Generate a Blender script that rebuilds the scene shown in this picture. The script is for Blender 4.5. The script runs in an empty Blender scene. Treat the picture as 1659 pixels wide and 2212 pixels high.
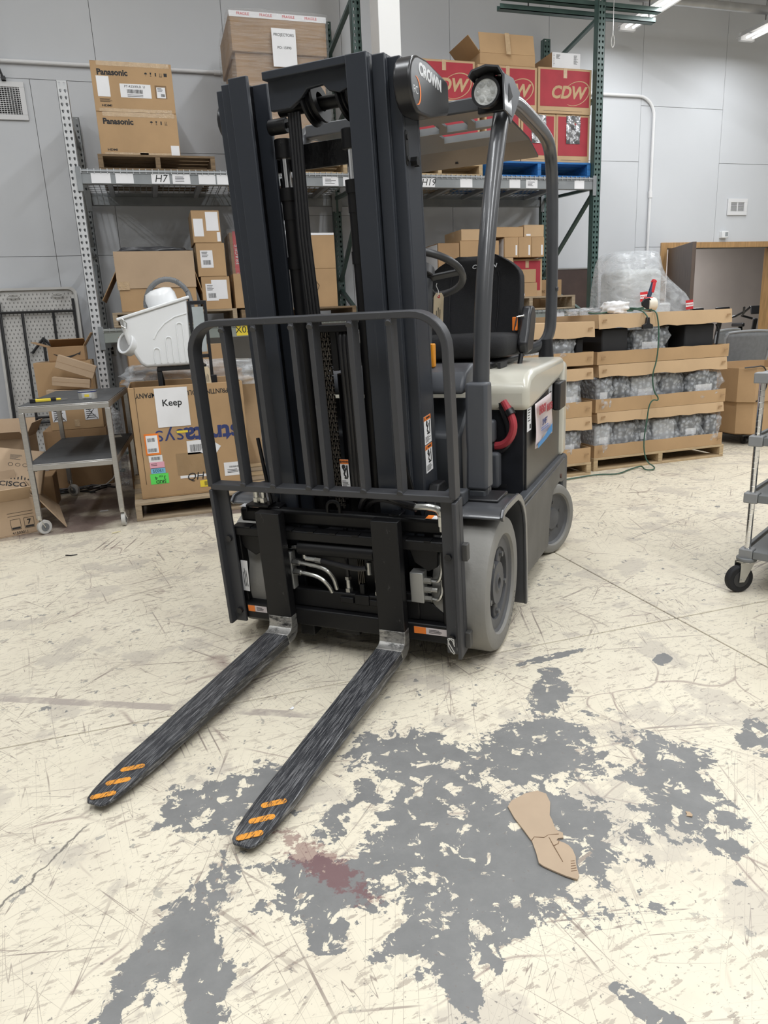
import bpy, math, random
from mathutils import Matrix, Vector, Euler
random.seed(7)
PI = math.pi
scene = bpy.context.scene
COL = scene.collection

# ------------------------------------------------------------------ camera
cam_data = bpy.data.cameras.new('camera')
cam = bpy.data.objects.new('camera', cam_data)
COL.objects.link(cam)
cam_data.sensor_fit = 'VERTICAL'
cam_data.sensor_height = 36.0
cam_data.lens = 36.0 * 1534.0 / 2212.0
cam_data.clip_start = 0.05
cam_data.clip_end = 100
cam.matrix_world = Matrix(((0.951563, 0.118694, -0.283619, 0), (-0.304252, 0.230752, -0.924221, 0),
                           (-0.044254, 0.965746, 0.255688, 1.22), (0, 0, 0, 1)))
scene.camera = cam

# ------------------------------------------------------------------ world, exposure
world = bpy.data.worlds.new('world')
scene.world = world
world.use_nodes = True
world.node_tree.nodes['Background'].inputs[0].default_value = (0.9, 0.92, 1.0, 1)
world.node_tree.nodes['Background'].inputs[1].default_value = 0.25
vs = scene.view_settings
vs.view_transform = 'Standard'
vs.look = 'None'
vs.gamma = 1.0
vs.use_curve_mapping = False
vs.exposure = 0.22

def area(name, loc, sx, sy, power, col=(0.945, 0.975, 1.0)):
    d = bpy.data.lights.new(name, 'AREA')
    d.shape = 'RECTANGLE'; d.size = sx; d.size_y = sy; d.energy = power; d.color = col
    o = bpy.data.objects.new(name, d)
    o.location = loc
    COL.objects.link(o)
    return o
# rows of fluorescent strips along the hall (the fixtures themselves are built below, one per light)
STRIPS = [(5.45, 6.45, 4.3, 33), (7.1, 6.45, 4.3, 33), (5.45, 3.4, 4.3, 54), (7.1, 3.4, 4.3, 42), (5.45, 0.3, 4.3, 40), (5.45, -3.0, 4.3, 30),
          (2.3, 5.3, 5.5, 34), (2.3, 2.0, 5.5, 80), (2.3, -1.3, 5.5, 100), (-0.6, 5.3, 5.5, 18), (-0.6, 2.0, 5.5, 70), (-0.6, -1.3, 5.5, 100),
          (-3.5, 5.3, 5.5, 34), (-3.5, 2.0, 5.5, 50)]
for X, y, zl, pw in STRIPS:
    area('strip_light', (X, y, zl - 0.07), 0.16, 2.4, pw * 1.0)

# ------------------------------------------------------------------ materials
def nd(nt, t, **kw):
    n = nt.nodes.new(t)
    for k, v in kw.items():
        setattr(n, k, v)
    return n
_mats = {}
def mat(name, col, rough=0.5, metal=0.0, var=0.12, scale=6.0, bump=0.0, bscale=80.0, col2=None, spec=0.5, stretch=(1, 1, 1), emit=0, trans=0, thr=None, coat=0):
    """plain procedural material: two tones mixed by noise, optional fine bump"""
    if name in _mats:
        return _mats[name]
    m = bpy.data.materials.new(name)
    m.use_nodes = True
    nt = m.node_tree
    b = nt.nodes['Principled BSDF']
    b.inputs['Roughness'].default_value = rough
    b.inputs['Metallic'].default_value = metal
    b.inputs['Specular IOR Level'].default_value = spec
    if coat:
        b.inputs['Coat Weight'].default_value = coat
        b.inputs['Coat Roughness'].default_value = 0.12
    tc = nd(nt, 'ShaderNodeTexCoord')
    mp = nd(nt, 'ShaderNodeMapping')
    mp.inputs['Scale'].default_value = stretch
    nt.links.new(tc.outputs['Object'], mp.inputs['Vector'])
    nz = nd(nt, 'ShaderNodeTexNoise')
    nz.inputs['Scale'].default_value = scale
    nz.inputs['Detail'].default_value = 6
    nt.links.new(mp.outputs[0], nz.inputs['Vector'])
    cr = nd(nt, 'ShaderNodeValToRGB')
    lo, hi = thr if thr else (0.3, 0.7)
    cr.color_ramp.elements[0].position = lo
    cr.color_ramp.elements[1].position = hi
    c2 = col2 if col2 else tuple(min(1, c * (1 + var)) for c in col)
    c1 = tuple(c * (1 - var) for c in col) if not col2 else col
    cr.color_ramp.elements[0].color = (*c1, 1)
    cr.color_ramp.elements[1].color = (*c2, 1)
    nt.links.new(nz.outputs['Fac'], cr.inputs[0])
    nt.links.new(cr.outputs[0], b.inputs['Base Color'])
    if emit:
        b.inputs['Emission Color'].default_value = (*col, 1)
        b.inputs['Emission Strength'].default_value = emit
    if trans:
        b.inputs['Alpha'].default_value = 1 - trans
    if bump:
        n2 = nd(nt, 'ShaderNodeTexNoise')
        n2.inputs['Scale'].default_value = bscale
        n2.inputs['Detail'].default_value = 3
        nt.links.new(mp.outputs[0], n2.inputs['Vector'])
        bp = nd(nt, 'ShaderNodeBump')
        bp.inputs['Strength'].default_value = bump
        bp.inputs['Distance'].default_value = 0.01
        nt.links.new(n2.outputs['Fac'], bp.inputs['Height'])
        nt.links.new(bp.outputs[0], b.inputs['Normal'])
    _mats[name] = m
    return m

def worn(name, col, wear, rough=0.45, metal=0.0, scale=(8, 8, 8), thr=(0.62, 0.66), nscale=1.0, amount=0.8, bump=0.1):
    """painted metal with fine scratches of a second colour"""
    if name in _mats:
        return _mats[name]
    m = bpy.data.materials.new(name)
    m.use_nodes = True
    nt = m.node_tree
    b = nt.nodes['Principled BSDF']
    b.inputs['Roughness'].default_value = rough
    b.inputs['Specular IOR Level'].default_value = 0.3
    tc = nd(nt, 'ShaderNodeTexCoord')
    fac = None
    for i, (rot, sc) in enumerate(((0.15, scale), (-0.5, tuple(s * 0.7 for s in scale)))):
        mp = nd(nt, 'ShaderNodeMapping')
        mp.inputs['Scale'].default_value = sc
        mp.inputs['Rotation'].default_value = (rot * 0.3, rot * 0.3, rot)
        nt.links.new(tc.outputs['Object'], mp.inputs['Vector'])
        nz = nd(nt, 'ShaderNodeTexNoise')
        nz.inputs['Scale'].default_value = nscale
        nz.inputs['Detail'].default_value = 8
        nz.inputs['Roughness'].default_value = 0.7
        nt.links.new(mp.outputs[0], nz.inputs['Vector'])
        cr = nd(nt, 'ShaderNodeValToRGB')
        cr.color_ramp.elements[0].position = thr[0]
        cr.color_ramp.elements[1].position = thr[1]
        nt.links.new(nz.outputs['Fac'], cr.inputs[0])
        if fac is None:
            fac = cr.outputs[0]
        else:
            mx = nd(nt, 'ShaderNodeMath', operation='MAXIMUM')
            nt.links.new(fac, mx.inputs[0]); nt.links.new(cr.outputs[0], mx.inputs[1])
            fac = mx.outputs[0]
    am = nd(nt, 'ShaderNodeMath', operation='MULTIPLY')
    am.inputs[1].default_value = amount
    nt.links.new(fac, am.inputs[0])
    mix = nd(nt, 'ShaderNodeMix', data_type='RGBA')
    mix.inputs[6].default_value = (*col, 1)
    mix.inputs[7].default_value = (*wear, 1)
    nt.links.new(am.outputs[0], mix.inputs[0])
    nt.links.new(mix.outputs[2], b.inputs['Base Color'])
    mm = nd(nt, 'ShaderNodeMath', operation='MULTIPLY')
    mm.inputs[1].default_value = metal
    nt.links.new(am.outputs[0], mm.inputs[0])
    nt.links.new(mm.outputs[0], b.inputs['Metallic'])
    _mats[name] = m
    return m

def film(name, tint, opacity, rough, bscale, bstr, kind='noise', stretch=(1, 1, 1)):
    """thin clear plastic: see-through mixed with glossy skin, bubbles or wrinkles as bump"""
    m = bpy.data.materials.new(name)
    m.use_nodes = True
    nt = m.node_tree
    b = nt.nodes['Principled BSDF']
    b.inputs['Base Color'].default_value = (*tint, 1)
    b.inputs['Roughness'].default_value = rough
    b.inputs['Specular IOR Level'].default_value = 0.8
    tr = nd(nt, 'ShaderNodeBsdfTransparent')
    ms = nd(nt, 'ShaderNodeMixShader')
    out = nt.nodes['Material Output']
    tc = nd(nt, 'ShaderNodeTexCoord')
    mp = nd(nt, 'ShaderNodeMapping')
    mp.inputs['Scale'].default_value = stretch
    nt.links.new(tc.outputs['Object'], mp.inputs['Vector'])
    if kind == 'noise':
        t = nd(nt, 'ShaderNodeTexNoise'); t.inputs['Scale'].default_value = bscale; t.inputs['Detail'].default_value = 5
        t.inputs['Distortion'].default_value = 1.5
        h = t.outputs['Fac']
    else:
        t = nd(nt, 'ShaderNodeTexVoronoi'); t.inputs['Scale'].default_value = bscale
        h = t.outputs['Distance']
    nt.links.new(mp.outputs[0], t.inputs['Vector'])
    bp = nd(nt, 'ShaderNodeBump'); bp.inputs['Strength'].default_value = bstr; bp.inputs['Distance'].default_value = 0.012
    nt.links.new(h, bp.inputs['Height'])
    nt.links.new(bp.outputs[0], b.inputs['Normal'])
    cr = nd(nt, 'ShaderNodeValToRGB')
    a0, a1 = opacity
    cr.color_ramp.elements[0].position = 0.25; cr.color_ramp.elements[1].position = 0.65
    cr.color_ramp.elements[0].color = (a0, a0, a0, 1); cr.color_ramp.elements[1].color = (a1, a1, a1, 1)
    nt.links.new(h, cr.inputs[0])
    nt.links.new(cr.outputs[0], ms.inputs[0])
    nt.links.new(tr.outputs[0], ms.inputs[1])
    nt.links.new(b.outputs[0], ms.inputs[2])
    nt.links.new(ms.outputs[0], out.inputs[0])
    return m

KRAFT = mat('cardboard', (0.44, 0.285, 0.15), 0.8, var=0.09, scale=3, bump=0.06, bscale=40)
KRAFT_D = mat('cardboard_dark', (0.33, 0.205, 0.105), 0.8, var=0.12, scale=4, bump=0.06, bscale=40)
KRAFT_L = mat('cardboard_light', (0.50, 0.345, 0.20), 0.8, var=0.08, scale=3, bump=0.08, bscale=30)
KRAFT_P = mat('cardboard_pale', (0.47, 0.34, 0.225), 0.8, var=0.08, scale=3, bump=0.06, bscale=30)
TAPE = mat('clear_tape', (0.50, 0.36, 0.22), 0.18, var=0.1, scale=30, bump=0.3, bscale=120)
PAPER = mat('white_paper', (0.80, 0.80, 0.82), 0.7, var=0.03)
INK = mat('black_ink', (0.02, 0.02, 0.022), 0.7, var=0.1)
CDW_RED = mat('printed_red', (0.37, 0.028, 0.043), 0.65, var=0.08, scale=8)
RED = mat('red_print', (0.6, 0.03, 0.04), 0.5)
NAVY = mat('navy_print', (0.03, 0.045, 0.16), 0.6)
ORANGE = mat('orange_print', (0.85, 0.22, 0.03), 0.5)
GREEN_L = mat('bright_green_label', (0.12, 0.75, 0.12), 0.6, var=0.03)
BLUE_L = mat('light_blue_label', (0.2, 0.52, 0.75), 0.6, var=0.03)
PINK_L = mat('pink_label', (0.8, 0.4, 0.5), 0.6, var=0.03)
YELLOW = mat('yellow_label', (0.80, 0.62, 0.05), 0.6, var=0.05)
RACK_W = mat('rack_white_paint', (0.55, 0.56, 0.57), 0.4, var=0.08, scale=12, spec=0.4)
RACK_G = mat('rack_green_paint', (0.06, 0.105, 0.095), 0.38, var=0.15, scale=10)
RACK_BEAM = mat('rack_beam_grey', (0.23, 0.245, 0.255), 0.45, var=0.12, scale=7)
RACK_BEAM2 = mat('rack_beam_greygreen', (0.24, 0.27, 0.25), 0.45, var=0.15, scale=7, col2=(0.30, 0.31, 0.28))
GALV = mat('galvanised_wire', (0.42, 0.43, 0.44), 0.4, metal=0.6, var=0.1)
WOOD = mat('pallet_wood', (0.46, 0.34, 0.20), 0.8, var=0.25, scale=5, stretch=(2, 20, 20), bump=0.2, bscale=12)
WOOD_D = mat('pallet_wood_dark', (0.19, 0.13, 0.075), 0.85, var=0.3, scale=5, stretch=(2, 20, 20), bump=0.2, bscale=12)
WOOD_G = mat('pallet_wood_grey', (0.36, 0.28, 0.19), 0.85, var=0.25, scale=4, stretch=(2, 18, 18), bump=0.2, bscale=12)
BLUE_W = mat('pallet_blue_paint', (0.02, 0.15, 0.42), 0.7, var=0.3, scale=4, stretch=(2, 16, 16))
STEEL = mat('brushed_steel', (0.42, 0.41, 0.40), 0.32, metal=0.75, var=0.08, scale=20, stretch=(1, 6, 6))
MAT_RUB = mat('rubber_mat', (0.075, 0.077, 0.08), 0.7, var=0.15, scale=12, bump=0.2, bscale=200)
BLACK = mat('black_plastic', (0.012, 0.012, 0.014), 0.4, var=0.2)
BLACKM = mat('black_matt', (0.012, 0.012, 0.014), 0.75, var=0.2)
WHITE_P = mat('white_plastic', (0.78, 0.79, 0.80), 0.3, var=0.02, scale=3)
GREYW = mat('grey_white_plastic', (0.50, 0.49, 0.47), 0.55, var=0.08, scale=8)
CHROME = mat('chrome', (0.75, 0.75, 0.76), 0.12, metal=1.0, var=0.03)
ZINC = mat('zinc_plated', (0.55, 0.55, 0.53), 0.25, metal=0.95, var=0.08, scale=40)
HOSE_G = mat('grey_hose', (0.15, 0.155, 0.16), 0.5)
GREEN_C = mat('green_cord', (0.03, 0.09, 0.06), 0.5)
WHITE_PT = mat('white_paint', (0.72, 0.72, 0.73), 0.5, var=0.03, scale=2)
CONDUIT = mat('painted_conduit', (0.78, 0.78, 0.79), 0.5, var=0.04)
OAK = mat('oak_trim', (0.42, 0.25, 0.11), 0.45, var=0.2, scale=6, stretch=(8, 8, 1))
DOORW = mat('brown_door_veneer', (0.105, 0.075, 0.06), 0.4, var=0.2, scale=4, stretch=(10, 10, 1))
BUBBLE = film('bubble_wrap', (0.74, 0.77, 0.81), (0.46, 0.17), 0.09, 33, 0.75, 'voronoi')
STRETCH = film('stretch_film', (0.75, 0.75, 0.76), (0.04, 0.22), 0.1, 7, 0.5, 'noise', (0.6, 0.6, 9))
CLEAR = film('clear_wrap', (0.72, 0.75, 0.78), (0.14, 0.50), 0.09, 5, 0.9, 'noise', (1, 1, 2.2))

# ------------------------------------------------------------------ geometry helpers
def frame(o, ex, ey):
    ex = Vector(ex).normalized(); ez = ex.cross(Vector(ey)).normalized(); ey = ez.cross(ex)
    M = Matrix((ex, ey, ez)).transposed().to_4x4()
    M.translation = Vector(o)
    return M

class MB:
    def __init__(self, M=None):
        self.v = []; self.f = []; self.M = M
    def add(self, vs, fs, M=None):
        n = len(self.v)
        for p in vs:
            p = Vector(p)
            if M is not None: p = M @ p
            if self.M is not None: p = self.M @ p
            self.v.append(p)
        self.f += [[i + n for i in f] for f in fs]
        return self
    def box(self, x0, x1, y0, y1, z0, z1, M=None):
        vs = [(x, y, z) for z in (z0, z1) for y in (y0, y1) for x in (x0, x1)]
        return self.add(vs, [[0, 2, 3, 1], [4, 5, 7, 6], [0, 1, 5, 4], [2, 6, 7, 3], [0, 4, 6, 2], [1, 3, 7, 5]], M)
    def cbox(self, c, s, M=None):
        return self.box(c[0] - s[0] / 2, c[0] + s[0] / 2, c[1] - s[1] / 2, c[1] + s[1] / 2, c[2] - s[2] / 2, c[2] + s[2] / 2, M)
    def bar(self, p0, p1, w, h, up=(0, 0, 1)):
        p0 = Vector(p0); p1 = Vector(p1); d = p1 - p0; L = d.length; d.normalize()
        upv = Vector(up)
        if abs(d.dot(upv)) > 0.98: upv = Vector((0, 1, 0)) if abs(d.y) < 0.9 else Vector((1, 0, 0))
        s = d.cross(upv).normalized(); t = s.cross(d)
        M = Matrix((d, s, t)).transposed().to_4x4(); M.translation = p0
        return self.box(0, L, -w / 2, w / 2, -h / 2, h / 2, M)
    def cyl(self, p0, p1, r, r1=None, n=16, caps=True):
        return self.tube([p0, p1], r, n, caps, r1=r1)
    def tube(self, pts, r, n=10, caps=True, r1=None, closed=False):
        pts = [Vector(p) for p in pts]; N = len(pts)
        vs = []; nrm = None
        for i, p in enumerate(pts):
            if closed: d = pts[(i + 1) % N] - pts[i - 1]
            elif i == 0: d = pts[1] - p
            elif i == N - 1: d = p - pts[-2]
            else: d = (pts[i + 1] - p).normalized() + (p - pts[i - 1]).normalized()
            if d.length < 1e-9: d = Vector((0, 0, 1))
            d.normalize()
            if nrm is None:
                a = Vector((0, 0, 1)) if abs(d.z) < 0.9 else Vector((1, 0, 0))
                nrm = d.cross(a).normalized()
            else:
                nrm = nrm - d * nrm.dot(d)
                if nrm.length < 1e-6:
                    nrm = d.orthogonal()
                nrm.normalize()
            b = d.cross(nrm)
            rr = r if r1 is None else r + (r1 - r) * i / (N - 1)
            if isinstance(r, (list, tuple)): rr = r[i]
            for k in range(n):
                a = 2 * PI * k / n
                vs.append(p + (nrm * math.cos(a) + b * math.sin(a)) * rr)
        fs = []
        for i in range(N if closed else N - 1):
            for k in range(n):
                j = (i + 1) % N
                fs.append([i * n + k, i * n + (k + 1) % n, j * n + (k + 1) % n, j * n + k])
        if caps and not closed:
            fs.append(list(range(n))[::-1]); fs.append([(N - 1) * n + k for k in range(n)])
        return self.add(vs, fs)
    def sweep(self, pts, prof, up=(0, 1, 0), closed=False):
        """flat profile (list of (u,v)) swept along pts; u along side, v along 'up'"""
        pts = [Vector(p) for p in pts]; N = len(pts); upv = Vector(up); vs = []
        n = len(prof)
        for i, p in enumerate(pts):
            if i == 0: d = pts[1] - p
            elif i == N - 1: d = p - pts[-2]
            else: d = (pts[i + 1] - p).normalized() + (p - pts[i - 1]).normalized()
            d.normalize(); s = d.cross(upv).normalized(); t = upv
            c = 1.0
            if 0 < i < N - 1:
                c = 1 / max(0.5, d.dot((pts[i + 1] - p).normalized()))
            for u, w in prof: vs.append(p + s * u * c + t * w)
        fs = []
        for i in range(N - 1):
            for k in range(n):
                fs.append([i * n + k, i * n + (k + 1) % n, (i + 1) * n + (k + 1) % n, (i + 1) * n + k])
        fs.append(list(range(n))[::-1]); fs.append([(N - 1) * n + k for k in range(n)])
        return self.add(vs, fs)
    def prism(self, poly, h0, h1, M=None):
        n = len(poly)
        vs = [(x, y, h0) for x, y in poly] + [(x, y, h1) for x, y in poly]
        fs = [list(range(n))[::-1], list(range(n, 2 * n))] + [[i, (i + 1) % n, n + (i + 1) % n, n + i] for i in range(n)]
        return self.add(vs, fs, M)
    def lathe(self, prof, n=32, M=None, a0=0, a1=2 * PI, closed_prof=False):
        full = abs(a1 - a0 - 2 * PI) < 1e-6
        K = n if full else n + 1
        m = len(prof); vs = []
        for k in range(K):
            a = a0 + (a1 - a0) * k / n
            for r, z in prof: vs.append((r * math.cos(a), r * math.sin(a), z))
        fs = []
        for k in range(n):
            k2 = (k + 1) % K
            for i in range(m if closed_prof else m - 1):
                j = (i + 1) % m
                fs.append([k * m + i, k2 * m + i, k2 * m + j, k * m + j])
        return self.add(vs, fs, M)
    def grid(self, fn, nu, nv, M=None):
        vs = [fn(i / nu, j / nv) for j in range(nv + 1) for i in range(nu + 1)]
        fs = [[j * (nu + 1) + i, j * (nu + 1) + i + 1, (j + 1) * (nu + 1) + i + 1, (j + 1) * (nu + 1) + i] for j in range(nv) for i in range(nu)]
        return self.add(vs, fs, M)
    def mesh(self, name):
        me = bpy.data.meshes.new(name)
        me.from_pydata([tuple(p) for p in self.v], [], self.f)
        me.validate(); me.update()
        return me
    def build(self, name, m, parent=None, bevel=0.0, smooth=35, seg=2, solid=0, subd=0, fix=True, weld=False):
        me = self.mesh(name)
        if fix:
            import bmesh
            bm = bmesh.new(); bm.from_mesh(me)
            if weld: bmesh.ops.remove_doubles(bm, verts=bm.verts, dist=1e-5)
            bmesh.ops.recalc_face_normals(bm, faces=bm.faces)
            bm.to_mesh(me); bm.free()
        if smooth:
            me.polygons.foreach_set('use_smooth', [True] * len(me.polygons))
            me.set_sharp_from_angle(angle=math.radians(smooth))
        me.materials.append(m)
        o = bpy.data.objects.new(name, me)
        COL.objects.link(o)
        if parent is not None: o.parent = parent
        if solid:
            md = o.modifiers.new('solid', 'SOLIDIFY'); md.thickness = solid; md.offset = 0
        if bevel:
            md = o.modifiers.new('bevel', 'BEVEL'); md.width = bevel; md.segments = seg; md.limit_method = 'ANGLE'
            md.angle_limit = math.radians(40)
        if subd:
            md = o.modifiers.new('sub', 'SUBSURF'); md.levels = subd; md.render_levels = subd
        return o

def empty(name, loc=(0, 0, 0), rz=0.0):
    o = bpy.data.objects.new(name, None)
    o.empty_display_size = 0.1
    o.location = loc; o.rotation_euler = (0, 0, rz)
    COL.objects.link(o)
    return o
def tag(o, label, cat, group=None):
    o['label'] = label; o['category'] = cat
    if group: o['group'] = group
    return o
def struct(o):
    o['kind'] = 'structure'
    return o
def stuff(o):
    o['kind'] = 'stuff'
    return o
def place(o, loc, rz=0.0, rx=0.0, ry=0.0):
    o.location = loc; o.rotation_euler = (rx, ry, rz)
    return o
_txt = {}
def txt(body, size, M, m, parent=None, name='lettering', align='CENTER', bold=0.0, shear=0.0, sx=1.0, space=1.0, depth=0.0004):
    cu = bpy.data.curves.new('t', 'FONT')
    cu.body = body; cu.size = size; cu.align_x = align; cu.align_y = 'CENTER'
    cu.offset = bold * size; cu.shear = shear; cu.extrude = depth; cu.space_character = space; cu.resolution_u = 3
    ob = bpy.data.objects.new('t', cu)
    COL.objects.link(ob)
    dg = bpy.context.evaluated_depsgraph_get()
    me = bpy.data.meshes.new_from_object(ob.evaluated_get(dg))
    bpy.data.objects.remove(ob); bpy.data.curves.remove(cu)
    S = Matrix.Diagonal((sx, 1, 1, 1))
    me.transform(M @ S)
    me.name = name
    me.materials.clear(); me.materials.append(m)
    o = bpy.data.objects.new(name, me)
    COL.objects.link(o)
    if parent is not None: o.parent = parent
    return o
def front(x, y, z):            # a frame on a face that looks towards -Y
    return frame((x, y, z), (1, 0, 0), (0, 0, 1))

def bars_print(parent, M, w, h, n=10, m=INK, name='print', seed=0):
    """little block of printed lines / bars in the plane of M"""
    rnd = random.Random(seed + n)
    b = MB(M)
    x = -w / 2
    while x < w / 2 - 0.002:
        bw = w / n * rnd.uniform(0.15, 0.6)
        b.box(x, min(x + bw, w / 2), -h / 2, h / 2, 0, 0.0004)
        x += bw + w / n * rnd.uniform(0.2, 0.6)
    return b.build(name, m, parent, smooth=0)
def lines_print(parent, M, w, h, n=4, m=INK, name='print', seed=0, fill=0.35):
    rnd = random.Random(seed * 3 + n)
    b = MB(M)
    for i in range(n):
        y = h / 2 - h * (i + 0.5) / n
        b.box(-w / 2, -w / 2 + w * rnd.uniform(0.5, 1), y - h / n * fill / 2, y + h / n * fill / 2, 0, 0.0004)
    return b.build(name, m, parent, smooth=0)
def sheet(parent, M, w, h, m=PAPER, name='paper_label', th=0.0006):
    return MB(M).box(-w / 2, w / 2, -h / 2, h / 2, 0, th).build(name, m, parent, smooth=0)

def carton(name, label, cat, x0, x1, y0, y1, z0, z1, rz=0.0, m=None, group=None, tape=True, bevel=0.006):
    """closed carton: four walls, two top flaps meeting over a seam, tape"""
    w, d, h = x1 - x0, y1 - y0, z1 - z0
    b = MB()
    b.box(-w / 2, w / 2, -d / 2, d / 2, 0, h - 0.004)
    b.box(-w / 2 + 0.001, w / 2 - 0.001, -d / 2 + 0.001, -0.0015, h - 0.004, h)
    b.box(-w / 2 + 0.001, w / 2 - 0.001, 0.0015, d / 2 - 0.001, h - 0.004, h)
    o = b.build(name, m or KRAFT, None, bevel=bevel)
    place(o, ((x0 + x1) / 2, (y0 + y1) / 2, z0), rz)
    tag(o, label, cat, group)
    if tape:
        MB().box(-w / 2 - 0.0006, w / 2 + 0.0006, -0.025, 0.025, h, h + 0.0006).box(w / 2, w / 2 + 0.0006, -0.025, 0.025, h - 0.06, h).box(-w / 2 - 0.0006, -w / 2, -0.025, 0.025, h - 0.06, h).build('tape', TAPE, o, smooth=0)
    return o
def open_carton(name, label, cat, x0, x1, y0, y1, z0, z1, rz=0.0, m=None, flaps=(), group=None, fl=None, inner=None):
    """open box: thin walls and hinged flaps. flaps: dict side -> angle (0 = straight up, + = folded outwards)"""
    w, d, h = x1 - x0, y1 - y0, z1 - z0
    t = 0.006
    b = MB()
    b.box(-w / 2, w / 2, -d / 2, d / 2, 0, t)
    b.box(-w / 2, w / 2, -d / 2, -d / 2 + t, t, h); b.box(-w / 2, w / 2, d / 2 - t, d / 2, t, h)
    b.box(-w / 2, -w / 2 + t, -d / 2 + t, d / 2 - t, t, h); b.box(w / 2 - t, w / 2, -d / 2 + t, d / 2 - t, t, h)
    o = b.build(name, m or KRAFT, None, bevel=0.003)
    place(o, ((x0 + x1) / 2, (y0 + y1) / 2, z0), rz)
    tag(o, label, cat, group)
    fl = fl or d / 2
    for s, a in dict(flaps).items():
        a = math.radians(a)
        if s in ('front', 'back'):
            sg = -1 if s == 'front' else 1
            M = frame((0, sg * (d / 2 - t / 2), h), (1, 0, 0), (0, sg * math.sin(a), math.cos(a)))
            MB(M).box(-w / 2 + 0.002, w / 2 - 0.002, 0, fl, -t / 2, t / 2).build('flap', m or KRAFT, o, bevel=0.002)
        else:
            sg = -1 if s == 'left' else 1
            M = frame((sg * (w / 2 - t / 2), 0, h), (0, 1, 0), (sg * math.sin(a), 0, math.cos(a)))
            MB(M).box(-d / 2 + 0.002, d / 2 - 0.002, 0, fl, -t / 2, t / 2).build('flap', m or KRAFT, o, bevel=0.002)
    return o

def pallet(label, x0, x1, y0, y1, z0, h, m, rz=0.0, nb=7, group=None, mats=None, loose=False):
    """wooden pallet, stringers along Y: top boards, three stringers, bottom boards"""
    w, d = x1 - x0, y1 - y0
    root = empty('pallet', ((x0 + x1) / 2, (y0 + y1) / 2, z0), rz)
    tag(root, label, 'pallet', group)
    bt = 0.018
    bw = d / (nb + (nb - 1) * 0.35)
    rnd = random.Random(int(x0 * 100))
    me = None
    for i in range(nb):
        y = -d / 2 + i * bw * 1.35
        MB().box(-w / 2, w / 2, y, y + bw, h - bt, h).build('board', (mats or [m])[i % len(mats or [m])], root, bevel=0.002)
    for x in (-w / 2 + 0.02, 0, w / 2 - 0.02):
        b = MB()
        b.box(x - 0.02, x + 0.02, -d / 2, d / 2, bt, h - bt)
        b.build('stringer', m, root, bevel=0.002)
    for y in (-d / 2, -bw * 0.5, d / 2 - bw):
        MB().box(-w / 2, w / 2, y, y + bw, 0, bt).build('bottom_board', m, root, bevel=0.002)
    return root

def lumpy(w, d, h, amp, seed, n=10, rnd_=0.25):
    """rounded irregular block (wrapped goods), base at z=0"""
    from mathutils import noise
    b = MB()
    def fn(face):
        def f(u, v):
            a, c = u * 2 - 1, v * 2 - 1
            p = {0: (a, c, 1), 1: (-a, c, -1), 2: (a, -1, c), 3: (-a, 1, c), 4: (1, a, c), 5: (-1, -a, c)}[face]
            p = Vector(p)
            q = p.normalized() * 1.25
            p = p.lerp(q, rnd_)
            k = noise.noise(p * 2.3 + Vector((seed * 3.1, seed, 0))) * amp * 2 + noise.noise(p * 6 + Vector((seed, 0, seed))) * amp
            p = p * (1 + k)
            return (p.x * w / 2, p.y * d / 2, max(0, (p.z + 1) * h / 2))
        return f
    for face in range(6):
        b.grid(fn(face), n, n)
    return b
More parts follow.
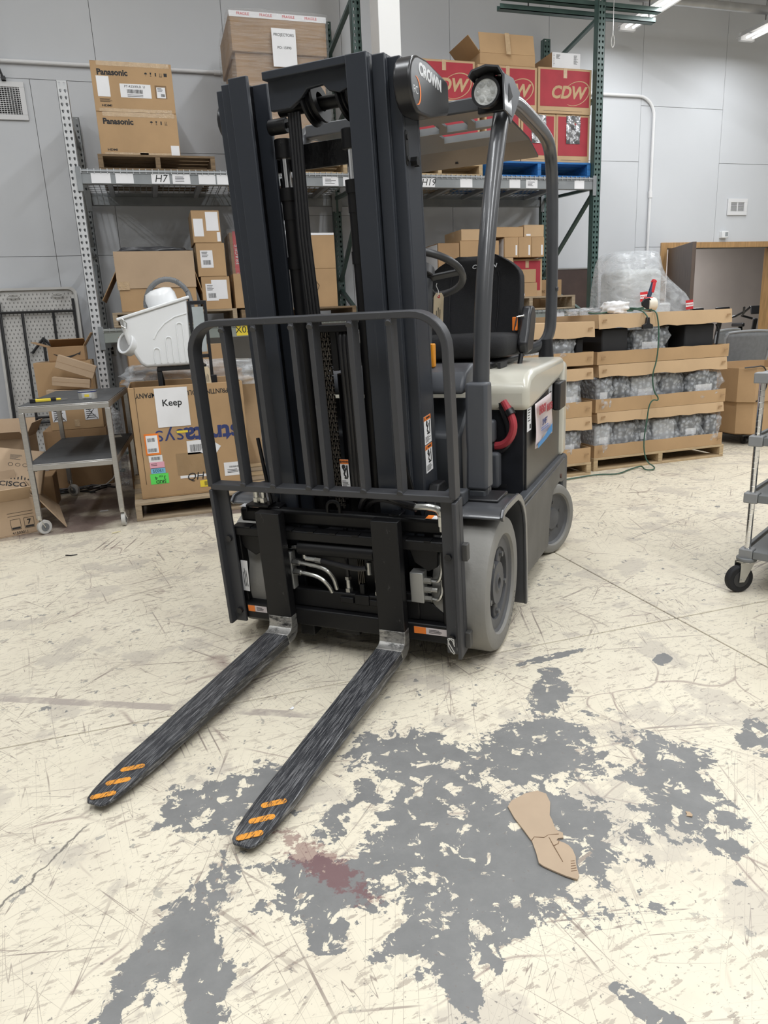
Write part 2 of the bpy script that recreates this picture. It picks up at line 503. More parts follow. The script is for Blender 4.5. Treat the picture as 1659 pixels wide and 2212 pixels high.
# ================================================================== FLOOR
def floor_material():
    m = bpy.data.materials.new('worn_painted_concrete')
    m.use_nodes = True
    nt = m.node_tree; L = nt.links
    b = nt.nodes['Principled BSDF']
    geo = nd(nt, 'ShaderNodeNewGeometry')
    P = geo.outputs['Position']
    def noise(scale, detail=5, vec=P, rough=0.55, dist=0.0):
        n = nd(nt, 'ShaderNodeTexNoise')
        n.inputs['Scale'].default_value = scale; n.inputs['Detail'].default_value = detail
        n.inputs['Roughness'].default_value = rough; n.inputs['Distortion'].default_value = dist
        L.new(vec, n.inputs['Vector'])
        return n.outputs['Fac']
    def ramp(f, p0, p1, inv=False):
        r = nd(nt, 'ShaderNodeMapRange'); r.clamp = True
        r.inputs[1].default_value = p0; r.inputs[2].default_value = p1
        r.inputs[3].default_value = 1 if inv else 0; r.inputs[4].default_value = 0 if inv else 1
        L.new(f, r.inputs[0]); return r.outputs[0]
    def math_(op, a, c):
        n = nd(nt, 'ShaderNodeMath', operation=op)
        for i, x in enumerate((a, c)):
            if isinstance(x, (int, float)): n.inputs[i].default_value = x
            else: L.new(x, n.inputs[i])
        return n.outputs[0]
    def mix(f, a, c):
        n = nd(nt, 'ShaderNodeMix', data_type='RGBA')
        for i, x in ((6, a), (7, c)):
            if isinstance(x, tuple): n.inputs[i].default_value = (*x, 1)
            else: L.new(x, n.inputs[i])
        L.new(f, n.inputs[0]); return n.outputs[2]
    def stretched(rot, sx, sy):
        mp = nd(nt, 'ShaderNodeMapping', vector_type='TEXTURE')
        mp.inputs['Rotation'].default_value = (0, 0, rot); mp.inputs['Scale'].default_value = (sx, sy, 1)
        L.new(P, mp.inputs['Vector']); return mp.outputs[0]
    # patches where the paint has come off: (cx, cy, rx, ry, angle)
    ell = [(0.627, 1.335, 0.373, 0.256, 154.5), (0.927, 1.607, 0.233, 0.161, 28), (1.187, 1.340, 0.24, 0.126, 65.9),
           (0.605, 1.703, 0.234, 0.127, 131.4), (0.059, 1.718, 0.184, 0.139, 173.8), (-0.106, 1.300, 0.27, 0.06, 54.7),
           (-0.045, 1.15, 0.18, 0.05, 85), (0.413, 0.990, 0.11, 0.035, 76), (0.201, 1.205, 0.055, 0.045, 82), (0.454, 1.107, 0.15, 0.08, 0),
           (1.149, 1.913, 0.161, 0.077, 57), (0.208, 1.343, 0.135, 0.10, 174), (1.26, 2.12, 0.16, 0.022, 4),
           (1.56, 1.45, 0.10, 0.05, 40), (0.72, 0.80, 0.11, 0.03, 110), (1.63, 1.95, 0.06, 0.03, 30)]
    dmin = None
    for cx, cy, rx, ry, ang in ell:
        mp = nd(nt, 'ShaderNodeMapping', vector_type='TEXTURE')
        mp.inputs['Location'].default_value = (cx, cy, 0)
        mp.inputs['Rotation'].default_value = (0, 0, math.radians(ang))
        mp.inputs['Scale'].default_value = (rx, ry, 1)
        L.new(P, mp.inputs['Vector'])
        ln = nd(nt, 'ShaderNodeVectorMath', operation='LENGTH'); L.new(mp.outputs[0], ln.inputs[0])
        dmin = ln.outputs['Value'] if dmin is None else math_('MINIMUM', dmin, ln.outputs['Value'])
    n1 = noise(8.5, 7, rough=0.66, dist=0.4)
    n2 = noise(31, 6, rough=0.65)
    nn = math_('ADD', math_('MULTIPLY', n1, 2.7), math_('MULTIPLY', n2, 0.9))
    f = math_('ADD', dmin, nn)
    patch = ramp(f, 2.72, 2.75, True)
    isl = ramp(math_('ADD', noise(19, 7, rough=0.62, dist=0.6), math_('MULTIPLY', noise(4.5, 2), 0.35)), 0.775, 0.79)
    patch = math_('MULTIPLY', patch, math_('SUBTRACT', 1.0, isl))
    # scattered chips everywhere
    chip = math_('MULTIPLY', ramp(noise(17, 6, rough=0.6), 0.635, 0.645), ramp(noise(1.6, 2), 0.38, 0.60))
    chip2 = ramp(noise(75, 4, rough=0.65), 0.635, 0.66)
    grey = math_('MAXIMUM', patch, chip)
    # scratches: thin iso-lines of stretched noise in several directions
    scr = None
    for i, (rot, sc, wd) in enumerate(((0.35, 26, .010), (1.25, 22, .009), (2.2, 28, .008), (-0.25, 30, .008), (0.8, 34, .007), (1.75, 30, .008))):
        v = stretched(rot, 30.0, 1.0)
        n = noise(sc, 1, v, 0.5)
        d = math_('ABSOLUTE', math_('SUBTRACT', n, 0.5), 0)
        ln = ramp(d, wd * 0.15, wd * 0.55, True)
        gate = ramp(noise(2.6 + i * 0.7, 3, stretched(rot, 2.5, 1)), 0.46, 0.58)
        ln = math_('MULTIPLY', ln, gate)
        scr = ln if scr is None else math_('MAXIMUM', scr, ln)
    # curved tyre scuffs
    vor = nd(nt, 'ShaderNodeTexVoronoi', feature='DISTANCE_TO_EDGE')
    vor.inputs['Scale'].default_value = 2.2
    wv = nd(nt, 'ShaderNodeVectorMath', operation='ADD'); L.new(P, wv.inputs[0])
    nv = nd(nt, 'ShaderNodeTexNoise'); nv.inputs['Scale'].default_value = 1.2; L.new(P, nv.inputs['Vector'])
    L.new(nv.outputs['Color'], wv.inputs[1]); L.new(wv.outputs[0], vor.inputs['Vector'])
    scuff = math_('MULTIPLY', ramp(vor.outputs['Distance'], 0.0, 0.012, True), ramp(noise(3.1, 2), 0.5, 0.6))
    flecks = math_('MULTIPLY', ramp(noise(44, 5, stretched(0.15, 2.4, 0.8), 0.65), 0.565, 0.60), ramp(noise(1.1, 4), 0.28, 0.62))
    cream = mix(noise(2.2, 5), (0.66, 0.60, 0.475), (0.76, 0.70, 0.57))
    cream = mix(math_('MULTIPLY', ramp(noise(5, 6), 0.5, 0.75), 0.35), cream, (0.50, 0.43, 0.36))
    greyc = mix(noise(9, 8, rough=0.7), (0.135, 0.137, 0.138), (0.26, 0.258, 0.252))
    c = mix(math_('MULTIPLY', flecks, 0.7), cream, (0.25, 0.20, 0.17))
    c = mix(math_('MULTIPLY', scr, 0.7), c, (0.17, 0.125, 0.115))
    c = mix(math_('MULTIPLY', scuff, 0.6), c, (0.18, 0.11, 0.11))
    c = mix(math_('MULTIPLY', ramp(noise(3.4, 6, rough=0.6), 0.56, 0.60), 0.45), c, (0.40, 0.36, 0.32))
    c = mix(grey, c, greyc)
    cm = nd(nt, 'ShaderNodeMapping', vector_type='TEXTURE')
    cm.inputs['Location'].default_value = (-0.41, 1.60, 0); cm.inputs['Rotation'].default_value = (0, 0, math.radians(55)); cm.inputs['Scale'].default_value = (0.19, 1, 1)
    L.new(P, cm.inputs['Vector'])
    cs = nd(nt, 'ShaderNodeSeparateXYZ'); L.new(cm.outputs[0], cs.inputs[0])
    cy = math_('ADD', cs.outputs['Y'], math_('MULTIPLY', math_('SUBTRACT', noise(16, 6), 0.5), 0.05))
    crk = math_('MULTIPLY', ramp(math_('ABSOLUTE', cy, 0), 0.001, 0.0045, True), ramp(math_('ABSOLUTE', cs.outputs['X'], 0), 0.9, 1.0, True))
    c = mix(math_('MULTIPLY', crk, 0.85), c, (0.10, 0.09, 0.085))
    c = mix(math_('MULTIPLY', chip2, 0.8), c, (0.19, 0.17, 0.16))
    # dark red primer showing through
    mm = nd(nt, 'ShaderNodeMapping', vector_type='TEXTURE')
    mm.inputs['Location'].default_value = (0.235, 1.40, 0); mm.inputs['Rotation'].default_value = (0, 0, math.radians(-62)); mm.inputs['Scale'].default_value = (0.22, 0.055, 1)
    L.new(P, mm.inputs['Vector'])
    ml = nd(nt, 'ShaderNodeVectorMath', operation='LENGTH'); L.new(mm.outputs[0], ml.inputs[0])
    red = ramp(math_('ADD', ml.outputs['Value'], math_('MULTIPLY', noise(30, 8, rough=0.7), 3.4)), 2.25, 2.45, True)
    c = mix(math_('MULTIPLY', red, 0.62), c, (0.17, 0.06, 0.065))
    # old maroon floor under and behind the rack
    sep = nd(nt, 'ShaderNodeSeparateXYZ'); L.new(P, sep.inputs[0])
    far = ramp(sep.outputs['Y'], 4.83, 4.86)
    lft = ramp(sep.outputs['X'], 0.9, 1.3, True)
    mar = math_('MULTIPLY', math_('MULTIPLY', far, lft), ramp(noise(2.4, 5), 0.34, 0.56))
    c = mix(math_('MULTIPLY', mar, 0.85), c, (0.115, 0.07, 0.068))
    # faded floor stripe
    sm = nd(nt, 'ShaderNodeMapping', vector_type='TEXTURE')
    sm.inputs['Location'].default_value = (-0.15, 2.32, 0); sm.inputs['Rotation'].default_value = (0, 0, math.radians(-27.5)); sm.inputs['Scale'].default_value = (0.60, 0.022, 1)
    L.new(P, sm.inputs['Vector'])
    ss = nd(nt, 'ShaderNodeSeparateXYZ'); L.new(sm.outputs[0], ss.inputs[0])
    st = math_('MULTIPLY', ramp(math_('ABSOLUTE', ss.outputs['Y'], 0), 0.8, 1.0, True), ramp(math_('ABSOLUTE', ss.outputs['X'], 0), 0.9, 1.0, True))
    c = mix(math_('MULTIPLY', st, math_('MULTIPLY', ramp(noise(8, 4), 0.35, 0.5), 0.8)), c, (0.36, 0.31, 0.28))
    L.new(c, b.inputs['Base Color'])
    rg = nd(nt, 'ShaderNodeMapRange'); rg.inputs[3].default_value = 0.33; rg.inputs[4].default_value = 0.55
    L.new(noise(12, 4), rg.inputs[0]); L.new(rg.outputs[0], b.inputs['Roughness'])
    b.inputs['Specular IOR Level'].default_value = 0.4
    bp = nd(nt, 'ShaderNodeBump'); bp.inputs['Strength'].default_value = 0.25; bp.inputs['Distance'].default_value = 0.004
    hgt = math_('MULTIPLY', noise(30, 3), 0.4)
    L.new(hgt, bp.inputs['Height']); L.new(bp.outputs[0], b.inputs['Normal'])
    return m
FLOOR = floor_material()
JOINT = mat('joint_filler', (0.14, 0.12, 0.105), 0.9, var=0.3, scale=30)
fl = MB().box(-8, 12, -8, 12.0, -0.12, -0.006).build('floor', JOINT, None, smooth=0)
struct(fl)
def split(a, b, joints):
    e = [a] + [j for j in joints if a < j < b] + [b]
    return list(zip(e[:-1], e[1:]))
g = 0.006
for (xa, xb) in split(-8, 12, (-4.08, 1.92, 7.92)):
    for (ya, yb) in split(-8, 12.0, (-3.77, 2.232, 8.16)):
        MB().box(xa + g / 2, xb - g / 2, ya + g / 2, yb - g / 2, -0.1, 0).build('concrete_slab', FLOOR, fl, bevel=0.004, smooth=0)

# ================================================================== WALLS, CEILING
WY = 8.15
WALL = mat('painted_wallboard', (0.59, 0.605, 0.63), 0.6, var=0.025, scale=1.2, bump=0.03, bscale=150)
SEAM = mat('wall_seam_dark', (0.10, 0.095, 0.09), 0.9)
DX0, DX1, DZ = 6.47, 8.24, 2.0
wb = MB()
wb.box(-8, DX0, WY + 0.012, WY + 0.15, 0, 6.0); wb.box(DX1, 12, WY + 0.012, WY + 0.15, 0, 6.0); wb.box(DX0, DX1, WY + 0.012, WY + 0.15, DZ, 6.0)
wall = struct(wb.build('wall_back', SEAM, None, smooth=0))
panels = [(-8, -4.46, 0, 6), (-4.46, -3.24, 0, 6), (-3.24, -2.02, 0, 6)]
panels += [(-2.02, -0.80, 0, 2.02), (-2.02, -0.80, 2.02, 3.60), (-2.02, -0.185, 3.60, 6.0), (-0.80, -0.185, 2.02, 3.60), (-0.80, -0.185, 0, 2.02)]
panels += [(-0.185, 1.048, 0, 2.99), (-0.185, 1.048, 2.99, 6.0), (1.048, 2.27, 0, 2.4), (1.048, 2.27, 2.4, 6.0), (2.27, 3.50, 0, 6.0),
           (3.50, 4.725, 0, 6.0), (4.725, 5.995, 0, 3.015), (4.725, 5.995, 3.015, 6.0), (5.995, 7.21, 3.64, 6.0), (5.995, 7.21, 2.02, 3.64),
           (5.995, DX0, 0, 2.02), (7.21, 8.43, 2.02, 3.02), (7.21, 8.43, 3.02, 6.0), (8.43, 9.65, 2.02, 6.0), (DX1, 9.65, 0, 2.02), (9.65, 12, 0, 6)]
for x0, x1, z0, z1 in panels:
    MB().box(x0 + 0.002, x1 - 0.002, WY, WY + 0.012, z0 + 0.002, z1 - 0.002).build('wall_panel', WALL, wall, bevel=0.0015, smooth=0)
for nm, (a, b_, c, d) in dict(wall_left=(-8.15, -8, -8, 12), wall_right=(12, 12.15, -8, 12), wall_front=(-8, 12, -8.15, -8)).items():
    struct(MB().box(a, b_, c, d, 0, 6.0).build(nm, WALL, None, smooth=0))
CEIL = mat('ceiling_paint', (0.62, 0.61, 0.60), 0.8, var=0.05, scale=2)
struct(MB().box(-8, 12, -8, 12, 6.0, 6.2).build('ceiling', CEIL, None, smooth=0))
# square column standing against the wall
struct(MB().box(2.112, 2.304, 6.40, 6.63, 0, 6.0).build('trim_1', mat('column_white', (0.86, 0.86, 0.86), 0.45, var=0.02, scale=2), None, bevel=0.006))
# room beyond the doorway
TAUPE = mat('taupe_wall', (0.36, 0.315, 0.29), 0.7, var=0.05, scale=2)
struct(MB().box(5.2, 12, 11.2, 11.3, 0, 3.0).build('wall_beyond', TAUPE, None, smooth=0))
struct(MB().box(5.1, 5.2, WY + 0.15, 11.3, 0, 3.0).build('wall_beyond_side', TAUPE, None, smooth=0))
struct(MB().box(5.2, 12, WY + 0.15, 11.3, 2.7, 2.8).build('ceiling_beyond', CEIL, None, smooth=0))
area('beyond_fill_light', (8.4, 9.9, 2.655), 1.2, 0.6, 75)  # unseen fill lamp, added to brighten the room beyond
r = empty('added_fill_panel', (8.4, 9.9, 2.66))  # panel added to house the fill lamp, out of view
MB().box(-0.64, 0.64, -0.34, 0.34, 0.0, 0.04).build('frame', WHITE_PT, r, bevel=0.004)
MB().box(-0.60, 0.60, -0.30, 0.30, -0.002, 0.0).build('fill_diffuser', mat('fill_panel_diffuser', (1, 0.98, 0.95), 0.4, var=0.0, emit=2), r, smooth=0)  # glowing face of the added panel
tag(r, 'white panel added around the unseen fill light beyond the doorway', 'light fixture')
# doorway casing, one board each
tr = struct(MB().box(DX0 - 0.09, DX0, WY - 0.02, WY, 0, 2.07).build('trim_2', OAK, None, bevel=0.003))
MB().box(DX0, DX1 + 0.09, WY - 0.02, WY, 2.0, 2.07).build('casing_board', OAK, tr, bevel=0.003)
MB().box(DX1, DX1 + 0.09, WY - 0.02, WY, 0, 2.0).build('casing_board', OAK, tr, bevel=0.003)
MB().box(DX0, DX0 + 0.02, WY, WY + 0.16, 0, 2.0).build('jamb', OAK, tr, bevel=0.002)
MB().box(DX1 - 0.02, DX1, WY, WY + 0.16, 0, 2.0).build('jamb', OAK, tr, bevel=0.002)
# open door leaf, swung into the hall
dr = struct(MB().box(0, 0.92, -0.022, 0.022, 0.01, 1.985).build('door_1', DOORW, None, bevel=0.003))
place(dr, (DX0 + 0.02, WY - 0.05, 0), math.radians(-112))
for z in (0.25, 1.0, 1.75):
    MB().cyl((-0.008, 0.0, z - 0.05), (-0.008, 0.0, z + 0.05), 0.008, n=10).build('hinge', STEEL, dr)
MB().box(0.90, 0.9205, -0.012, 0.012, 0.95, 1.05).build('latch_plate', STEEL, dr, smooth=0)
MB().cyl((0.86, -0.075, 1.0), (0.86, 0.075, 1.0), 0.011, n=10).cyl((0.86, -0.075, 1.0), (0.76, -0.075, 1.0), 0.009, n=10).cyl((0.86, 0.075, 1.0), (0.76, 0.075, 1.0), 0.009, n=10).build('door_handle', STEEL, dr)

# ---------------- wall fittings
def grille(name, label, x0, x1, z0, z1, nx, nz, both=True):
    root = empty(name, ((x0 + x1) / 2, WY, z0))
    w, h = x1 - x0, z1 - z0
    f = 0.045 if w > 0.25 else 0.03
    MB().box(-w / 2, w / 2, -0.002, 0, 0, h).build('backing', BLACKM, root, smooth=0)
    b = MB()
    b.box(-w / 2, w / 2, -0.022, -0.002, 0, f); b.box(-w / 2, w / 2, -0.022, -0.002, h - f, h)
    b.box(-w / 2, -w / 2 + f, -0.022, -0.002, f, h - f); b.box(w / 2 - f, w / 2, -0.022, -0.002, f, h - f)
    b.build('frame', WHITE_PT, root, bevel=0.002)
    for i in range(nz):
        z = f + (h - 2 * f) * (i + 0.5) / nz
        MB().cbox((0, -0.010, z), (w - 2 * f, 0.010, (h - 2 * f) / nz * (0.22 if both else 0.42))).build('slat', WHITE_PT, root, smooth=0)
    for i in range(nx):
        x = -w / 2 + f + (w - 2 * f) * (i + 0.5) / nx
        MB().cbox((x, -0.014, h / 2), ((w - 2 * f) / nx * 0.18 if both else 0.014, 0.008, h - 2 * f)).build('slat', WHITE_PT, root, smooth=0)
    tag(root, label, 'vent')
    return root
grille('wall_grille', 'large white wall grille with square mesh at the upper left', -1.42, -0.855, 3.24, 3.565, 20, 14)
grille('wall_vent', 'small white louvred wall vent above the doorway', 7.385, 7.695, 2.40, 2.60, 1, 11, False)
r = empty('wall_sensor', (7.34, WY, 2.115))
MB().box(-0.05, 0.05, -0.06, 0, 0, 0.085).build('housing', WHITE_P, r, bevel=0.006)
MB().box(-0.005, 0.04, -0.062, -0.06, 0.02, 0.07).build('display', mat('sensor_grey', (0.3, 0.32, 0.33), 0.3), r, smooth=0)
tag(r, 'small white wall sensor box just above the oak door frame', 'sensor')
r = empty('wall_outlet', (-0.40, WY, 1.02))
MB().box(-0.04, 0.04, -0.008, 0, 0, 0.115).build('cover_plate', GREYW, r, bevel=0.002)
MB().box(-0.015, 0.015, -0.010, -0.008, 0.02, 0.05).box(-0.015, 0.015, -0.010, -0.008, 0.065, 0.095).build('socket', BLACK, r, smooth=0)
tag(r, 'beige electric outlet on wall beside the white rack post', 'outlet')
# conduit along the wall, with a bend down on the right
cz = 3.735
pts = [(-1.35, WY - 0.025, cz), (5.95, WY - 0.025, cz)]
for i in range(1, 9):
    a = PI / 2 * i / 8
    pts.append((5.95 + 0.22 * math.sin(a), WY - 0.025, cz - 0.22 * (1 - math.cos(a))))
pts.append((6.16, WY - 0.025, 0.15))
o = MB().tube(pts, 0.017, 10).build('conduit', CONDUIT, None)
tag(o, 'painted conduit running along the wall and bending down on the right', 'conduit')
MB().cyl((6.17, WY - 0.025, 2.60), (6.165, WY - 0.025, 2.68), 0.024, n=12).cyl((0.92, WY - 0.025, cz), (0.99, WY - 0.025, cz), 0.024, n=12).build('coupling', CONDUIT, o)
# black hanger rod in the upper left corner
o = MB().tube([(-1.30, 7.9, 4.75), (-1.09, 8.05, 3.87), (-1.018, 8.10, 3.585)], 0.010, 8).build('hanger_rod', BLACK, None)
tag(o, 'thin black rod slanting down the wall above the large grille', 'rod')
MB().box(-1.036, -1.0, 8.09, 8.15, 3.57, 3.60).build('wall_clip', BLACK, o, smooth=0)

# ---------------- fluorescent strip fixtures (the area lights at the top sit inside them)
TUBE_E = mat('fluorescent_tube', (1, 0.98, 0.95), 0.4, var=0.0, emit=2)
first = True
def fixture_label(X, y):
    if X == 5.45 and y == 6.45: return 'white fluorescent strip fixture near the wall, left of the two at upper right'
    if X == 7.1 and y == 6.45: return 'white fluorescent strip fixture near the wall, at the far upper right corner'
    return 'white fluorescent strip fixture overhead in the hall'
src = None
for X, y, ZL, pw in STRIPS:
    if src is None:
        r = empty('strip_fixture', (X, y, ZL))
        MB().prism([(-0.12, -0.02), (-0.05, 0.05), (0.05, 0.05), (0.12, -0.02), (0.115, -0.02), (0.045, 0.04), (-0.045, 0.04), (-0.115, -0.02)], -1.3, 1.3, frame((0, 0, 0), (1, 0, 0), (0, 0, 1))).build('reflector_hood', WHITE_PT, r, smooth=0)
        for sx in (-0.045, 0.045):
            MB().cyl((sx, -1.22, -0.03), (sx, 1.22, -0.03), 0.013, n=10).build('tube', TUBE_E, r)
        for sy in (-1.27, 1.27):
            MB().box(-0.10, 0.10, sy - 0.02, sy + 0.02, -0.05, 0.03).build('end_cap', WHITE_PT, r, smooth=0)
        for sy in (-1.0, 1.0):
            MB().cyl((0, sy, 0.05), (0, sy, 1.7), 0.004, n=6).build('hanger', BLACK, r)
        src = r
    else:
        r2 = src.copy(); COL.objects.link(r2); r2.location = (X, y, ZL)
        for ch in src.children:
            c = ch.copy(); COL.objects.link(c); c.parent = r2
        r = r2
    tag(r, fixture_label(X, y), 'light fixture', 'fluorescent strips')

# ---------------- overhead things at upper right
r = empty('suspended_channel', (3.61, 7.07, 4.13))
for dy, dz in ((0, 0.06), (0.09, 0.0)):
    b = MB()
    b.box(0, 1.79, dy, dy + 0.07, dz, dz + 0.006); b.box(0, 1.79, dy, dy + 0.006, dz, dz + 0.045); b.box(0, 1.79, dy + 0.064, dy + 0.07, dz, dz + 0.045)
    b.build('channel', RACK_G, r, smooth=0)
MB().cyl((0.3, 0.08, 0.04), (0.3, 0.08, 1.8), 0.006, n=6).cyl((1.7, 0.08, 0.04), (1.7, 0.08, 1.8), 0.006, n=6).build('hanger', BLACK, r)
tag(r, 'dark green slotted steel channels hung level above the red cartons', 'steel channel')
o = MB().tube([(5.3, 7.45, 4.47), (11.5, 7.45, 4.47)], 0.045, 14).build('overhead_pipe', mat('silver_pipe', (0.5, 0.5, 0.5), 0.35, metal=0.6), None)
tag(o, 'long silver pipe running overhead at the upper right', 'pipe')
r = empty('pull_cord', (4.78, 7.0, 3.82))
MB().cyl((0, 0, 0.10), (0, 0, 2.2), 0.004, n=6).build('cord', STEEL, r)
MB().tube([(0.018 * math.cos(a), 0, 0.045 + 0.055 * math.sin(a)) for a in [2 * PI * i / 14 for i in range(14)]], 0.006, 8, closed=True).build('pull_ring', GREYW, r)
tag(r, 'thin pull cord with oblong ring hanging beside the tall green rack post', 'pull cord')

# ================================================================== PALLET RACK
YF, YB = 6.95, 8.0
PX = [(-0.485, -0.403), (2.042, 2.126), (4.572, 4.656)]
rack = empty('pallet_rack', (0, 0, 0))
tag(rack, 'tall pallet rack with white left post, green posts and grey beams', 'rack')
def post_mesh(h, w=0.084, dep=0.07):
    """C-section with two columns of teardrop slots really cut in the front face"""
    b = MB(); t = 0.003
    pitch = 0.0508
    n = int(h / pitch)
    tear = [(0, 0.014), (-0.008, 0.011), (-0.010, 0.004), (-0.0055, -0.008), (0, -0.014), (0.0055, -0.008), (0.010, 0.004), (0.008, 0.011)]
    for c in (0, 1):
        xc = w * (0.27 if c == 0 else 0.73)
        xa, xb = (0, w / 2) if c == 0 else (w / 2, w)
        for i in range(n):
            z0 = i * pitch; z1 = z0 + pitch; zc = z0 + pitch / 2
            out = [(xc, z1), (xa, z1), (xa, zc), (xa, z0), (xc, z0), (xb, z0), (xb, zc), (xb, z1)]
            vs = [(x, 0, z) for x, z in out] + [(xc + u, 0, zc + v) for u, v in tear] + [(xc + u, t, zc + v) for u, v in tear]
            fs = [[k, (k + 1) % 8, 8 + (k + 1) % 8, 8 + k] for k in range(8)] + [[8 + k, 8 + (k + 1) % 8, 16 + (k + 1) % 8, 16 + k] for k in range(8)]
            b.add(vs, fs)
    H = n * pitch
    b.box(0, t, 0, dep, 0, H); b.box(w - t, w, 0, dep, 0, H)
    b.box(t, 0.038, dep - t, dep, 0, H); b.box(w - 0.038, w - t, dep - t, dep, 0, H)
    return b
for i, (xa, xb) in enumerate(PX):
    for y in (YF, YB):
        H = 3.30 if i == 0 else 4.22
        b = post_mesh(H, xb - xa)
        o = b.build('post', RACK_W if (i == 0 and y == YF) else (RACK_BEAM if i == 0 else RACK_G), rack, smooth=0)
        o.location = (xa, y, 0)
        MB().box(xa - 0.03, xb + 0.03, y - 0.03, y + 0.10, 0, 0.01).build('foot_plate', RACK_G, rack, smooth=0)
    xm = (xa + xb) / 2
    zs = [(0.3, 0.3), (0.3, 1.0), (1.92, 1.0), (1.92, 2.45), (2.62, 2.62)] if i == 0 else [(0.3, 0.3), (0.3, 1.1), (1.92, 1.1), (1.92, 2.47), (2.75, 2.47), (2.75, 3.7), (4.0, 4.0)]
    if i > 0:
        br = [((YB, 0.25), (YF + .07, 0.25)), ((YB, 0.3), (YF + .07, 1.15)), ((YB, 1.60), (YF + .07, 1.2)), ((YB, 1.70), (YF + .07, 2.45)), ((YB, 2.55), (YF + .07, 2.5)), ((YB, 3.05), (YF + .07, 2.56)), ((YB, 3.15), (YF + .07, 3.35)), ((YB, 3.90), (YF + .07, 4.06)), ]
    else:
        br = [((YB, 0.25), (YF + .07, 0.25)), ((YB, 0.3), (YF + .07, 1.15)), ((YB, 1.9), (YF + .07, 1.2)), ((YB, 2.0), (YF + .07, 2.0)), ((YB, 2.1), (YF + .07, 2.9)), ((YB, 3.0), (YF + .07, 3.0))]
    for (ya, za), (yb, zb) in br:
        MB().bar((xm, ya, za), (xm, yb, zb), 0.04, 0.03).build('brace', RACK_BEAM if i == 0 else RACK_G, rack, smooth=0)
BZ = [(1.165, 1.285), (2.475, 2.588)]
for li, (z0, z1) in enumerate(BZ):
    for bi in range(2):
        xa, xb = PX[bi][1], PX[bi + 1][0]
        for y in (YF - 0.005, YB + 0.0):
            sgn = 1 if y < 7.5 else -1
            b = MB()
            ya, yb_ = (y, y + 0.05) if y < 7.5 else (y + 0.02, y + 0.07)
            b.box(xa, xb, ya, yb_, z0, z1 - 0.035)
            b.box(xa, xb, ya, ya + 0.03 if y < 7.5 else yb_, z1 - 0.035, z1) if y < 7.5 else b.box(xa, xb, ya + 0.02, yb_, z1 - 0.035, z1)
            o = b.build('beam', RACK_BEAM2 if li == 0 else RACK_BEAM, rack, bevel=0.003)
            for x in (xa - 0.03, xb - 0.012):
                MB().box(x, x + 0.042, y - 0.008 if y < 7.5 else y - 0.004, y - 0.002 if y < 7.5 else y + 0.001, z0 - 0.06, z1 + 0.02).build('connector', RACK_BEAM, o, bevel=0.002)
        # two wire decks per bay
        for k in range(2):
            wdt = (xb - xa) / 2 - 0.02
            x0 = xa + 0.012 + k * ((xb - xa) / 2)
            b = MB()
            zt = z1 + 0.004
            nx = int(wdt / 0.052)
            for j in range(nx + 1):
                x = x0 + wdt * j / nx
                b.bar((x, YF - 0.012, zt), (x, YB + 0.055, zt), 0.006, 0.006)
                b.bar((x, YF - 0.012, zt + 0.003), (x, YF - 0.012, zt - 0.035), 0.006, 0.006)
            ny = 10
            for j in range(ny + 1):
                y = YF + 0.0 + (YB - YF) * j / ny
                b.bar((x0, y, zt - 0.006), (x0 + wdt, y, zt - 0.006), 0.006, 0.006)
            b.bar((x0, YF - 0.017, zt - 0.018), (x0 + wdt, YF - 0.017, zt - 0.018), 0.006, 0.006)
            dk = stuff(b.build('wire_deck', GALV, rack, smooth=0))
            for j in range(3):
                x = x0 + wdt * (0.17 + 0.33 * j)
                MB().box(x - 0.022, x + 0.022, YF + 0.05, YB, z1 - 0.045, z1 - 0.008).build('deck_support', GALV, rack, smooth=0)
# paper labels on the beam fronts
def beam_label(x, z, w, h, m=PAPER, text=None, ts=0.08, nm='beam_label', lines=False):
    o = sheet(rack, front(x, YF - 0.0062, z), w, h, m, nm)
    if text: txt(text, ts, front(x, YF - 0.007, z), INK, o, 'handwriting' if m is PAPER else 'lettering', shear=0.25 if m is PAPER else 0, bold=0.0)
    if lines: lines_print(o, front(x, YF - 0.007, z), w * 0.7, h * 0.6, 4, seed=int(x * 10))
    return o
zb = 2.520
for x, w, t_, ln in ((-0.24, 0.155, None, 0), (-0.05, 0.145, None, 0), (0.245, 0.15, 'H7', 0), (0.42, 0.15, None, 1), (0.64, 0.145, None, 0), (0.79, 0.13, None, 0), (1.76, 0.15, None, 1), (1.95, 0.14, None, 0),
                    (2.73, 0.135, 'H19', 0), (3.13, 0.13, None, 0), (3.43, 0.13, None, 0), (3.85, 0.13, None, 1), (3.66, 0.12, None, 0), (4.09, 0.12, 'H-20', 0), (4.40, 0.115, None, 0)):
    beam_label(x, zb, w, 0.078, PAPER, t_, 0.085 if t_ != 'H-20' else 0.06, lines=ln)
beam_label(1.055 - 0.04, zb, 0.12, 0.085, YELLOW, None)
beam_label(1.08, zb - 0.004, 0.07, 0.06, PAPER, 'T', 0.06)
beam_label(0.835, 1.225, 0.13, 0.10, YELLOW, 'X05', 0.085, 'location_label')
for x in (4.2, 4.36, 4.5): beam_label(x, 1.235, 0.11, 0.075)

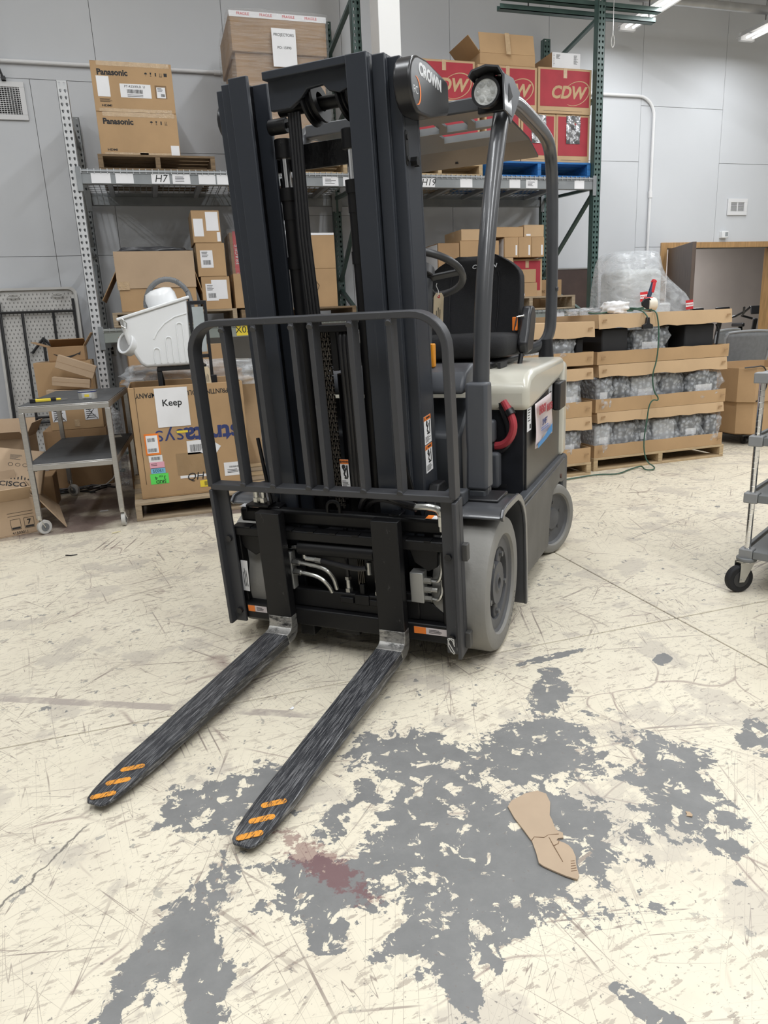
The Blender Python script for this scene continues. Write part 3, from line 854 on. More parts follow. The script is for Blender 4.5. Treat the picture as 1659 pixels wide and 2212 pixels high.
# ================================================================== TOP SHELF GOODS
ST, SL = BZ[1][1] + 0.008, BZ[0][1] + 0.008      # deck tops
pallet('dark brown pallet under the two stacked projector cartons on the top shelf', -0.245, 0.73, 7.0, 7.95, ST, 0.125, WOOD_D)
def panasonic(label, x0, x1, y0, y1, z0, z1, rz, upper):
    o = carton('projector_carton', label, 'carton', x0, x1, y0, y1, z0, z1, rz, KRAFT, 'stacked projector cartons')
    w, h = x1 - x0, z1 - z0; yf = -(y1 - y0) / 2 - 0.0008
    txt('Panasonic', 0.062, front(-w / 2 + 0.045, yf, h - (0.085 if upper else 0.075)), INK, o, align='LEFT', bold=0.04)
    txt('HDMI', 0.022, front(-w / 2 + 0.055, yf, 0.045), INK, o, align='LEFT', bold=0.03, sx=1.5)
    for k in range(5 if upper else 4):
        x = w / 2 - 0.215 + 0.04 * k
        M = front(x, yf, h - (0.085 if upper else 0.075))
        b = MB(M)
        if k == 0: b.prism([(-0.012, 0), (-0.008, 0.01), (0, 0.013), (0.008, 0.01), (0.012, 0)], 0, 0.0004); b.box(-0.001, 0.001, -0.015, 0, 0, 0.0004)
        elif k == 1: b.prism([(-0.007, 0.014), (0.007, 0.014), (0.004, 0), (-0.004, 0)], 0, 0.0004); b.box(-0.001, 0.001, -0.012, 0, 0, 0.0004); b.box(-0.006, 0.006, -0.015, -0.012, 0, 0.0004)
        elif k == 2: b.box(-0.005, 0.005, -0.013, 0.013, 0, 0.0004)
        elif k == 3: b.box(-0.008, -0.005, -0.013, 0.012, 0, 0.0004); b.box(0.005, 0.008, -0.013, 0.012, 0, 0.0004); b.box(-0.012, 0.012, -0.016, -0.013, 0, 0.0004)
        else: b.box(-0.013, 0.013, -0.013, 0.013, 0, 0.0004)
        b.build('handling_symbol', INK, o, smooth=0)
    MB().box(-w / 2 + 0.05, w / 2 - 0.02, yf, yf + 0.0006, h - 0.035, h).build('tape', TAPE, o, smooth=0)
    MB().box(-w / 2 + 0.03, w / 2 - 0.03, yf, yf + 0.0006, 0, 0.025).build('tape', TAPE, o, smooth=0)
    if upper:
        sheet(o, front(-w / 2 + 0.085, yf, h * 0.50), 0.10, 0.155)
        s = sheet(o, front(0.015, yf, h * 0.43), 0.25, 0.105)
        txt('PT-RZ690LB  U', 0.026, front(0.01, yf - 0.001, h * 0.43 + 0.032), INK, s)
        bars_print(s, front(0.01, yf - 0.001, h * 0.43 - 0.004), 0.13, 0.03, 26)
        lines_print(s, front(0.01, yf - 0.001, h * 0.43 - 0.036), 0.13, 0.022, 2)
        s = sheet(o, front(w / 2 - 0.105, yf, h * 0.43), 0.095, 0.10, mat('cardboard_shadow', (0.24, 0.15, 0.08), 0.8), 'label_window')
        s = sheet(o, front(w / 2 - 0.105, yf - 0.0008, h * 0.43 - 0.005), 0.072, 0.082)
        lines_print(s, front(w / 2 - 0.105, yf - 0.0018, h * 0.43 + 0.016), 0.056, 0.03, 3)
        bars_print(s, front(w / 2 - 0.09, yf - 0.0018, h * 0.43 - 0.025), 0.034, 0.022, 10)
        lines_print(o, front(-w / 2 + 0.115, yf, 0.085), 0.14, 0.03, 4)
    else:
        sheet(o, front(w / 2 - 0.04, yf, 0.045), 0.07, 0.085)
        MB().box(-0.01, 0.06, yf, yf + 0.0006, 0.0, 0.03).build('tape', TAPE, o, smooth=0)
    return o
panasonic('plain lower projector carton resting on the dark pallet, small white label at corner', -0.213, 0.442, 7.05, 7.75, ST + 0.125, 3.06, 0.0, False)
panasonic('upper projector carton on the left stack with two white labels on its front', -0.213, 0.440, 7.05, 7.75, 3.062, 3.443, 0.0, True)

pallet('pale wooden pallet under the wrapped projectors carton on the top shelf', 0.93, 1.95, 7.02, 7.95, ST, 0.115, WOOD)
o = carton('wrapped_carton', 'large film-wrapped carton with a white PROJECTORS sheet on the top shelf', 'carton', 1.0, 1.80, 7.08, 7.85, ST + 0.115, 3.88, 0.0, KRAFT_D, tape=False)
h = 3.88 - ST - 0.115
MB().box(-0.425, 0.425, -0.41, 0.41, h - 0.30, h + 0.01).build('lid', KRAFT_D, o, bevel=0.006)
lumpy(0.89, 0.86, h + 0.03, 0.012, 3, 14, 0.02).build('stretch_film', STRETCH, o, weld=True, smooth=180)
s = sheet(o, front(0.03, -0.449, h - 0.265), 0.215, 0.30, PAPER, 'paper_sheet')
txt('PROJECTORS', 0.031, front(0.03, -0.4505, h - 0.165), INK, s)
txt('PO: 15990', 0.029, front(0.03, -0.4505, h - 0.265), INK, s)
tp = MB().box(-0.43, 0.43, -0.4125, -0.4115, h - 0.035, h + 0.012).build('fragile_tape', PAPER, o, smooth=0)
for k in range(4): txt('FRAGILE', 0.03, front(-0.31 + 0.2 * k, -0.4135, h - 0.01), RED, tp, bold=0.01)

def cdw(label, x0, x1, y0, y1, z0, z1, logo=True, pouch=False, group='red printed cartons', ltxt='CDW', rz=0.0):
    o = carton('red_carton', label, 'carton', x0, x1, y0, y1, z0, z1, rz, KRAFT_L, group)
    w, h = x1 - x0, z1 - z0; yf = -(y1 - y0) / 2 - 0.0008
    rr = MB(front(0, yf, h / 2 + 0.01)).box(-w / 2 + 0.022, w / 2 - 0.022, -h / 2 + 0.055, h / 2 - 0.03, 0, 0.0006).build('red_panel', CDW_RED, o, smooth=0)
    if logo:
        txt('CDW', 0.155, front(0.03, yf - 0.001, h * 0.46), KRAFT_L, rr, bold=0.035, shear=0.25)
        b = MB(front(0.13, yf - 0.0012, h * 0.46))
        n = 28; vs = []; fs = []
        for i in range(n + 1):
            a = math.radians(150 - 300 * i / n)
            tw = 0.006 + 0.013 * math.sin(PI * i / n)
            cx_, sy_ = math.cos(a), math.sin(a)
            ca, sa = math.cos(0.45), math.sin(0.45)
            for rr_ in (1.0, 1.0 - tw * 4):
                u, v = 0.165 * rr_ * cx_, 0.105 * rr_ * sy_
                vs.append((u * ca - v * sa, u * sa * 0.9 + v * ca, 0))
        fs = [[2 * i, 2 * i + 1, 2 * i + 3, 2 * i + 2] for i in range(n)]
        b.add(vs, fs).build('logo_swoosh', KRAFT_L, rr, smooth=0)
    MB(front(0, yf, 0.025)).box(-w / 2 + 0.06, w / 2 - 0.1, -0.001, 0.001, 0, 0.0004).build('print', INK, o, smooth=0)
    MB(front(0, yf, h - 0.03)).box(-0.02, 0.02, -0.06, 0.03, 0, 0.001).build('tape', TAPE, o, smooth=0)
    if pouch:
        MB(front(0, yf - 0.001, h - 0.14)).grid(lambda u, v: ((u - 0.5) * 0.16, (v - 0.5) * 0.26, 0.004 + 0.006 * math.sin(u * 9 + v * 7) * math.sin(v * 11)), 10, 14).build('film_pouch', mat('foil_pouch', (0.22, 0.22, 0.225), 0.16, metal=0.45, var=0.5, scale=14, bump=0.5, bscale=22), o, smooth=180, fix=False)
        sheet(o, front(0.0, yf - 0.0015, h - 0.19), 0.09, 0.10, mat('pouch_paper', (0.45, 0.45, 0.46), 0.4), 'packing_slip')
    return o
bz = ST + 0.16
pallet('pale pallet left of the blue pallet on the top shelf', 2.42, 3.335, 7.0, 7.95, ST, 0.11, WOOD)
pallet('bright blue painted pallet on the top shelf under the red cartons', 3.37, 4.565, 7.0, 7.95, ST, 0.145, BLUE_W, nb=6)
cdw('red carton with a clear film pouch, bottom right on the blue pallet', 4.17, 4.56, 7.03, 7.6, ST + 0.146, 3.19, False, True)
cdw('red carton in the bottom row left of the one with the film pouch', 3.775, 4.165, 7.03, 7.6, ST + 0.146, 3.188, False, True)
cdw('red carton in the bottom row behind the roof of the forklift', 3.375, 3.765, 7.03, 7.6, ST + 0.146, 3.186, False)
cdw('red carton at the lower left of the red stack behind the mast', 2.44, 2.87, 7.03, 7.6, ST + 0.111, 3.205, False)
cdw('red carton on the pale pallet next to the blue pallet', 2.90, 3.32, 7.03, 7.6, ST + 0.111, 3.205, False)
cdw('red carton with logo, rightmost of the upper row beside the green post', 3.955, 4.56, 7.02, 7.5, 3.193, 3.605, True)
cdw('red carton with logo in the upper row, partly hidden by the mast', 2.63, 3.27, 7.02, 7.5, 3.208, 3.61, True)
o = cdw('red carton with logo, middle of the upper row under raised brown flaps', 3.30, 3.94, 7.02, 7.5, 3.193, 3.592, True)
o2 = open_carton('open_carton', 'open brown carton with raised flaps above the middle red carton', 'carton', 3.335, 3.93, 7.04, 7.5, 3.595, 3.70, 0.0, KRAFT, {'front': -12, 'left': 42, 'back': 5}, fl=0.19)
MB(frame((0, -0.232, 0.20), (1, 0, 0), (0, 0.21, 0.978))).box(-0.03, 0.02, -0.11, 0.09, 0.003, 0.004).build('tape', TAPE, o2, smooth=0)
carton('small_carton', 'small brown carton poking out of the open carton on the red stack', 'carton', 3.52, 3.82, 7.17, 7.45, 3.605, 3.87, 0.0, KRAFT)
o = carton('white_box', 'white box with small print on the rightmost upper red carton', 'box', 4.13, 4.45, 7.06, 7.4, 3.607, 3.755, 0.0, mat('white_card', (0.72, 0.72, 0.74), 0.5, var=0.03), tape=False)
MB().box(-0.1612, -0.1602, -0.168, 0.168, 0.002, 0.146).build('side_panel', KRAFT_D, o, smooth=0)
lines_print(o, front(0.11, -0.171, 0.09), 0.05, 0.08, 9); lines_print(o, front(-0.09, -0.171, 0.11), 0.05, 0.04, 6); lines_print(o, front(-0.14, -0.171, 0.08), 0.008, 0.11, 8, fill=0.5)

# ================================================================== LOWER SHELF GOODS
pallet('worn pallet under the big open carton on the lower shelf', -0.30, 0.80, 7.0, 7.9, SL, 0.13, WOOD_G)
zl = SL + 0.131
o = open_carton('big_open_carton', 'big open carton with folded flaps on the lower shelf at left', 'carton', -0.215, 0.45, 7.03, 7.6, zl, 1.80, 0.0, KRAFT, {'left': 150, 'right': 165}, fl=0.31)
MB(frame((0, -0.287, 1.625 - zl), (1, 0, 0), (0, 0, 1))).box(-0.345, 0.34, 0, 0.315, 0, 0.006).build('front_flap', KRAFT_P, o, bevel=0.002)
MB(front(-0.29, -0.295, 0.22)).box(-0.05, 0.05, -0.03, 0.04, 0, 0.001).build('tape', TAPE, o, smooth=0)
b = lumpy(0.60, 0.5, 0.14, 0.10, 5, 10, 0.4)
o = b.build('black_bag', mat('black_bag_plastic', (0.05, 0.05, 0.055), 0.25, var=0.2), None, weld=True, smooth=180)
place(o, (0.12, 7.32, 1.845)); tag(o, 'crumpled black plastic bag on top of the big open carton', 'bag')
def labelled(label, x0, x1, z0, z1, kind):
    o = carton('labelled_carton', label, 'carton', x0, x1, 7.03, 7.45, z0, z1, 0.0, KRAFT, 'stacked labelled cartons')
    w, h = x1 - x0, z1 - z0; yf = -0.2108
    if kind == 0:
        sheet(o, front(-w / 2 + 0.055, yf, h * 0.47), 0.085, 0.15); sheet(o, front(0.055, yf, h * 0.66), 0.11, 0.16); sheet(o, front(w / 2 - 0.02, yf, 0.05), 0.03, 0.08)
    else:
        s = sheet(o, front(-0.04, yf, h * 0.52), 0.11, 0.15)
        lines_print(s, front(-0.04, yf - 0.001, h * 0.66), 0.085, 0.05, 4); bars_print(s, front(-0.04, yf - 0.001, h * 0.42), 0.07, 0.04, 14)
        if kind == 2: sheet(o, front(0.03, yf + 0.0003, h * 0.60), 0.14, 0.17)
    return o
labelled('labelled carton at the bottom of the three stacked on the lower shelf', 0.505, 0.76, SL + 0.131, 1.712, 2)
labelled('labelled carton in the middle of the three stacked on the lower shelf', 0.487, 0.742, 1.714, 2.004, 1)
labelled('labelled carton topping the three stacked on the lower shelf', 0.474, 0.722, 2.006, 2.280, 0)
pallet('dark pallet right of the labelled stack on the lower shelf', 0.84, 1.96, 7.0, 7.9, SL, 0.115, WOOD_D)
carton('plain_carton', 'plain brown carton right of the labelled stack behind the mast', 'carton', 0.80, 1.12, 7.05, 7.4, SL + 0.131, 1.735, 0.0, KRAFT)
o = carton('fragile_carton', 'tall film-wrapped carton with red fragile tape behind the mast', 'carton', 0.84, 1.40, 7.42, 7.9, SL + 0.116, 2.14, 0.0, KRAFT_D, tape=False)
s = MB(front(-0.22, -0.242, 0.5)).box(-0.03, 0.03, -0.45, 0.24, 0, 0.0006).build('fragile_tape', RED, o, smooth=0)
txt('FRAGILE', 0.05, frame((-0.22, -0.2436, 0.53), (0, 0, 1), (-1, 0, 0)), PAPER, s); txt('FRAGILE', 0.05, frame((-0.22, -0.2436, 0.27), (0, 0, 1), (-1, 0, 0)), PAPER, s)
lumpy(0.60, 0.52, 0.76, 0.012, 9, 12, 0.02).build('stretch_film', STRETCH, o, weld=True, smooth=180)
o = carton('tall_carton', 'brown carton seen between the mast rails, upper of two', 'carton', 1.44, 1.79, 7.05, 7.5, 1.765, 2.085, 0.0, KRAFT)
MB(front(0, -0.2262, 0.30)).box(-0.17, 0.17, 0, 0.02, 0, 0.0006).build('tape', PAPER, o, smooth=0)
o = carton('tall_carton', 'brown carton seen between the mast rails, lower of two', 'carton', 1.44, 1.79, 7.05, 7.5, SL + 0.116, 1.763, 0.0, KRAFT)
MB().tube([(-0.05, -0.229, 0.10), (-0.02, -0.229, 0.16), (0.0, -0.229, 0.2), (-0.03, -0.229, 0.24), (-0.08, -0.229, 0.25)], 0.002, 5).build('marker_scrawl', INK, o)
# right bay of the lower shelf
pallet('worn pallet on the right of the lower shelf behind the seat', 3.35, 4.42, 7.0, 7.43, SL, 0.14, WOOD_G, nb=4)
zr = SL + 0.141
o = cdw('red carton standing on the lower shelf behind the forklift seat', 3.72, 4.08, 7.12, 7.6, zr, 1.82, False)
specs = [('small brown carton in front of the lower red carton, upper one', 3.735, 3.95, 7.02, 7.11, 1.575, 1.708, KRAFT), ('small brown carton in front of the lower red carton, on the pallet', 3.745, 3.965, 7.02, 7.11, zr, 1.573, KRAFT),
         ('upright white-sided carton left of the lower red carton', 3.56, 3.70, 7.05, 7.5, zr, 1.83, KRAFT_L),
         ('slim brown carton leftmost on top of the lower red carton', 3.60, 3.76, 7.05, 7.5, 1.832, 2.03, KRAFT), ('slim brown carton in the middle of three above the lower red carton', 3.765, 3.91, 7.05, 7.5, 1.832, 2.03, KRAFT),
         ('slim brown carton rightmost of three above the lower red carton', 3.915, 4.06, 7.05, 7.5, 1.832, 2.03, KRAFT), ('flat brown carton topmost of the stack behind the seat', 3.83, 4.06, 7.06, 7.45, 2.032, 2.15, KRAFT_L),
         ('square brown carton at the top left of the stack behind the seat', 3.50, 3.82, 7.06, 7.45, 2.032, 2.13, KRAFT),
         ('tall brown carton left of the stack, above the seat back', 3.10, 3.33, 7.05, 7.5, SL + 0.002, 2.0, KRAFT), ('brown carton at the far left behind the seat back', 2.86, 3.09, 7.05, 7.5, SL + 0.002, 1.98, KRAFT_D),
         ('wide brown carton on top above the seat back', 3.12, 3.48, 7.06, 7.5, 2.002, 2.11, KRAFT_L), ('brown carton wedged between the two stacks behind the seat', 3.36, 3.54, 7.06, 7.5, zr, 2.0, KRAFT)]
for i, (lb, x0, x1, y0, y1, z0, z1, m_) in enumerate(specs):
    o = carton('brown_carton', lb, 'carton', x0, x1, y0, y1, z0, z1, 0.0, m_, 'brown cartons behind the seat')
    w, h = x1 - x0, z1 - z0; yf = -(y1 - y0) / 2 - 0.0008
    if i in (0, 1, 5, 4, 3, 6): s = sheet(o, front(-w / 2 + 0.05 if i < 2 or i == 6 else w / 2 - 0.025, yf, 0.02 if i < 2 or i == 6 else 0.07), 0.05 if i < 2 or i == 6 else 0.018, 0.02 if i < 2 or i == 6 else 0.10)
    if i in (2, 3, 9): MB().box(-w / 2 - 0.0014, -w / 2 - 0.0006, -0.2, 0.2, 0.01, h - 0.01).build('white_side', PAPER, o, smooth=0)
o = carton('brown_carton', 'printed brown carton at the right end of the lower shelf', 'carton', 4.24, 4.52, 7.46, 7.9, SL, 1.62, 0.05, KRAFT, 'brown cartons behind the seat')
txt('90  INDEX', 0.045, front(-0.02, -0.2262, 0.20), mat('faded_print', (0.2, 0.12, 0.06), 0.8), o)
# brown board behind the rack end
r = empty('leaning_board', (5.07, 7.98, 0.0))
MB(Matrix.Rotation(math.radians(-3), 4, 'X')).box(-0.34, 0.32, 0, 0.03, 0, 1.77).build('panel', mat('dark_brown_board', (0.055, 0.032, 0.026), 0.6, var=0.2), r, smooth=0)
MB(Matrix.Rotation(math.radians(-3), 4, 'X')).box(0.32, 0.34, -0.006, 0.036, 0, 1.78).box(-0.34, 0.34, -0.006, 0.036, 1.77, 1.785).build('edge_frame', STEEL, r, smooth=0)
tag(r, 'dark brown framed board leaning at the wall beside the green post', 'board')
# small table-like stand on the lower shelf seen through the mast
r = empty('black_stand', (1.62, 7.02, SL))
r.location = (2.42, 7.3, SL)
MB().box(-0.16, 0.16, -0.2, 0.2, 0.10, 0.125).build('top', BLACK, r, bevel=0.004)
MB().cyl((0, 0, 0.0), (0, 0, 0.10), 0.09, n=20).build('pedestal', BLACK, r)
tag(r, 'small black pedestal stand on the lower shelf behind the mast', 'stand')
# ================================================================== LEFT SIDE OF THE FLOOR
# ---- folding table leaning on its end against the wall, underside towards us
r = empty('folding_table', (-1.03, 7.72, 0.005))
r.rotation_euler = (math.radians(-11), 0, 0)
def rrect(w, h, rad, n=6):
    p = []
    for cx, cy, a0 in ((w / 2 - rad, h - rad, 0), (-w / 2 + rad, h - rad, PI / 2), (-w / 2 + rad, rad, PI), (w / 2 - rad, rad, 1.5 * PI)):
        for i in range(n + 1):
            a = a0 + PI / 2 * i / n
            p.append((cx + rad * math.cos(a), cy + rad * math.sin(a)))
    return p
FT = frame((0, 0, 0), (1, 0, 0), (0, 0, 1))
MB(FT).prism(rrect(0.76, 1.74, 0.07), -0.045, 0.0).build('table_top', GREYW, r, bevel=0.004)
rim = MB(FT); po = rrect(0.76, 1.74, 0.07); pi_ = [(x * 0.94, 0.87 + (y - 0.87) * 0.974) for x, y in po]; n = len(po)
rim.add([(x, y, 0.0) for x, y in po] + [(x, y, 0.0) for x, y in pi_] + [(x, y, 0.028) for x, y in po] + [(x, y, 0.028) for x, y in pi_],
        [[i, (i + 1) % n, 2 * n + (i + 1) % n, 2 * n + i] for i in range(n)] + [[n + i, 3 * n + i, 3 * n + (i + 1) % n, n + (i + 1) % n] for i in range(n)] + [[2 * n + i, 2 * n + (i + 1) % n, 3 * n + (i + 1) % n, 3 * n + i] for i in range(n)])
rim.build('rim', GREYW, r)
dim = MB(FT)
for i in range(19):
    for j in range(44):
        x = -0.325 + 0.65 * i / 18 + (0.009 if j % 2 else -0.009); y = 0.06 + 1.62 * j / 43
        dim.add([(x - 0.005, y - 0.009, 0.0006), (x + 0.005, y - 0.009, 0.0006), (x + 0.005, y + 0.009, 0.0006), (x - 0.005, y + 0.009, 0.0006), (x, y + 0.003, 0.0035)],
                [[0, 1, 4], [1, 2, 4], [2, 3, 4], [3, 0, 4]])
stuff(dim.build('dimples', mat('table_dimple_grey', (0.24, 0.235, 0.225), 0.6), r, smooth=0))
for x in (-0.335, 0.335):
    MB(FT).tube([(x, 0.12, 0.04), (x, 1.62, 0.04)], 0.014, 8).build('side_rail', BLACK, r)
for (xa, ya, xb, yb_) in ((-0.34, 1.50, 0.34, 1.50), (-0.14, 1.49, -0.14, 0.35), (0.14, 1.49, 0.14, 0.35), (0.02, 1.25, 0.02, 0.5), (-0.10, 1.1, 0.02, 1.24), (0.14, 1.1, 0.02, 1.24), (-0.26, 0.42, 0.2, 0.42), (-0.26, 0.47, 0.2, 0.47)):
    MB(FT).tube([(xa, ya, 0.045), (xb, yb_, 0.045)], 0.013, 8).build('leg_tube', BLACK, r)
for x in (-0.2, 0.2):
    MB(FT).tube([(x + 0.05 * math.cos(a), 1.66 + 0.018 * math.sin(a), 0.03) for a in [2 * PI * i / 12 for i in range(12)]], 0.006, 6, closed=True).build('grip', GREYW, r)
sheet(r, FT @ Matrix.Translation((0.245, 1.17, 0.004)) @ Matrix.Rotation(PI / 4, 4, 'Z'), 0.10, 0.10, mat('dark_diamond_label', (0.07, 0.07, 0.075), 0.5), 'diamond_label')
tag(r, 'grey plastic folding table on end with folded black legs, leaning at the wall', 'table')

# ---- cartons behind the steel cart
o = carton('brown_carton', 'large brown carton on the floor behind the steel cart', 'carton', -0.94, -0.45, 6.42, 7.2, 0.0, 0.485, 0.0, KRAFT_D)
o = carton('brown_carton', 'carton with two crossed-out white labels behind the steel cart', 'carton', -0.87, -0.46, 6.42, 7.16, 0.487, 0.705, 0.0, KRAFT)
for x in (-0.13, 0.12):
    s = sheet(o, front(x, -0.3715, 0.13), 0.105, 0.12)
    lines_print(s, front(x, -0.3725, 0.13), 0.08, 0.10, 6, seed=int(x * 100))
    MB(front(x, -0.373, 0.13)).bar((-0.045, -0.055, 0), (0.045, 0.055, 0), 0.004, 0.001).bar((-0.045, 0.055, 0), (0.045, -0.055, 0), 0.004, 0.001).build('marker_cross', INK, s, smooth=0)
MB(front(0.0, -0.3715, 0.05)).box(-0.02, 0.02, -0.03, 0.03, 0, 0.0006).build('tape', TAPE, o, smooth=0)
o = carton('brown_carton', 'wide brown carton under the small smile-printed box', 'carton', -0.97, -0.52, 6.72, 7.15, 0.707, 1.03, 0.0, KRAFT)
o = open_carton('smile_box', 'small open carton with a black printed smile and raised flaps', 'carton', -0.845, -0.555, 6.74, 7.02, 1.032, 1.155, 0.0, KRAFT_D, {'right': 35, 'left': 70, 'back': -62}, fl=0.13)
b = MB(front(0, -0.143, 0.055)); vs = []
for i in range(15):
    u = i / 14; x = -0.10 + 0.2 * u; y = 0.01 - 0.03 * math.sin(PI * u); t_ = 0.002 + 0.006 * math.sin(PI * u)
    vs += [(x, y - t_, 0), (x, y + t_, 0)]
b.add(vs, [[2 * i, 2 * i + 2, 2 * i + 3, 2 * i + 1] for i in range(14)]); b.prism([(0.09, 0.0), (0.115, 0.025), (0.108, -0.005)], 0, 0.0004)
b.build('printed_smile', INK, o, smooth=0)
def slab(label, x, y, z, w, d, h, rx, ry, rz, m=KRAFT_P):
    o = MB().box(-w / 2, w / 2, -d / 2, d / 2, -h / 2, h / 2).build('flat_carton', m, None, bevel=0.003)
    o.location = (x, y, z); o.rotation_euler = (rx, ry, rz)
    MB().box(-w / 2 + 0.002, w / 2 - 0.002, -d / 2 - 0.0008, -d / 2, -0.001, 0.001).build('seam', KRAFT_D, o, smooth=0)
    MB().box(-w / 2 - 0.0008, -w / 2, -d / 2 + 0.01, d / 2 - 0.01, h / 2 - 0.03, h / 2).build('tape', TAPE, o, smooth=0)
    tag(o, label, 'carton', 'flat cartons leaning behind the cart'); return o
slab('flat carton leaning steeply, topmost of the three behind the steel cart', -0.62, 6.53, 0.990, 0.30, 0.10, 0.11, 0.0, 0.38, 0.0)
slab('flat carton in the middle of the three leaning behind the steel cart', -0.67, 6.52, 0.866, 0.29, 0.12, 0.07, 0.0, 0.14, 0.0)
slab('flat carton at the bottom of the three leaning behind the steel cart', -0.72, 6.52, 0.765, 0.30, 0.14, 0.085, 0.0, 0.06, 0.0)

# ---- steel cart
r = empty('steel_cart', (-0.53, 5.46, 0.0), math.radians(-3.5))
W2, D2 = 0.265, 0.60
for zt, nm in ((0.83, 'top_shelf'), (0.465, 'lower_shelf')):
    b = MB(); b.box(-W2, W2, -D2, D2, zt - 0.012, zt - 0.004)
    b.box(-W2, W2, -D2, -D2 + 0.012, zt - 0.045, zt - 0.012); b.box(-W2, W2, D2 - 0.012, D2, zt - 0.045, zt - 0.012)
    b.box(-W2, -W2 + 0.012, -D2 + 0.012, D2 - 0.012, zt - 0.045, zt - 0.012); b.box(W2 - 0.012, W2, -D2 + 0.012, D2 - 0.012, zt - 0.045, zt - 0.012)
    s = b.build(nm, STEEL, r, bevel=0.003)
    MB().box(-W2 + 0.004, W2 - 0.004, -D2 + 0.004, D2 - 0.004, zt - 0.004, zt).build('rubber_mat', MAT_RUB, s, bevel=0.001)
for sx in (-1, 1):
    for sy in (-1, 1):
        x, y = sx * (W2 - 0.012), sy * (D2 - 0.014)
        MB().box(x - 0.016, x + 0.016, y - 0.016, y + 0.016, 0.11, 0.785).build('leg', STEEL, r, bevel=0.003)
        a = 0.7 if (sx, sy) == (-1, -1) else (1.55 if (sx, sy) == (1, -1) else -0.5)
        dx, dy = math.cos(a) * 0.022, math.sin(a) * 0.022
        ax = Vector((-math.sin(a), math.cos(a), 0)); c = Vector((x + dx, y + dy, 0.047))
        cw = MB().cyl(c - ax * 0.013, c + ax * 0.013, 0.047, n=24).build('caster', GREYW, r, bevel=0.004)
        MB().cyl(c - ax * 0.0155, c + ax * 0.0155, 0.026, n=20).build('hub', HOSE_G, cw)
        MB().bar((x, y, 0.112), c + ax * 0.02, 0.012, 0.006).bar((x, y, 0.112), c - ax * 0.02, 0.012, 0.006).cyl((x, y, 0.10), (x, y, 0.13), 0.018, n=12).build('fork', ZINC, cw)
sheet(r, frame((0.15, 0.45, 0.4655), (1, 0.2, 0), (-0.2, 1, 0)), 0.09, 0.13, mat('cream_paper', (0.6, 0.58, 0.5), 0.7), 'stuck_label')
tag(r, 'two-shelf steel cart with dark rubber mats and small casters', 'cart')
k = empty('utility_knife', (-0.66, 5.06, 0.832), math.radians(8))
MB().box(-0.105, 0.0, -0.014, 0.014, 0.002, 0.022).box(0.03, 0.06, -0.012, 0.012, 0.004, 0.018).build('handle', YELLOW, k, bevel=0.005)
MB().box(-0.125, -0.09, -0.015, 0.015, 0, 0.024).box(-0.08, 0.03, -0.008, 0.008, 0.021, 0.026).box(0.0, 0.03, -0.013, 0.013, 0.002, 0.02).build('grip', BLACK, k, bevel=0.004)
MB().box(0.06, 0.10, -0.008, 0.008, 0.008, 0.010).build('blade', STEEL, k, smooth=0)
tag(k, 'yellow and black utility knife on the steel cart', 'knife')
k = empty('tape_roll', (-0.44, 5.10, 0.831))
MB().lathe([(0.038, 0), (0.058, 0), (0.058, 0.05), (0.038, 0.05)], 28, closed_prof=True).build('roll', mat('silver_tape', (0.55, 0.55, 0.53), 0.35, metal=0.5), k, smooth=40)
MB().lathe([(0.0585, 0.044), (0.0595, 0.044), (0.0595, 0.05), (0.0585, 0.05)], 28, closed_prof=True).build('blue_edge', NAVY, k)
MB(frame((0.0, -0.060, 0.024), (1, 0, 0), (0, 0, 1))).box(-0.03, 0.03, -0.017, 0.017, 0, 0.006).build('core_plate', GREYW, k, bevel=0.004)
MB(frame((0.0, -0.0665, 0.024), (1, 0, 0), (0, 0, 1))).box(-0.014, 0.014, -0.008, 0.008, 0, 0.001).build('yellow_mark', YELLOW, k, bevel=0.0004)
tag(k, 'roll of silver tape with pale core lying on the steel cart', 'tape roll')

# ---- network-gear cartons in the lower left corner
def tilted(name, label, c, w, d, h, rx, ry, rz, m=KRAFT_P, open_=False):
    b = MB(); t = 0.006
    if open_:
        b.box(-w / 2, w / 2, -d / 2, d / 2, 0, t); b.box(-w / 2, w / 2, -d / 2, -d / 2 + t, t, h); b.box(-w / 2, w / 2, d / 2 - t, d / 2, t, h)
        b.box(-w / 2, -w / 2 + t, -d / 2 + t, d / 2 - t, t, h); b.box(w / 2 - t, w / 2, -d / 2 + t, d / 2 - t, t, h)
    else: b.box(-w / 2, w / 2, -d / 2, d / 2, 0, h)
    o = b.build(name, m, None, bevel=0.005); o.location = c; o.rotation_euler = (rx, ry, rz)
    tag(o, label, 'carton'); return o
o = tilted('open_carton', 'open carton at the lower left corner printed with a boxed 7', (-1.06, 5.07, 0.0), 0.36, 0.30, 0.235, 0, 0, math.radians(20), KRAFT_P, True)
for s_, M in (('f', frame((0, -0.15, 0.235), (1, 0, 0), (0, -0.55, 0.45))), ('b', frame((0, 0.15, 0.235), (1, 0, 0), (0, 0.3, 0.8))), ('l', frame((-0.18, 0, 0.235), (0, 1, 0), (-0.4, 0, 0.8)))):
    MB(M).box(-0.145, 0.145, 0, 0.15, -0.003, 0.003).build('flap', KRAFT_P, o, bevel=0.002)
q_ = [(0.18, -0.15, 0.235), (0.18, 0.15, 0.30), (0.37, 0.12, 0.09), (0.33, -0.19, 0.004)]
MB().add(q_ + [(x + 0.005, y - 0.002, z + 0.005) for x, y, z in q_], [[0, 1, 2, 3], [7, 6, 5, 4], [0, 4, 5, 1], [1, 5, 6, 2], [2, 6, 7, 3], [3, 7, 4, 0]]).build('flap', KRAFT_P, o, smooth=0)
f_ = front(0.12, -0.1512, 0.075)
b = MB(f_)
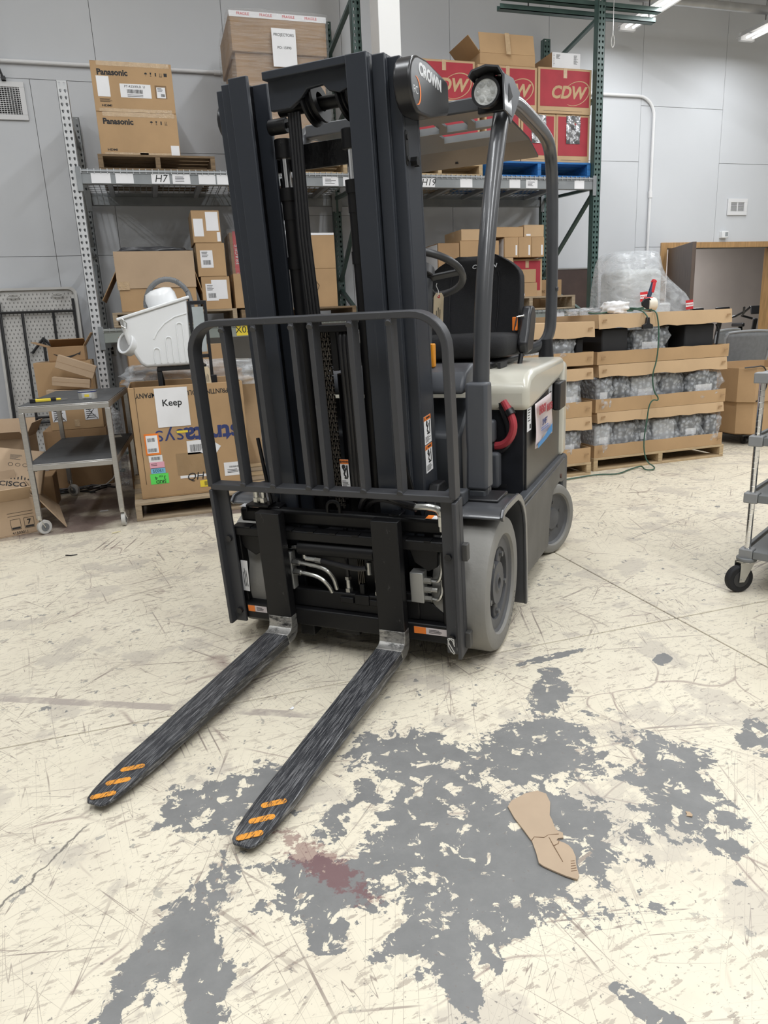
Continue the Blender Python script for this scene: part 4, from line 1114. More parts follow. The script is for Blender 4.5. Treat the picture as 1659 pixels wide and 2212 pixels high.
for (x0, x1, y0, y1) in ((-0.03, 0.03, 0.033, 0.035), (-0.03, 0.03, -0.035, -0.033), (-0.03, -0.028, -0.035, 0.035), (0.028, 0.03, -0.035, 0.035), (-0.11, -0.05, 0.033, 0.035), (-0.11, -0.05, -0.035, -0.033), (-0.052, -0.05, -0.035, 0.035), (-0.11, -0.108, -0.035, 0.035), (-0.025, 0.025, -0.03, -0.018), (-0.105, -0.055, -0.03, -0.018), (-0.12, 0.03, 0.075, 0.077), (-0.12, 0.03, 0.055, 0.057)): b.box(x0, x1, y0, y1, 0, 0.0004)
b.build('printed_frame', INK, o, smooth=0)
txt('7', 0.045, front(0.12, -0.1516, 0.08), INK, o, bold=0.03)
txt('41500011', 0.024, front(0.06, -0.1516, 0.018), INK, o, align='CENTER')
o = tilted('network_carton', 'tilted brown carton printed CISCO with bars, lower left', (-1.08, 5.44, 0.245), 0.46, 0.40, 0.17, math.radians(38), math.radians(12), math.radians(4), KRAFT_P)
top = Matrix.Translation((0, 0, 0.1706))
txt('CISCO.', 0.058, top @ Matrix.Translation((0.06, -0.13, 0)), INK, o, bold=0.02)
b = MB(top)
for i, hh in enumerate((0.012, 0.022, 0.034, 0.022, 0.012, 0.022, 0.034, 0.022, 0.012)): b.box(-0.03 + i * 0.021, -0.022 + i * 0.021, -0.085, -0.085 + hh, 0, 0.0004)
b.build('printed_bars', INK, o, smooth=0)
b = MB(top)
for i in range(4): b.lathe([(0.013, 0), (0.016, 0), (0.016, 0.0004), (0.013, 0.0004)], 16, Matrix.Translation((0.02 + i * 0.045, 0.05, 0)), closed_prof=True)
b.box(0.13, 0.19, 0.0, 0.025, 0, 0.0004); b.build('handling_symbol', INK, o, smooth=0)
lines_print(o, top @ Matrix.Translation((0.05, 0.12, 0)), 0.08, 0.05, 6, mat('grey_print', (0.12, 0.11, 0.1), 0.8))
o = open_carton('open_carton', 'open carton with dark inside behind the printed network carton', 'carton', -1.26, -0.98, 6.0, 6.28, 0.0, 0.50, math.radians(-8), KRAFT_P, {'front': 60, 'back': 20, 'left': 15, 'right': 30}, fl=0.13)
o = carton('brown_carton', 'plain brown carton standing between the open cartons and the cart leg', 'carton', -1.04, -0.82, 5.72, 5.96, 0.0, 0.235, 0.0, KRAFT_D, tape=False)
# ---- black cable tangle on the floor
rnd = random.Random(3); pts = []
for i in range(40):
    a = i * 0.42
    pts.append((-0.72 + 0.20 * math.cos(a) + 0.09 * math.cos(a * 2.7), 6.20 + 0.10 * math.sin(a * 1.3) + 0.05 * math.sin(a * 0.37), 0.008 + 0.006 * (i % 3)))
o = MB().tube(pts, 0.007, 6).build('black_cable', BLACK, None)
tag(o, 'tangled black cable on the floor under the steel cart', 'cable')
o = MB().tube([(-0.60, 6.25, 0.012), (-0.50, 6.29, 0.02), (-0.44, 6.33, 0.06), (-0.41, 6.35, 0.11), (-0.40, 6.37, 0.17)], 0.006, 6).build('white_cable', GREYW, None)
tag(o, 'pale cable curling up from the floor under the steel cart', 'cable')
def scrap(label, x, y, pts_, m, rz=0.0, th=0.0012, lift=0.002):
    b = MB(); n = len(pts_)
    vs = [(px_, py_, lift * math.sin(px_ * 140 + py_ * 90) ** 2) for px_, py_ in pts_]
    b.add(vs + [(a, c_, z + th) for a, c_, z in vs], [list(range(n))[::-1], list(range(n, 2 * n))] + [[i, (i + 1) % n, n + (i + 1) % n, n + i] for i in range(n)])
    o = b.build('paper_scrap', m, None, smooth=0); place(o, (x, y, 0.0005), rz); tag(o, label, 'paper scrap', 'paper scraps on the floor'); return o
sc = [(-0.03, -0.01), (0.0, -0.014), (0.03, -0.004), (0.026, 0.012), (0.002, 0.008), (-0.022, 0.012)]
scrap('white paper scrap on the maroon floor in front of the steel cart', -0.47, 5.38, sc, PAPER)
scrap('cream paper scrap on the floor left of the stacked pallet', -0.36, 4.72, sc, mat('cream_scrap', (0.7, 0.62, 0.4), 0.7), 0.4)
scrap('tiny white scrap between the two fork arms', 0.30, 2.12, [(a * 0.3, b_ * 0.5) for a, b_ in sc], PAPER, 0.6)
scrap('white paper scrap at the right edge beyond the cardboard', 1.55, 1.34, [(a * 0.6, b_ * 1.2) for a, b_ in sc], PAPER, 2.4)
scrap('small tan scrap on the floor right of the torn cardboard', 1.14, 1.235, [(a * 0.3, b_ * 0.6) for a, b_ in sc], KRAFT_P, 1.0)
o = MB().tube([(-0.62, 4.32, 0.004), (-0.59, 4.30, 0.004), (-0.555, 4.305, 0.004)], 0.003, 6).build('wire_piece', BLACK, None)
tag(o, 'short black piece of wire on the floor in front of the cart', 'wire')

# ---- torn cardboard on the floor
P_ = [(0.733, 1.42), (0.752, 1.437), (0.80, 1.450), (0.835, 1.449), (0.850, 1.430), (0.842, 1.395), (0.815, 1.352), (0.812, 1.335), (0.806, 1.316), (0.802, 1.300), (0.812, 1.285), (0.804, 1.270), (0.792, 1.273), (0.784, 1.268), (0.796, 1.255), (0.802, 1.243),
      (0.803, 1.228), (0.797, 1.205), (0.786, 1.186), (0.780, 1.172), (0.772, 1.152), (0.762, 1.142), (0.744, 1.160), (0.725, 1.186), (0.712, 1.205), (0.707, 1.216), (0.718, 1.248), (0.728, 1.285), (0.728, 1.33), (0.728, 1.375)]
b = MB(); n = len(P_)
cx_ = sum(p[0] for p in P_) / n; cy_ = sum(p[1] for p in P_) / n
import bmesh
from mathutils import noise as mnoise
def scrap_z(x, y): return 0.0015 + 0.006 * max(0, mnoise.noise(Vector((x * 22, y * 14, 3)))) + 0.005 * max(0, 1.2 - y) * 5
vs = [(x - cx_, y - cy_, scrap_z(x, y)) for x, y in P_]; vs += [(x, y, z + 0.0035) for x, y, z in vs]
b.add(vs, [list(range(n))[::-1], list(range(n, 2 * n))] + [[i, (i + 1) % n, n + (i + 1) % n, n + i] for i in range(n)])
o = b.build('torn_cardboard', mat('torn_board', (0.43, 0.325, 0.23), 0.85, var=0.06, scale=9), None, smooth=0)
o.location = (cx_, cy_, 0)
CREASE = mat('cardboard_crease', (0.20, 0.12, 0.07), 0.9)
def crease(pts_):
    MB().tube([(x - cx_, y - cy_, scrap_z(x, y) + 0.0040) for x, y in pts_], 0.0008, 5).build('crease', CREASE, o)
crease([(0.727, 1.287), (0.74, 1.296), (0.76, 1.285), (0.775, 1.290), (0.80, 1.284)]); crease([(0.772, 1.282), (0.768, 1.26), (0.764, 1.23), (0.76, 1.20)]); crease([(0.768, 1.252), (0.782, 1.256), (0.792, 1.268)])
for k in range(5): crease([(0.762 + 0.004 * k, 1.168 + 0.007 * k), (0.775 + 0.003 * k, 1.166 + 0.007 * k)])
tag(o, 'torn piece of tan cardboard lying on the worn grey floor', 'cardboard')

# ================================================================== PRINTER CARTON ON ITS PALLET
pallet('weathered pallet on the floor under the upside-down printer carton', -0.245, 0.87, 4.95, 6.0, 0.0, 0.125, WOOD_G, math.radians(1.2), nb=6, mats=[WOOD_G, WOOD])
bx0, bx1, by0, by1, bzb, bzt = -0.185, 0.565, 5.04, 5.72, 0.127, 0.885
o = open_carton('printer_carton', 'large open printer carton printed upside down, with a Keep sheet', 'carton', bx0, bx1, by0, by1, bzb, bzt, 0.0, KRAFT, {}, fl=0.2)
H = bzt - bzb; yf = -(by1 - by0) / 2 - 0.001
UD = lambda x, z: frame((x, yf, z), (-1, 0, 0), (0, 0, -1))
s = sheet(o, front(-0.105, yf - 0.002, H - 0.145), 0.215, 0.262, PAPER, 'paper_sheet')
txt('Keep', 0.062, front(-0.105, yf - 0.003, H - 0.115), INK, s, bold=0.015)
txt('stra', 0.165, UD(0.20, H - 0.345), NAVY, o, bold=0.03, align='CENTER'); txt('tasys'[2:], 0.165, UD(-0.145, H - 0.345), NAVY, o, bold=-0.008); txt('ta', 0.165, UD(0.015, H - 0.345), NAVY, o, bold=0.03)
txt('3D PRINTING SOLUTIONS COMPANY', 0.046, UD(0.0, H - 0.055), INK, o, bold=0.012, sx=0.86)
MB(front(-0.335, yf, H / 2)).box(-0.0015, 0.0015, -H / 2 + 0.1, H / 2, 0, 0.001).build('corner_split', mat('carton_split_dark', (0.08, 0.05, 0.03), 0.9), o, smooth=0)
def lab(x, z, w, h, m, name='label'): return sheet(o, front(x, yf, z), w, h, m, name)
s = lab(-0.265, H - 0.385, 0.095, 0.145, ORANGE); s2 = sheet(s, front(-0.265, yf - 0.001, H - 0.385), 0.075, 0.12, PAPER, 'white_field'); bars_print(s, front(-0.268, yf - 0.002, H - 0.355), 0.05, 0.025, 12); bars_print(s, front(-0.268, yf - 0.002, H - 0.425), 0.06, 0.025, 14)
s = lab(-0.255, H - 0.485, 0.09, 0.045, PAPER); bars_print(s, front(-0.255, yf - 0.001, H - 0.483), 0.06, 0.022, 14)
s = lab(-0.25, H - 0.53, 0.095, 0.045, PINK_L); lines_print(s, front(-0.27, yf - 0.001, H - 0.525), 0.04, 0.02, 2)
s = lab(-0.248, H - 0.568, 0.095, 0.038, BLUE_L); txt('15025', 0.03, frame((-0.248, yf - 0.001, H - 0.568), (-1, 0, 0), (0, 0, -1)), INK, s)
s = lab(-0.245, H - 0.625, 0.12, 0.072, GREEN_L); txt('SKID', 0.032, frame((-0.238, yf - 0.001, H - 0.645), (-1, 0, 0), (0, 0, -1)), INK, s, bold=0.02); txt('OF', 0.02, frame((-0.235, yf - 0.001, H - 0.606), (-1, 0, 0), (0, 0, -1)), INK, s); txt('3    4', 0.035, frame((-0.238, yf - 0.001, H - 0.618), (-1, 0, 0), (0, 0, -1)), INK, s, 'handwriting')
s = lab(0.03, H - 0.43, 0.14, 0.095, PAPER); bars_print(s, front(0.03, yf - 0.001, H - 0.435), 0.10, 0.05, 16)
sheet(o, frame((0.115, yf - 0.001, H - 0.45), (1, -0.0, -0.75), (0.75, 0, 1)), 0.10, 0.11, PAPER, 'paper_label')
s = lab(0.0, H - 0.54, 0.24, 0.15, mat('brown_tape_sheet', (0.33, 0.22, 0.12), 0.2, var=0.15, bump=0.3, bscale=30), 'tape_patch')
lab(0.01, H - 0.63, 0.235, 0.018, PAPER)
s = lab(0.27, H - 0.605, 0.15, 0.095, PAPER); bars_print(s, front(0.27, yf - 0.001, H - 0.59), 0.08, 0.012, 14); lines_print(s, front(0.27, yf - 0.001, H - 0.62), 0.11, 0.03, 3)
s = lab(0.07, H - 0.69, 0.10, 0.048, YELLOW); bars_print(s, front(0.075, yf - 0.001, H - 0.69), 0.05, 0.03, 12)
lab(-0.06, H - 0.315, 0.075, 0.016, YELLOW)
txt('QH19', 0.075, frame((0.03, yf - 0.0012, H - 0.635), (1, 0, 0), (0, 0, 1)), INK, o, 'handwriting', shear=0.2)
# carton behind it
o = carton('brown_carton', 'tall brown carton right behind the printer carton', 'carton', 0.50, 0.80, 5.78, 6.25, 0.0, 0.83, 0.0, KRAFT_L)
o.location.y = 6.3
o = carton('brown_carton', 'brown carton standing behind the printer carton on its left', 'carton', -0.28, 0.12, 6.06, 6.5, 0.0, 0.86, 0.0, KRAFT_D)
o = open_carton('open_carton', 'open brown carton with a white label behind the white tub', 'carton', -0.20, 0.30, 6.12, 6.5, 0.862, 1.08, math.radians(3), KRAFT_D, {'left': 20, 'front': 160, 'back': 0}, fl=0.14)
sheet(o, front(0.10, -0.197, 0.04), 0.10, 0.06)
o = carton('brown_carton', 'brown carton on the bundle behind the black frame', 'carton', 0.33, 0.66, 6.35, 6.62, 0.83, 1.12, 0.0, KRAFT)
o = lumpy(0.95, 0.32, 0.20, 0.10, 11, 12, 0.35).build('film_bundle', CLEAR, None, weld=True, smooth=180)
place(o, (0.30, 5.92, 0.80), 0.05); tag(o, 'crumpled clear film bundle lying behind the printer carton', 'film bundle')
lumpy(0.7, 0.22, 0.14, 0.08, 13, 8, 0.3).build('wrapped_filling', KRAFT_D, o, weld=True, smooth=180)
o = lumpy(0.10, 0.14, 0.62, 0.06, 17, 8, 0.3).build('bubble_sleeve', BUBBLE, None, weld=True, smooth=180)
place(o, (-0.36, 6.30, 0.0)); tag(o, 'upright sleeve of bubble wrap between the cart and the printer carton', 'bubble wrap')

# ================================================================== WHITE WASH TUB ON A BLACK FRAME, STANDING IN THE CARTON
r = empty('wash_tub', (0.05, 5.36, 0.127))
z0 = -0.127
prof = [(-0.235, 1.325), (0.215, 1.448), (0.205, 1.03), (0.19, 1.005), (-0.10, 1.005), (-0.135, 1.03), (-0.20, 1.16), (-0.228, 1.28)]
FM = frame((0, 0.18, z0), (1, 0, 0), (0, 0, 1))
MB(FM).prism(prof, 0.0, 0.36).build('tub_body', WHITE_P, r, bevel=0.02, seg=3)
MB(FM).prism([(-0.25, 1.315), (-0.253, 1.335), (0.228, 1.466), (0.232, 1.446)], -0.012, 0.372).build('rim', WHITE_P, r, bevel=0.006)
for x, zt_ in ((-0.02, 1.13), (0.065, 1.20), (0.145, 1.29)):
    b = MB(frame((0, -0.181, z0), (1, 0, 0), (0, 0, 1)))
    pts = [(x - 0.02, 1.03, 0), (x - 0.02, zt_ - 0.02, 0)] + [(x - 0.02 * math.cos(a), zt_ - 0.02 + 0.02 * math.sin(a), 0) for a in [PI * i / 8 for i in range(9)]] + [(x + 0.02, 1.03, 0)]
    b.tube(pts, 0.005, 6).build('rib', WHITE_P, r)
MB(frame((0, -0.181, z0), (1, 0, 0), (0, 0, 1))).tube([(-0.03, 1.19, 0), (0.0, 1.24, 0), (0.05, 1.29, 0), (0.12, 1.33, 0), (0.2, 1.35, 0)], 0.005, 6).build('rib', WHITE_P, r)
Mp = frame((-0.172, -0.10, 1.145 + z0), (0.35, 0, 0.94), (0, -1, 0))
Mp = frame((-0.185, -0.115, 1.16 + z0), (0.5, -0.1, 0.86), (0.45, -0.75, -0.35))
MB(Mp).lathe([(0.062, -0.05), (0.078, -0.05), (0.078, 0.012), (0.062, 0.012)], 30, closed_prof=True).build('port_ring', WHITE_P, r, bevel=0.004, smooth=40)
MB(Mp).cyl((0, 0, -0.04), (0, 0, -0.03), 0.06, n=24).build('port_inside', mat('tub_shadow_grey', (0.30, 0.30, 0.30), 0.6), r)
MB(Mp).box(0.0, 0.03, -0.03, -0.02, -0.03, -0.012).build('port_lug', YELLOW, r, smooth=0)
b = MB(frame((0.06, 0, 1.42 + z0), (0.965, 0, 0.263), (0, 1, 0)))
b.lathe([(0.105, 0), (0.105, 0.055), (0.09, 0.09), (0.05, 0.105), (0.0, 0.108)], 28).build('lid', WHITE_P, r, smooth=50)
pts = []
for i in range(26):
    u = i / 25
    if u < 0.5: a = PI * (1 - u * 2 * 0.86); pts.append((0.10 + 0.155 * math.cos(a), 0.02 - 0.09 * u, 1.40 + 0.185 * math.sin(a) + z0))
    else: w = (u - 0.5) * 2; pts.append((0.238 - 0.05 * w + 0.045 * math.sin(w * 3.0), -0.03 - 0.16 * math.sin(w * 1.6), 1.478 - 0.58 * w + z0))
def corrugated(pts, r, name, parent, m):
    P = [Vector(p) for p in pts]; Q = []; R_ = []
    # resample finely and alternate the radius
    for i in range(len(P) - 1):
        k = max(2, int((P[i + 1] - P[i]).length / 0.005))
        for j in range(k):
            Q.append(P[i].lerp(P[i + 1], j / k)); R_.append(r if len(Q) % 2 else r * 0.84)
    b = MB(); b.tube(Q, R_, 12)
    return b.build(name, m, parent, smooth=60)
corrugated(pts, 0.019, 'hose', r, HOSE_G)
corrugated([(-0.02, 0.0, 0.99 + z0), (-0.005, 0.0, 0.90 + z0), (0.0, 0.02, 0.7 + z0)], 0.017, 'drain_hose', r, BLACK)
b = MB(); b.box(-0.03, 0.30, -0.16, 0.16, 0.975 + z0, 1.004 + z0); b.build('base_plate', BLACK, r, bevel=0.003)
b = MB(); b.box(0.215, 0.235, -0.18, -0.15, 1.03 + z0, 1.43 + z0); b.box(0.32, 0.34, -0.18, -0.15, 0.80 + z0, 1.43 + z0); b.box(0.235, 0.32, -0.18, -0.15, 1.405 + z0, 1.43 + z0); b.box(0.235, 0.32, -0.18, -0.15, 1.05 + z0, 1.075 + z0); b.box(0.25, 0.36, -0.185, -0.15, 0.87 + z0, 0.93 + z0)
b.build('black_frame', BLACK, r, bevel=0.003)
for sx, sy in ((-0.02, -0.14), (0.29, -0.14), (-0.02, 0.14), (0.29, 0.14)):
    MB().box(sx - 0.015, sx + 0.015, sy - 0.015, sy + 0.015, 0.006, 0.976 + z0).build('leg', BLACK, r, bevel=0.002)
MB().box(0.24, 0.315, -0.175, -0.155, 1.09 + z0, 1.39 + z0).build('clear_panel', mat('pale_panel', (0.4, 0.44, 0.45), 0.2), r, smooth=0)
MB().cyl((0.262, -0.186, 0.93 + z0), (0.252, -0.186, 1.10 + z0), 0.009, n=8).build('metal_hose', ZINC, r)
MB().box(-0.225, -0.21, -0.19, -0.178, 1.27 + z0, 1.33 + z0).tube([(-0.215, -0.195, 1.33 + z0), (-0.19, -0.2, 1.30 + z0), (-0.195, -0.2, 1.265 + z0), (-0.225, -0.2, 1.285 + z0)], 0.004, 6).build('latch', ZINC, r)
tag(r, 'white plastic wash tub with grey hose on a black frame above the carton', 'tub')
r = empty('hang_tag', (0.345, 5.165, 0.93))
MB(frame((0, 0, 0), (1, 0, 0.06), (-0.06, 0, 1))).prism([(-0.02, -0.06), (0.02, -0.06), (0.02, 0.045), (0.01, 0.06), (-0.01, 0.06), (-0.02, 0.045)], 0, 0.0008).build('card', mat('manila_card', (0.68, 0.56, 0.38), 0.7), r, smooth=0)
lines_print(r, frame((0, -0.001, -0.01), (0, 0, 1), (-1, 0, 0)), 0.07, 0.02, 3)
MB().tube([(0, -0.001, 0.05), (0.005, -0.004, 0.09), (-0.008, 0.005, 0.11)], 0.001, 5).build('string', PAPER, r)
tag(r, 'manila paper tag hanging on the black tub frame', 'tag')

# ================================================================== RIGHT SIDE: TRAYED GOODS
FRAG_L = None
def tray(label, cx, cy, w, d, z0, z1, upside, rz=0.0, wob=0.0, group=None):
    """shallow corrugated tray (or lid turned over): sheet, four walls, corner tabs"""
    h = z1 - z0; t = 0.006
    o = MB().box(-w / 2 + t, w / 2 - t, -d / 2 + t, d / 2 - t, h - t if upside else 0, h if upside else t).build('cardboard_tray' if not upside else 'inverted_tray', KRAFT_L if upside else KRAFT_P, None, smooth=0)
    place(o, (cx, cy, z0), rz); tag(o, label, 'tray', group)
    mm = KRAFT_L if upside else KRAFT
    rnd = random.Random(int(z0 * 1000 + cx * 10))
    # front wall gently buckled
    n = 14; b = MB(); vs = []
    off = [rnd.uniform(-1, 1) for _ in range(n + 1)]
    for i in range(n + 1):
        x = -w / 2 + w * i / n
        wv = wob * off[i]; ed = wob * 1.3 * off[(i * 3) % (n + 1)]
        e = 0.0 if upside else ed
        zz = [(0 + (0 if not upside else ed), 0), (h if upside else h + ed * 0.7, 1)]
        yb = -d / 2 - (0.0 + abs(wv)) * (1 if upside else 0.4)
        z_lo, z_hi = (ed * 0.8, h) if upside else (0, h + ed * 0.6)
        ylo, yhi = (yb - (0.010 if upside else 0), -d / 2) if upside else (-d / 2, yb)
        vs += [(x, ylo, z_lo), (x, yhi, z_hi), (x, ylo + t, z_lo), (x, yhi + t, z_hi)]
    fs = []
    for i in range(n):
        a, c = 4 * i, 4 * i + 4
        fs += [[a, c, c + 1, a + 1], [a + 2, a + 3, c + 3, c + 2], [a + 1, c + 1, c + 3, a + 3], [a, a + 2, c + 2, c]]
    fs += [[0, 1, 3, 2], [4 * n, 4 * n + 2, 4 * n + 3, 4 * n + 1]]
    b.add(vs, fs).build('front_wall', mm, o, smooth=20)
    MB().box(-w / 2, w / 2, d / 2 - t, d / 2, 0, h).build('back_wall', mm, o, smooth=0)
    for sx in (-1, 1):
        MB().box(sx * w / 2 - (t if sx > 0 else 0), sx * w / 2 + (0 if sx > 0 else t), -d / 2 + 0.004, d / 2 - t, 0, h).build('side_wall', mm, o, smooth=0)
        x = sx * (w / 2 - 0.045)
        MB(front(x, -d / 2 - 0.012 - abs(wob), h * 0.5)).prism([(-0.018, 0.012), (0.018, 0.016), (0.02, 0.004), (-0.006, 0.0), (-0.02, -0.012)], 0, 0.003).build('corner_tab', KRAFT_D, o, smooth=0)
    return o
MX0, MX1, MY0, MY1 = 3.265, 4.515, 4.845, 5.80
mcx, mcy, mw, md = (MX0 + MX1) / 2, (MY0 + MY1) / 2, MX1 - MX0, MY1 - MY0
pallet('clean pine pallet on the floor under the tallest tray stack at right', MX0 - 0.005, MX1 + 0.02, 4.84, 5.82, 0.0, 0.105, WOOD, nb=7)
SX0, SX1 = 2.02, 3.175
scx, sw = (SX0 + SX1) / 2, SX1 - SX0
sy0, sy1 = 4.76, 5.72
pallet('pine pallet behind the forklift under the second tray stack', SX0 - 0.005, SX1 + 0.005, 4.755, 5.73, 0.0, 0.10, WOOD, nb=7)
names = ['bottom', 'middle', 'top']
ML = [(0.106, 0.205, 0.385, 0.466), (0.468, 0.572, 0.742, 0.836), (0.839, 0.938, 1.112, 1.216)]
SLv = [(0.101, 0.218, 0.362, 0.458), (0.460, 0.576, 0.742, 0.828), (0.850, 0.950, 1.055, 1.170)]
for i, (a, b_, c, d_) in enumerate(ML):
    tray('%s cardboard tray of the right-hand stack beside the doorway' % names[i], mcx, mcy, mw, md, a, b_, False, 0, 0.004, 'cardboard trays')
    tray('inverted cardboard tray covering the %s layer of the right-hand stack by the doorway' % names[i], mcx, mcy, mw - 0.03 if i < 2 else mw, md, c, d_, True, 0, 0.006, 'inverted cardboard trays')
for i, (a, b_, c, d_) in enumerate(SLv):
    tray('%s cardboard tray of the stack directly behind the forklift' % names[i], scx, (sy0 + sy1) / 2, sw, sy1 - sy0, a, b_, False, 0, 0.004, 'cardboard trays')
    tray('inverted cardboard tray covering the %s layer of the stack behind the forklift' % names[i], scx, (sy0 + sy1) / 2, sw, sy1 - sy0, c, d_, True, 0, 0.006, 'inverted cardboard trays')
DARKG = mat('dark_unit', (0.05, 0.052, 0.056), 0.5, var=0.3)
def bundle(label, x0, x1, y0, z0, z1, seed, dep=0.34, grp='bubble-wrapped units'):
    w = x1 - x0; h = z1 - z0
    r = empty('wrapped_unit', ((x0 + x1) / 2, y0 + dep / 2, z0))
    um = (DARKG, mat('pale_unit', (0.45, 0.46, 0.48), 0.5, var=0.15), mat('grey_unit', (0.16, 0.165, 0.175), 0.45, var=0.2))[seed * 7 % 3]
    MB().box(-w * 0.40, w * 0.40, -dep * 0.40, dep * 0.36, 0.006, h * 0.90).build('unit', um, r, bevel=0.01)
    if seed % 2: sheet(r, front(0.01, -dep * 0.40 - 0.001, h * 0.45), w * 0.45, h * 0.2, PAPER, 'unit_label')
    b = lumpy(w * 0.96, dep, h, 0.075, seed, 10, 0.22)
    b.build('bubble_wrap', BUBBLE, r, weld=True, smooth=180)
    tag(r, label, 'wrapped unit', grp); return r
for i, (x0, x1, f_) in enumerate(((3.275, 3.455, 0.0), (3.46, 3.70, 0.02), (3.705, 3.83, 0.03), (3.835, 4.10, 0.015), (4.105, 4.34, 0.01), (4.345, 4.505, 0.0))):
    bundle('bubble-wrapped unit in the bottom layer of the right stack, %s from its left end' % ('first', 'second', 'third', 'fourth', 'fifth', 'sixth')[i], x0, x1, 4.853 + f_, 0.113, 0.383, i + 1)
for i, (x0, x1, f_) in enumerate(((3.275, 3.43, 0.0), (3.435, 3.60, 0.01), (3.605, 3.90, 0.02), (3.905, 4.13, 0.03), (4.135, 4.495, 0.0))):
    bundle('bubble-wrapped unit in the middle layer of the right stack, %s from its left end' % ('first', 'second', 'third', 'fourth', 'fifth')[i], x0, x1, 4.853 + f_, 0.475, 0.740, i + 11)
def unit(label, x0, x1, y0, z0, z1, tap=True):
    r = empty('black_unit', ((x0 + x1) / 2, y0 + 0.16, z0)); w = x1 - x0; h = z1 - z0
    MB().box(-w / 2, w / 2, -0.16, 0.16, 0, h).build('housing', BLACKM, r, bevel=0.012)
    if tap:
        x = w / 2 + 0.03
        MB().cyl((w / 2 - 0.01, -0.13, 0.06), (x + 0.012, -0.13, 0.06), 0.010, n=10).cyl((x, -0.13, 0.045), (x, -0.13, 0.085), 0.013, n=10).cyl((x, -0.13, 0.06), (x, -0.17, 0.045), 0.007, n=8).build('tap', CHROME, r)
    tag(r, label, 'appliance', 'black units on the top tray'); return r
unit('black unit at the left of the top tray beside the doorway stack', 3.32, 3.555, 4.87, 0.846, 1.108)
bundle('bubble-wrapped unit between the black units on the top tray', 3.60, 3.94, 4.86, 0.846, 1.108, 21)
unit('black unit at the right of the top tray beside the doorway stack', 4.10, 4.385, 4.88, 0.846, 1.108, False)
unit('black unit with chrome tap in the shadow of the top tray', 3.95, 4.03, 4.98, 0.846, 1.06, True)
r = MB().tube([(4.405, 4.90, 0.85), (4.43, 4.89, 0.95), (4.44, 4.89, 1.05), (4.42, 4.9, 1.10)], 0.009, 8).build('black_cable', BLACK, None); tag(r, 'black cable curving at the right end of the top tray', 'cable')
for i, (x0, x1) in enumerate(((2.60, 2.80), (2.82, 3.03))): bundle('bubble-wrapped unit on the top tray behind the forklift, %s one' % ('left', 'right')[i], x0, x1, 4.77, 0.857, 1.052, 31 + i)
unit('black unit with tap at the right end of the tray behind the forklift', 3.05, 3.11, 4.80, 0.857, 1.05)
unit('black unit on the tray behind the forklift next to the seat', 2.20, 2.56, 4.78, 0.857, 1.05, False)
for i, (x0, x1) in enumerate(((2.30, 2.62), (2.64, 2.88), (2.90, 3.10))):
    bundle('bubble-wrapped unit in the middle layer behind the forklift, %s' % ('leftmost', 'second', 'rightmost')[i], x0, x1, 4.77, 0.467, 0.740, 41 + i)
    bundle('bubble-wrapped unit in the bottom layer behind the forklift, %s' % ('leftmost', 'second', 'rightmost')[i], x0, x1, 4.77, 0.108, 0.360, 51 + i)

# ---- things lying on the stack
zt = 1.217
pts = []
def arc(cx, cy, rx, ry, a0, a1, n, z):
    return [(cx + rx * math.cos(math.radians(a0 + (a1 - a0) * i / n)), cy + ry * math.sin(math.radians(a0 + (a1 - a0) * i / n)), z + 0.004 * math.sin(i)) for i in range(n + 1)]
pts += arc(3.40, 5.02, 0.10, 0.07, 0, 300, 14, zt + 0.012) + arc(3.62, 5.08, 0.12, 0.05, 200, 560, 16, zt + 0.02) + arc(3.70, 5.00, 0.08, 0.05, 180, 500, 14, zt + 0.035)
pts += [(3.76, 4.93, zt + 0.02), (3.762, 4.82, zt + 0.01), (3.765, 4.795, 1.17), (3.78, 4.79, 1.06), (3.776, 4.79, 0.86), (3.734, 4.79, 0.735), (3.76, 4.79, 0.60), (3.80, 4.785, 0.56), (3.80, 4.785, 0.53), (3.75, 4.785, 0.545), (3.715, 4.785, 0.50), (3.705, 4.785, 0.39), (3.678, 4.785, 0.19),
        (3.69, 4.75, 0.05), (3.739, 4.70, 0.012), (3.66, 4.62, 0.010), (3.607, 4.66, 0.010), (3.66, 4.76, 0.02), (3.62, 4.77, 0.012), (3.5, 4.72, 0.010), (3.334, 4.62, 0.010), (3.205, 4.70, 0.010), (2.95, 4.66, 0.010), (2.6, 4.62, 0.010)]
def smooth_path(P, it=2):
    P = [Vector(p) for p in P]
    for _ in range(it):
        Q = [P[0]]
        for i in range(len(P) - 1):
            Q += [P[i].lerp(P[i + 1], 0.25), P[i].lerp(P[i + 1], 0.75)]
        P = Q + [P[-1]]
    return P
o = MB().tube(smooth_path(pts), 0.0055, 7).build('extension_cord', GREEN_C, None)
MB().tube(smooth_path([(3.66, 5.0, zt + 0.03), (3.66, 4.86, zt + 0.02), (3.665, 4.80, zt - 0.02), (3.672, 4.795, 1.17)]), 0.0055, 7).build('cord_tail', GREEN_C, o)
MB(front(3.675, 4.80, 1.135)).prism([(-0.012, 0.045), (0.012, 0.045), (0.016, 0.0), (0.045, -0.012), (0.045, -0.042), (-0.045, -0.042), (-0.045, -0.012), (-0.016, 0.0)], -0.012, 0.012).build('triple_socket', BLACK, o, bevel=0.003)
tag(o, 'green extension cord hanging down the tray stack onto the floor', 'extension cord')
r = empty('tape_dispenser', (3.80, 5.02, zt + 0.002))
MB().lathe([(0.040, -0.037), (0.056, -0.037), (0.056, 0.037), (0.040, 0.037)], 30, frame((0.055, 0, 0.057), (0, 0, 1), (0, 1, 0)) @ Matrix.Rotation(0, 4, 'Z'), closed_prof=True).build('tape_roll', mat('cream_tape', (0.72, 0.66, 0.55), 0.35), r, smooth=40)
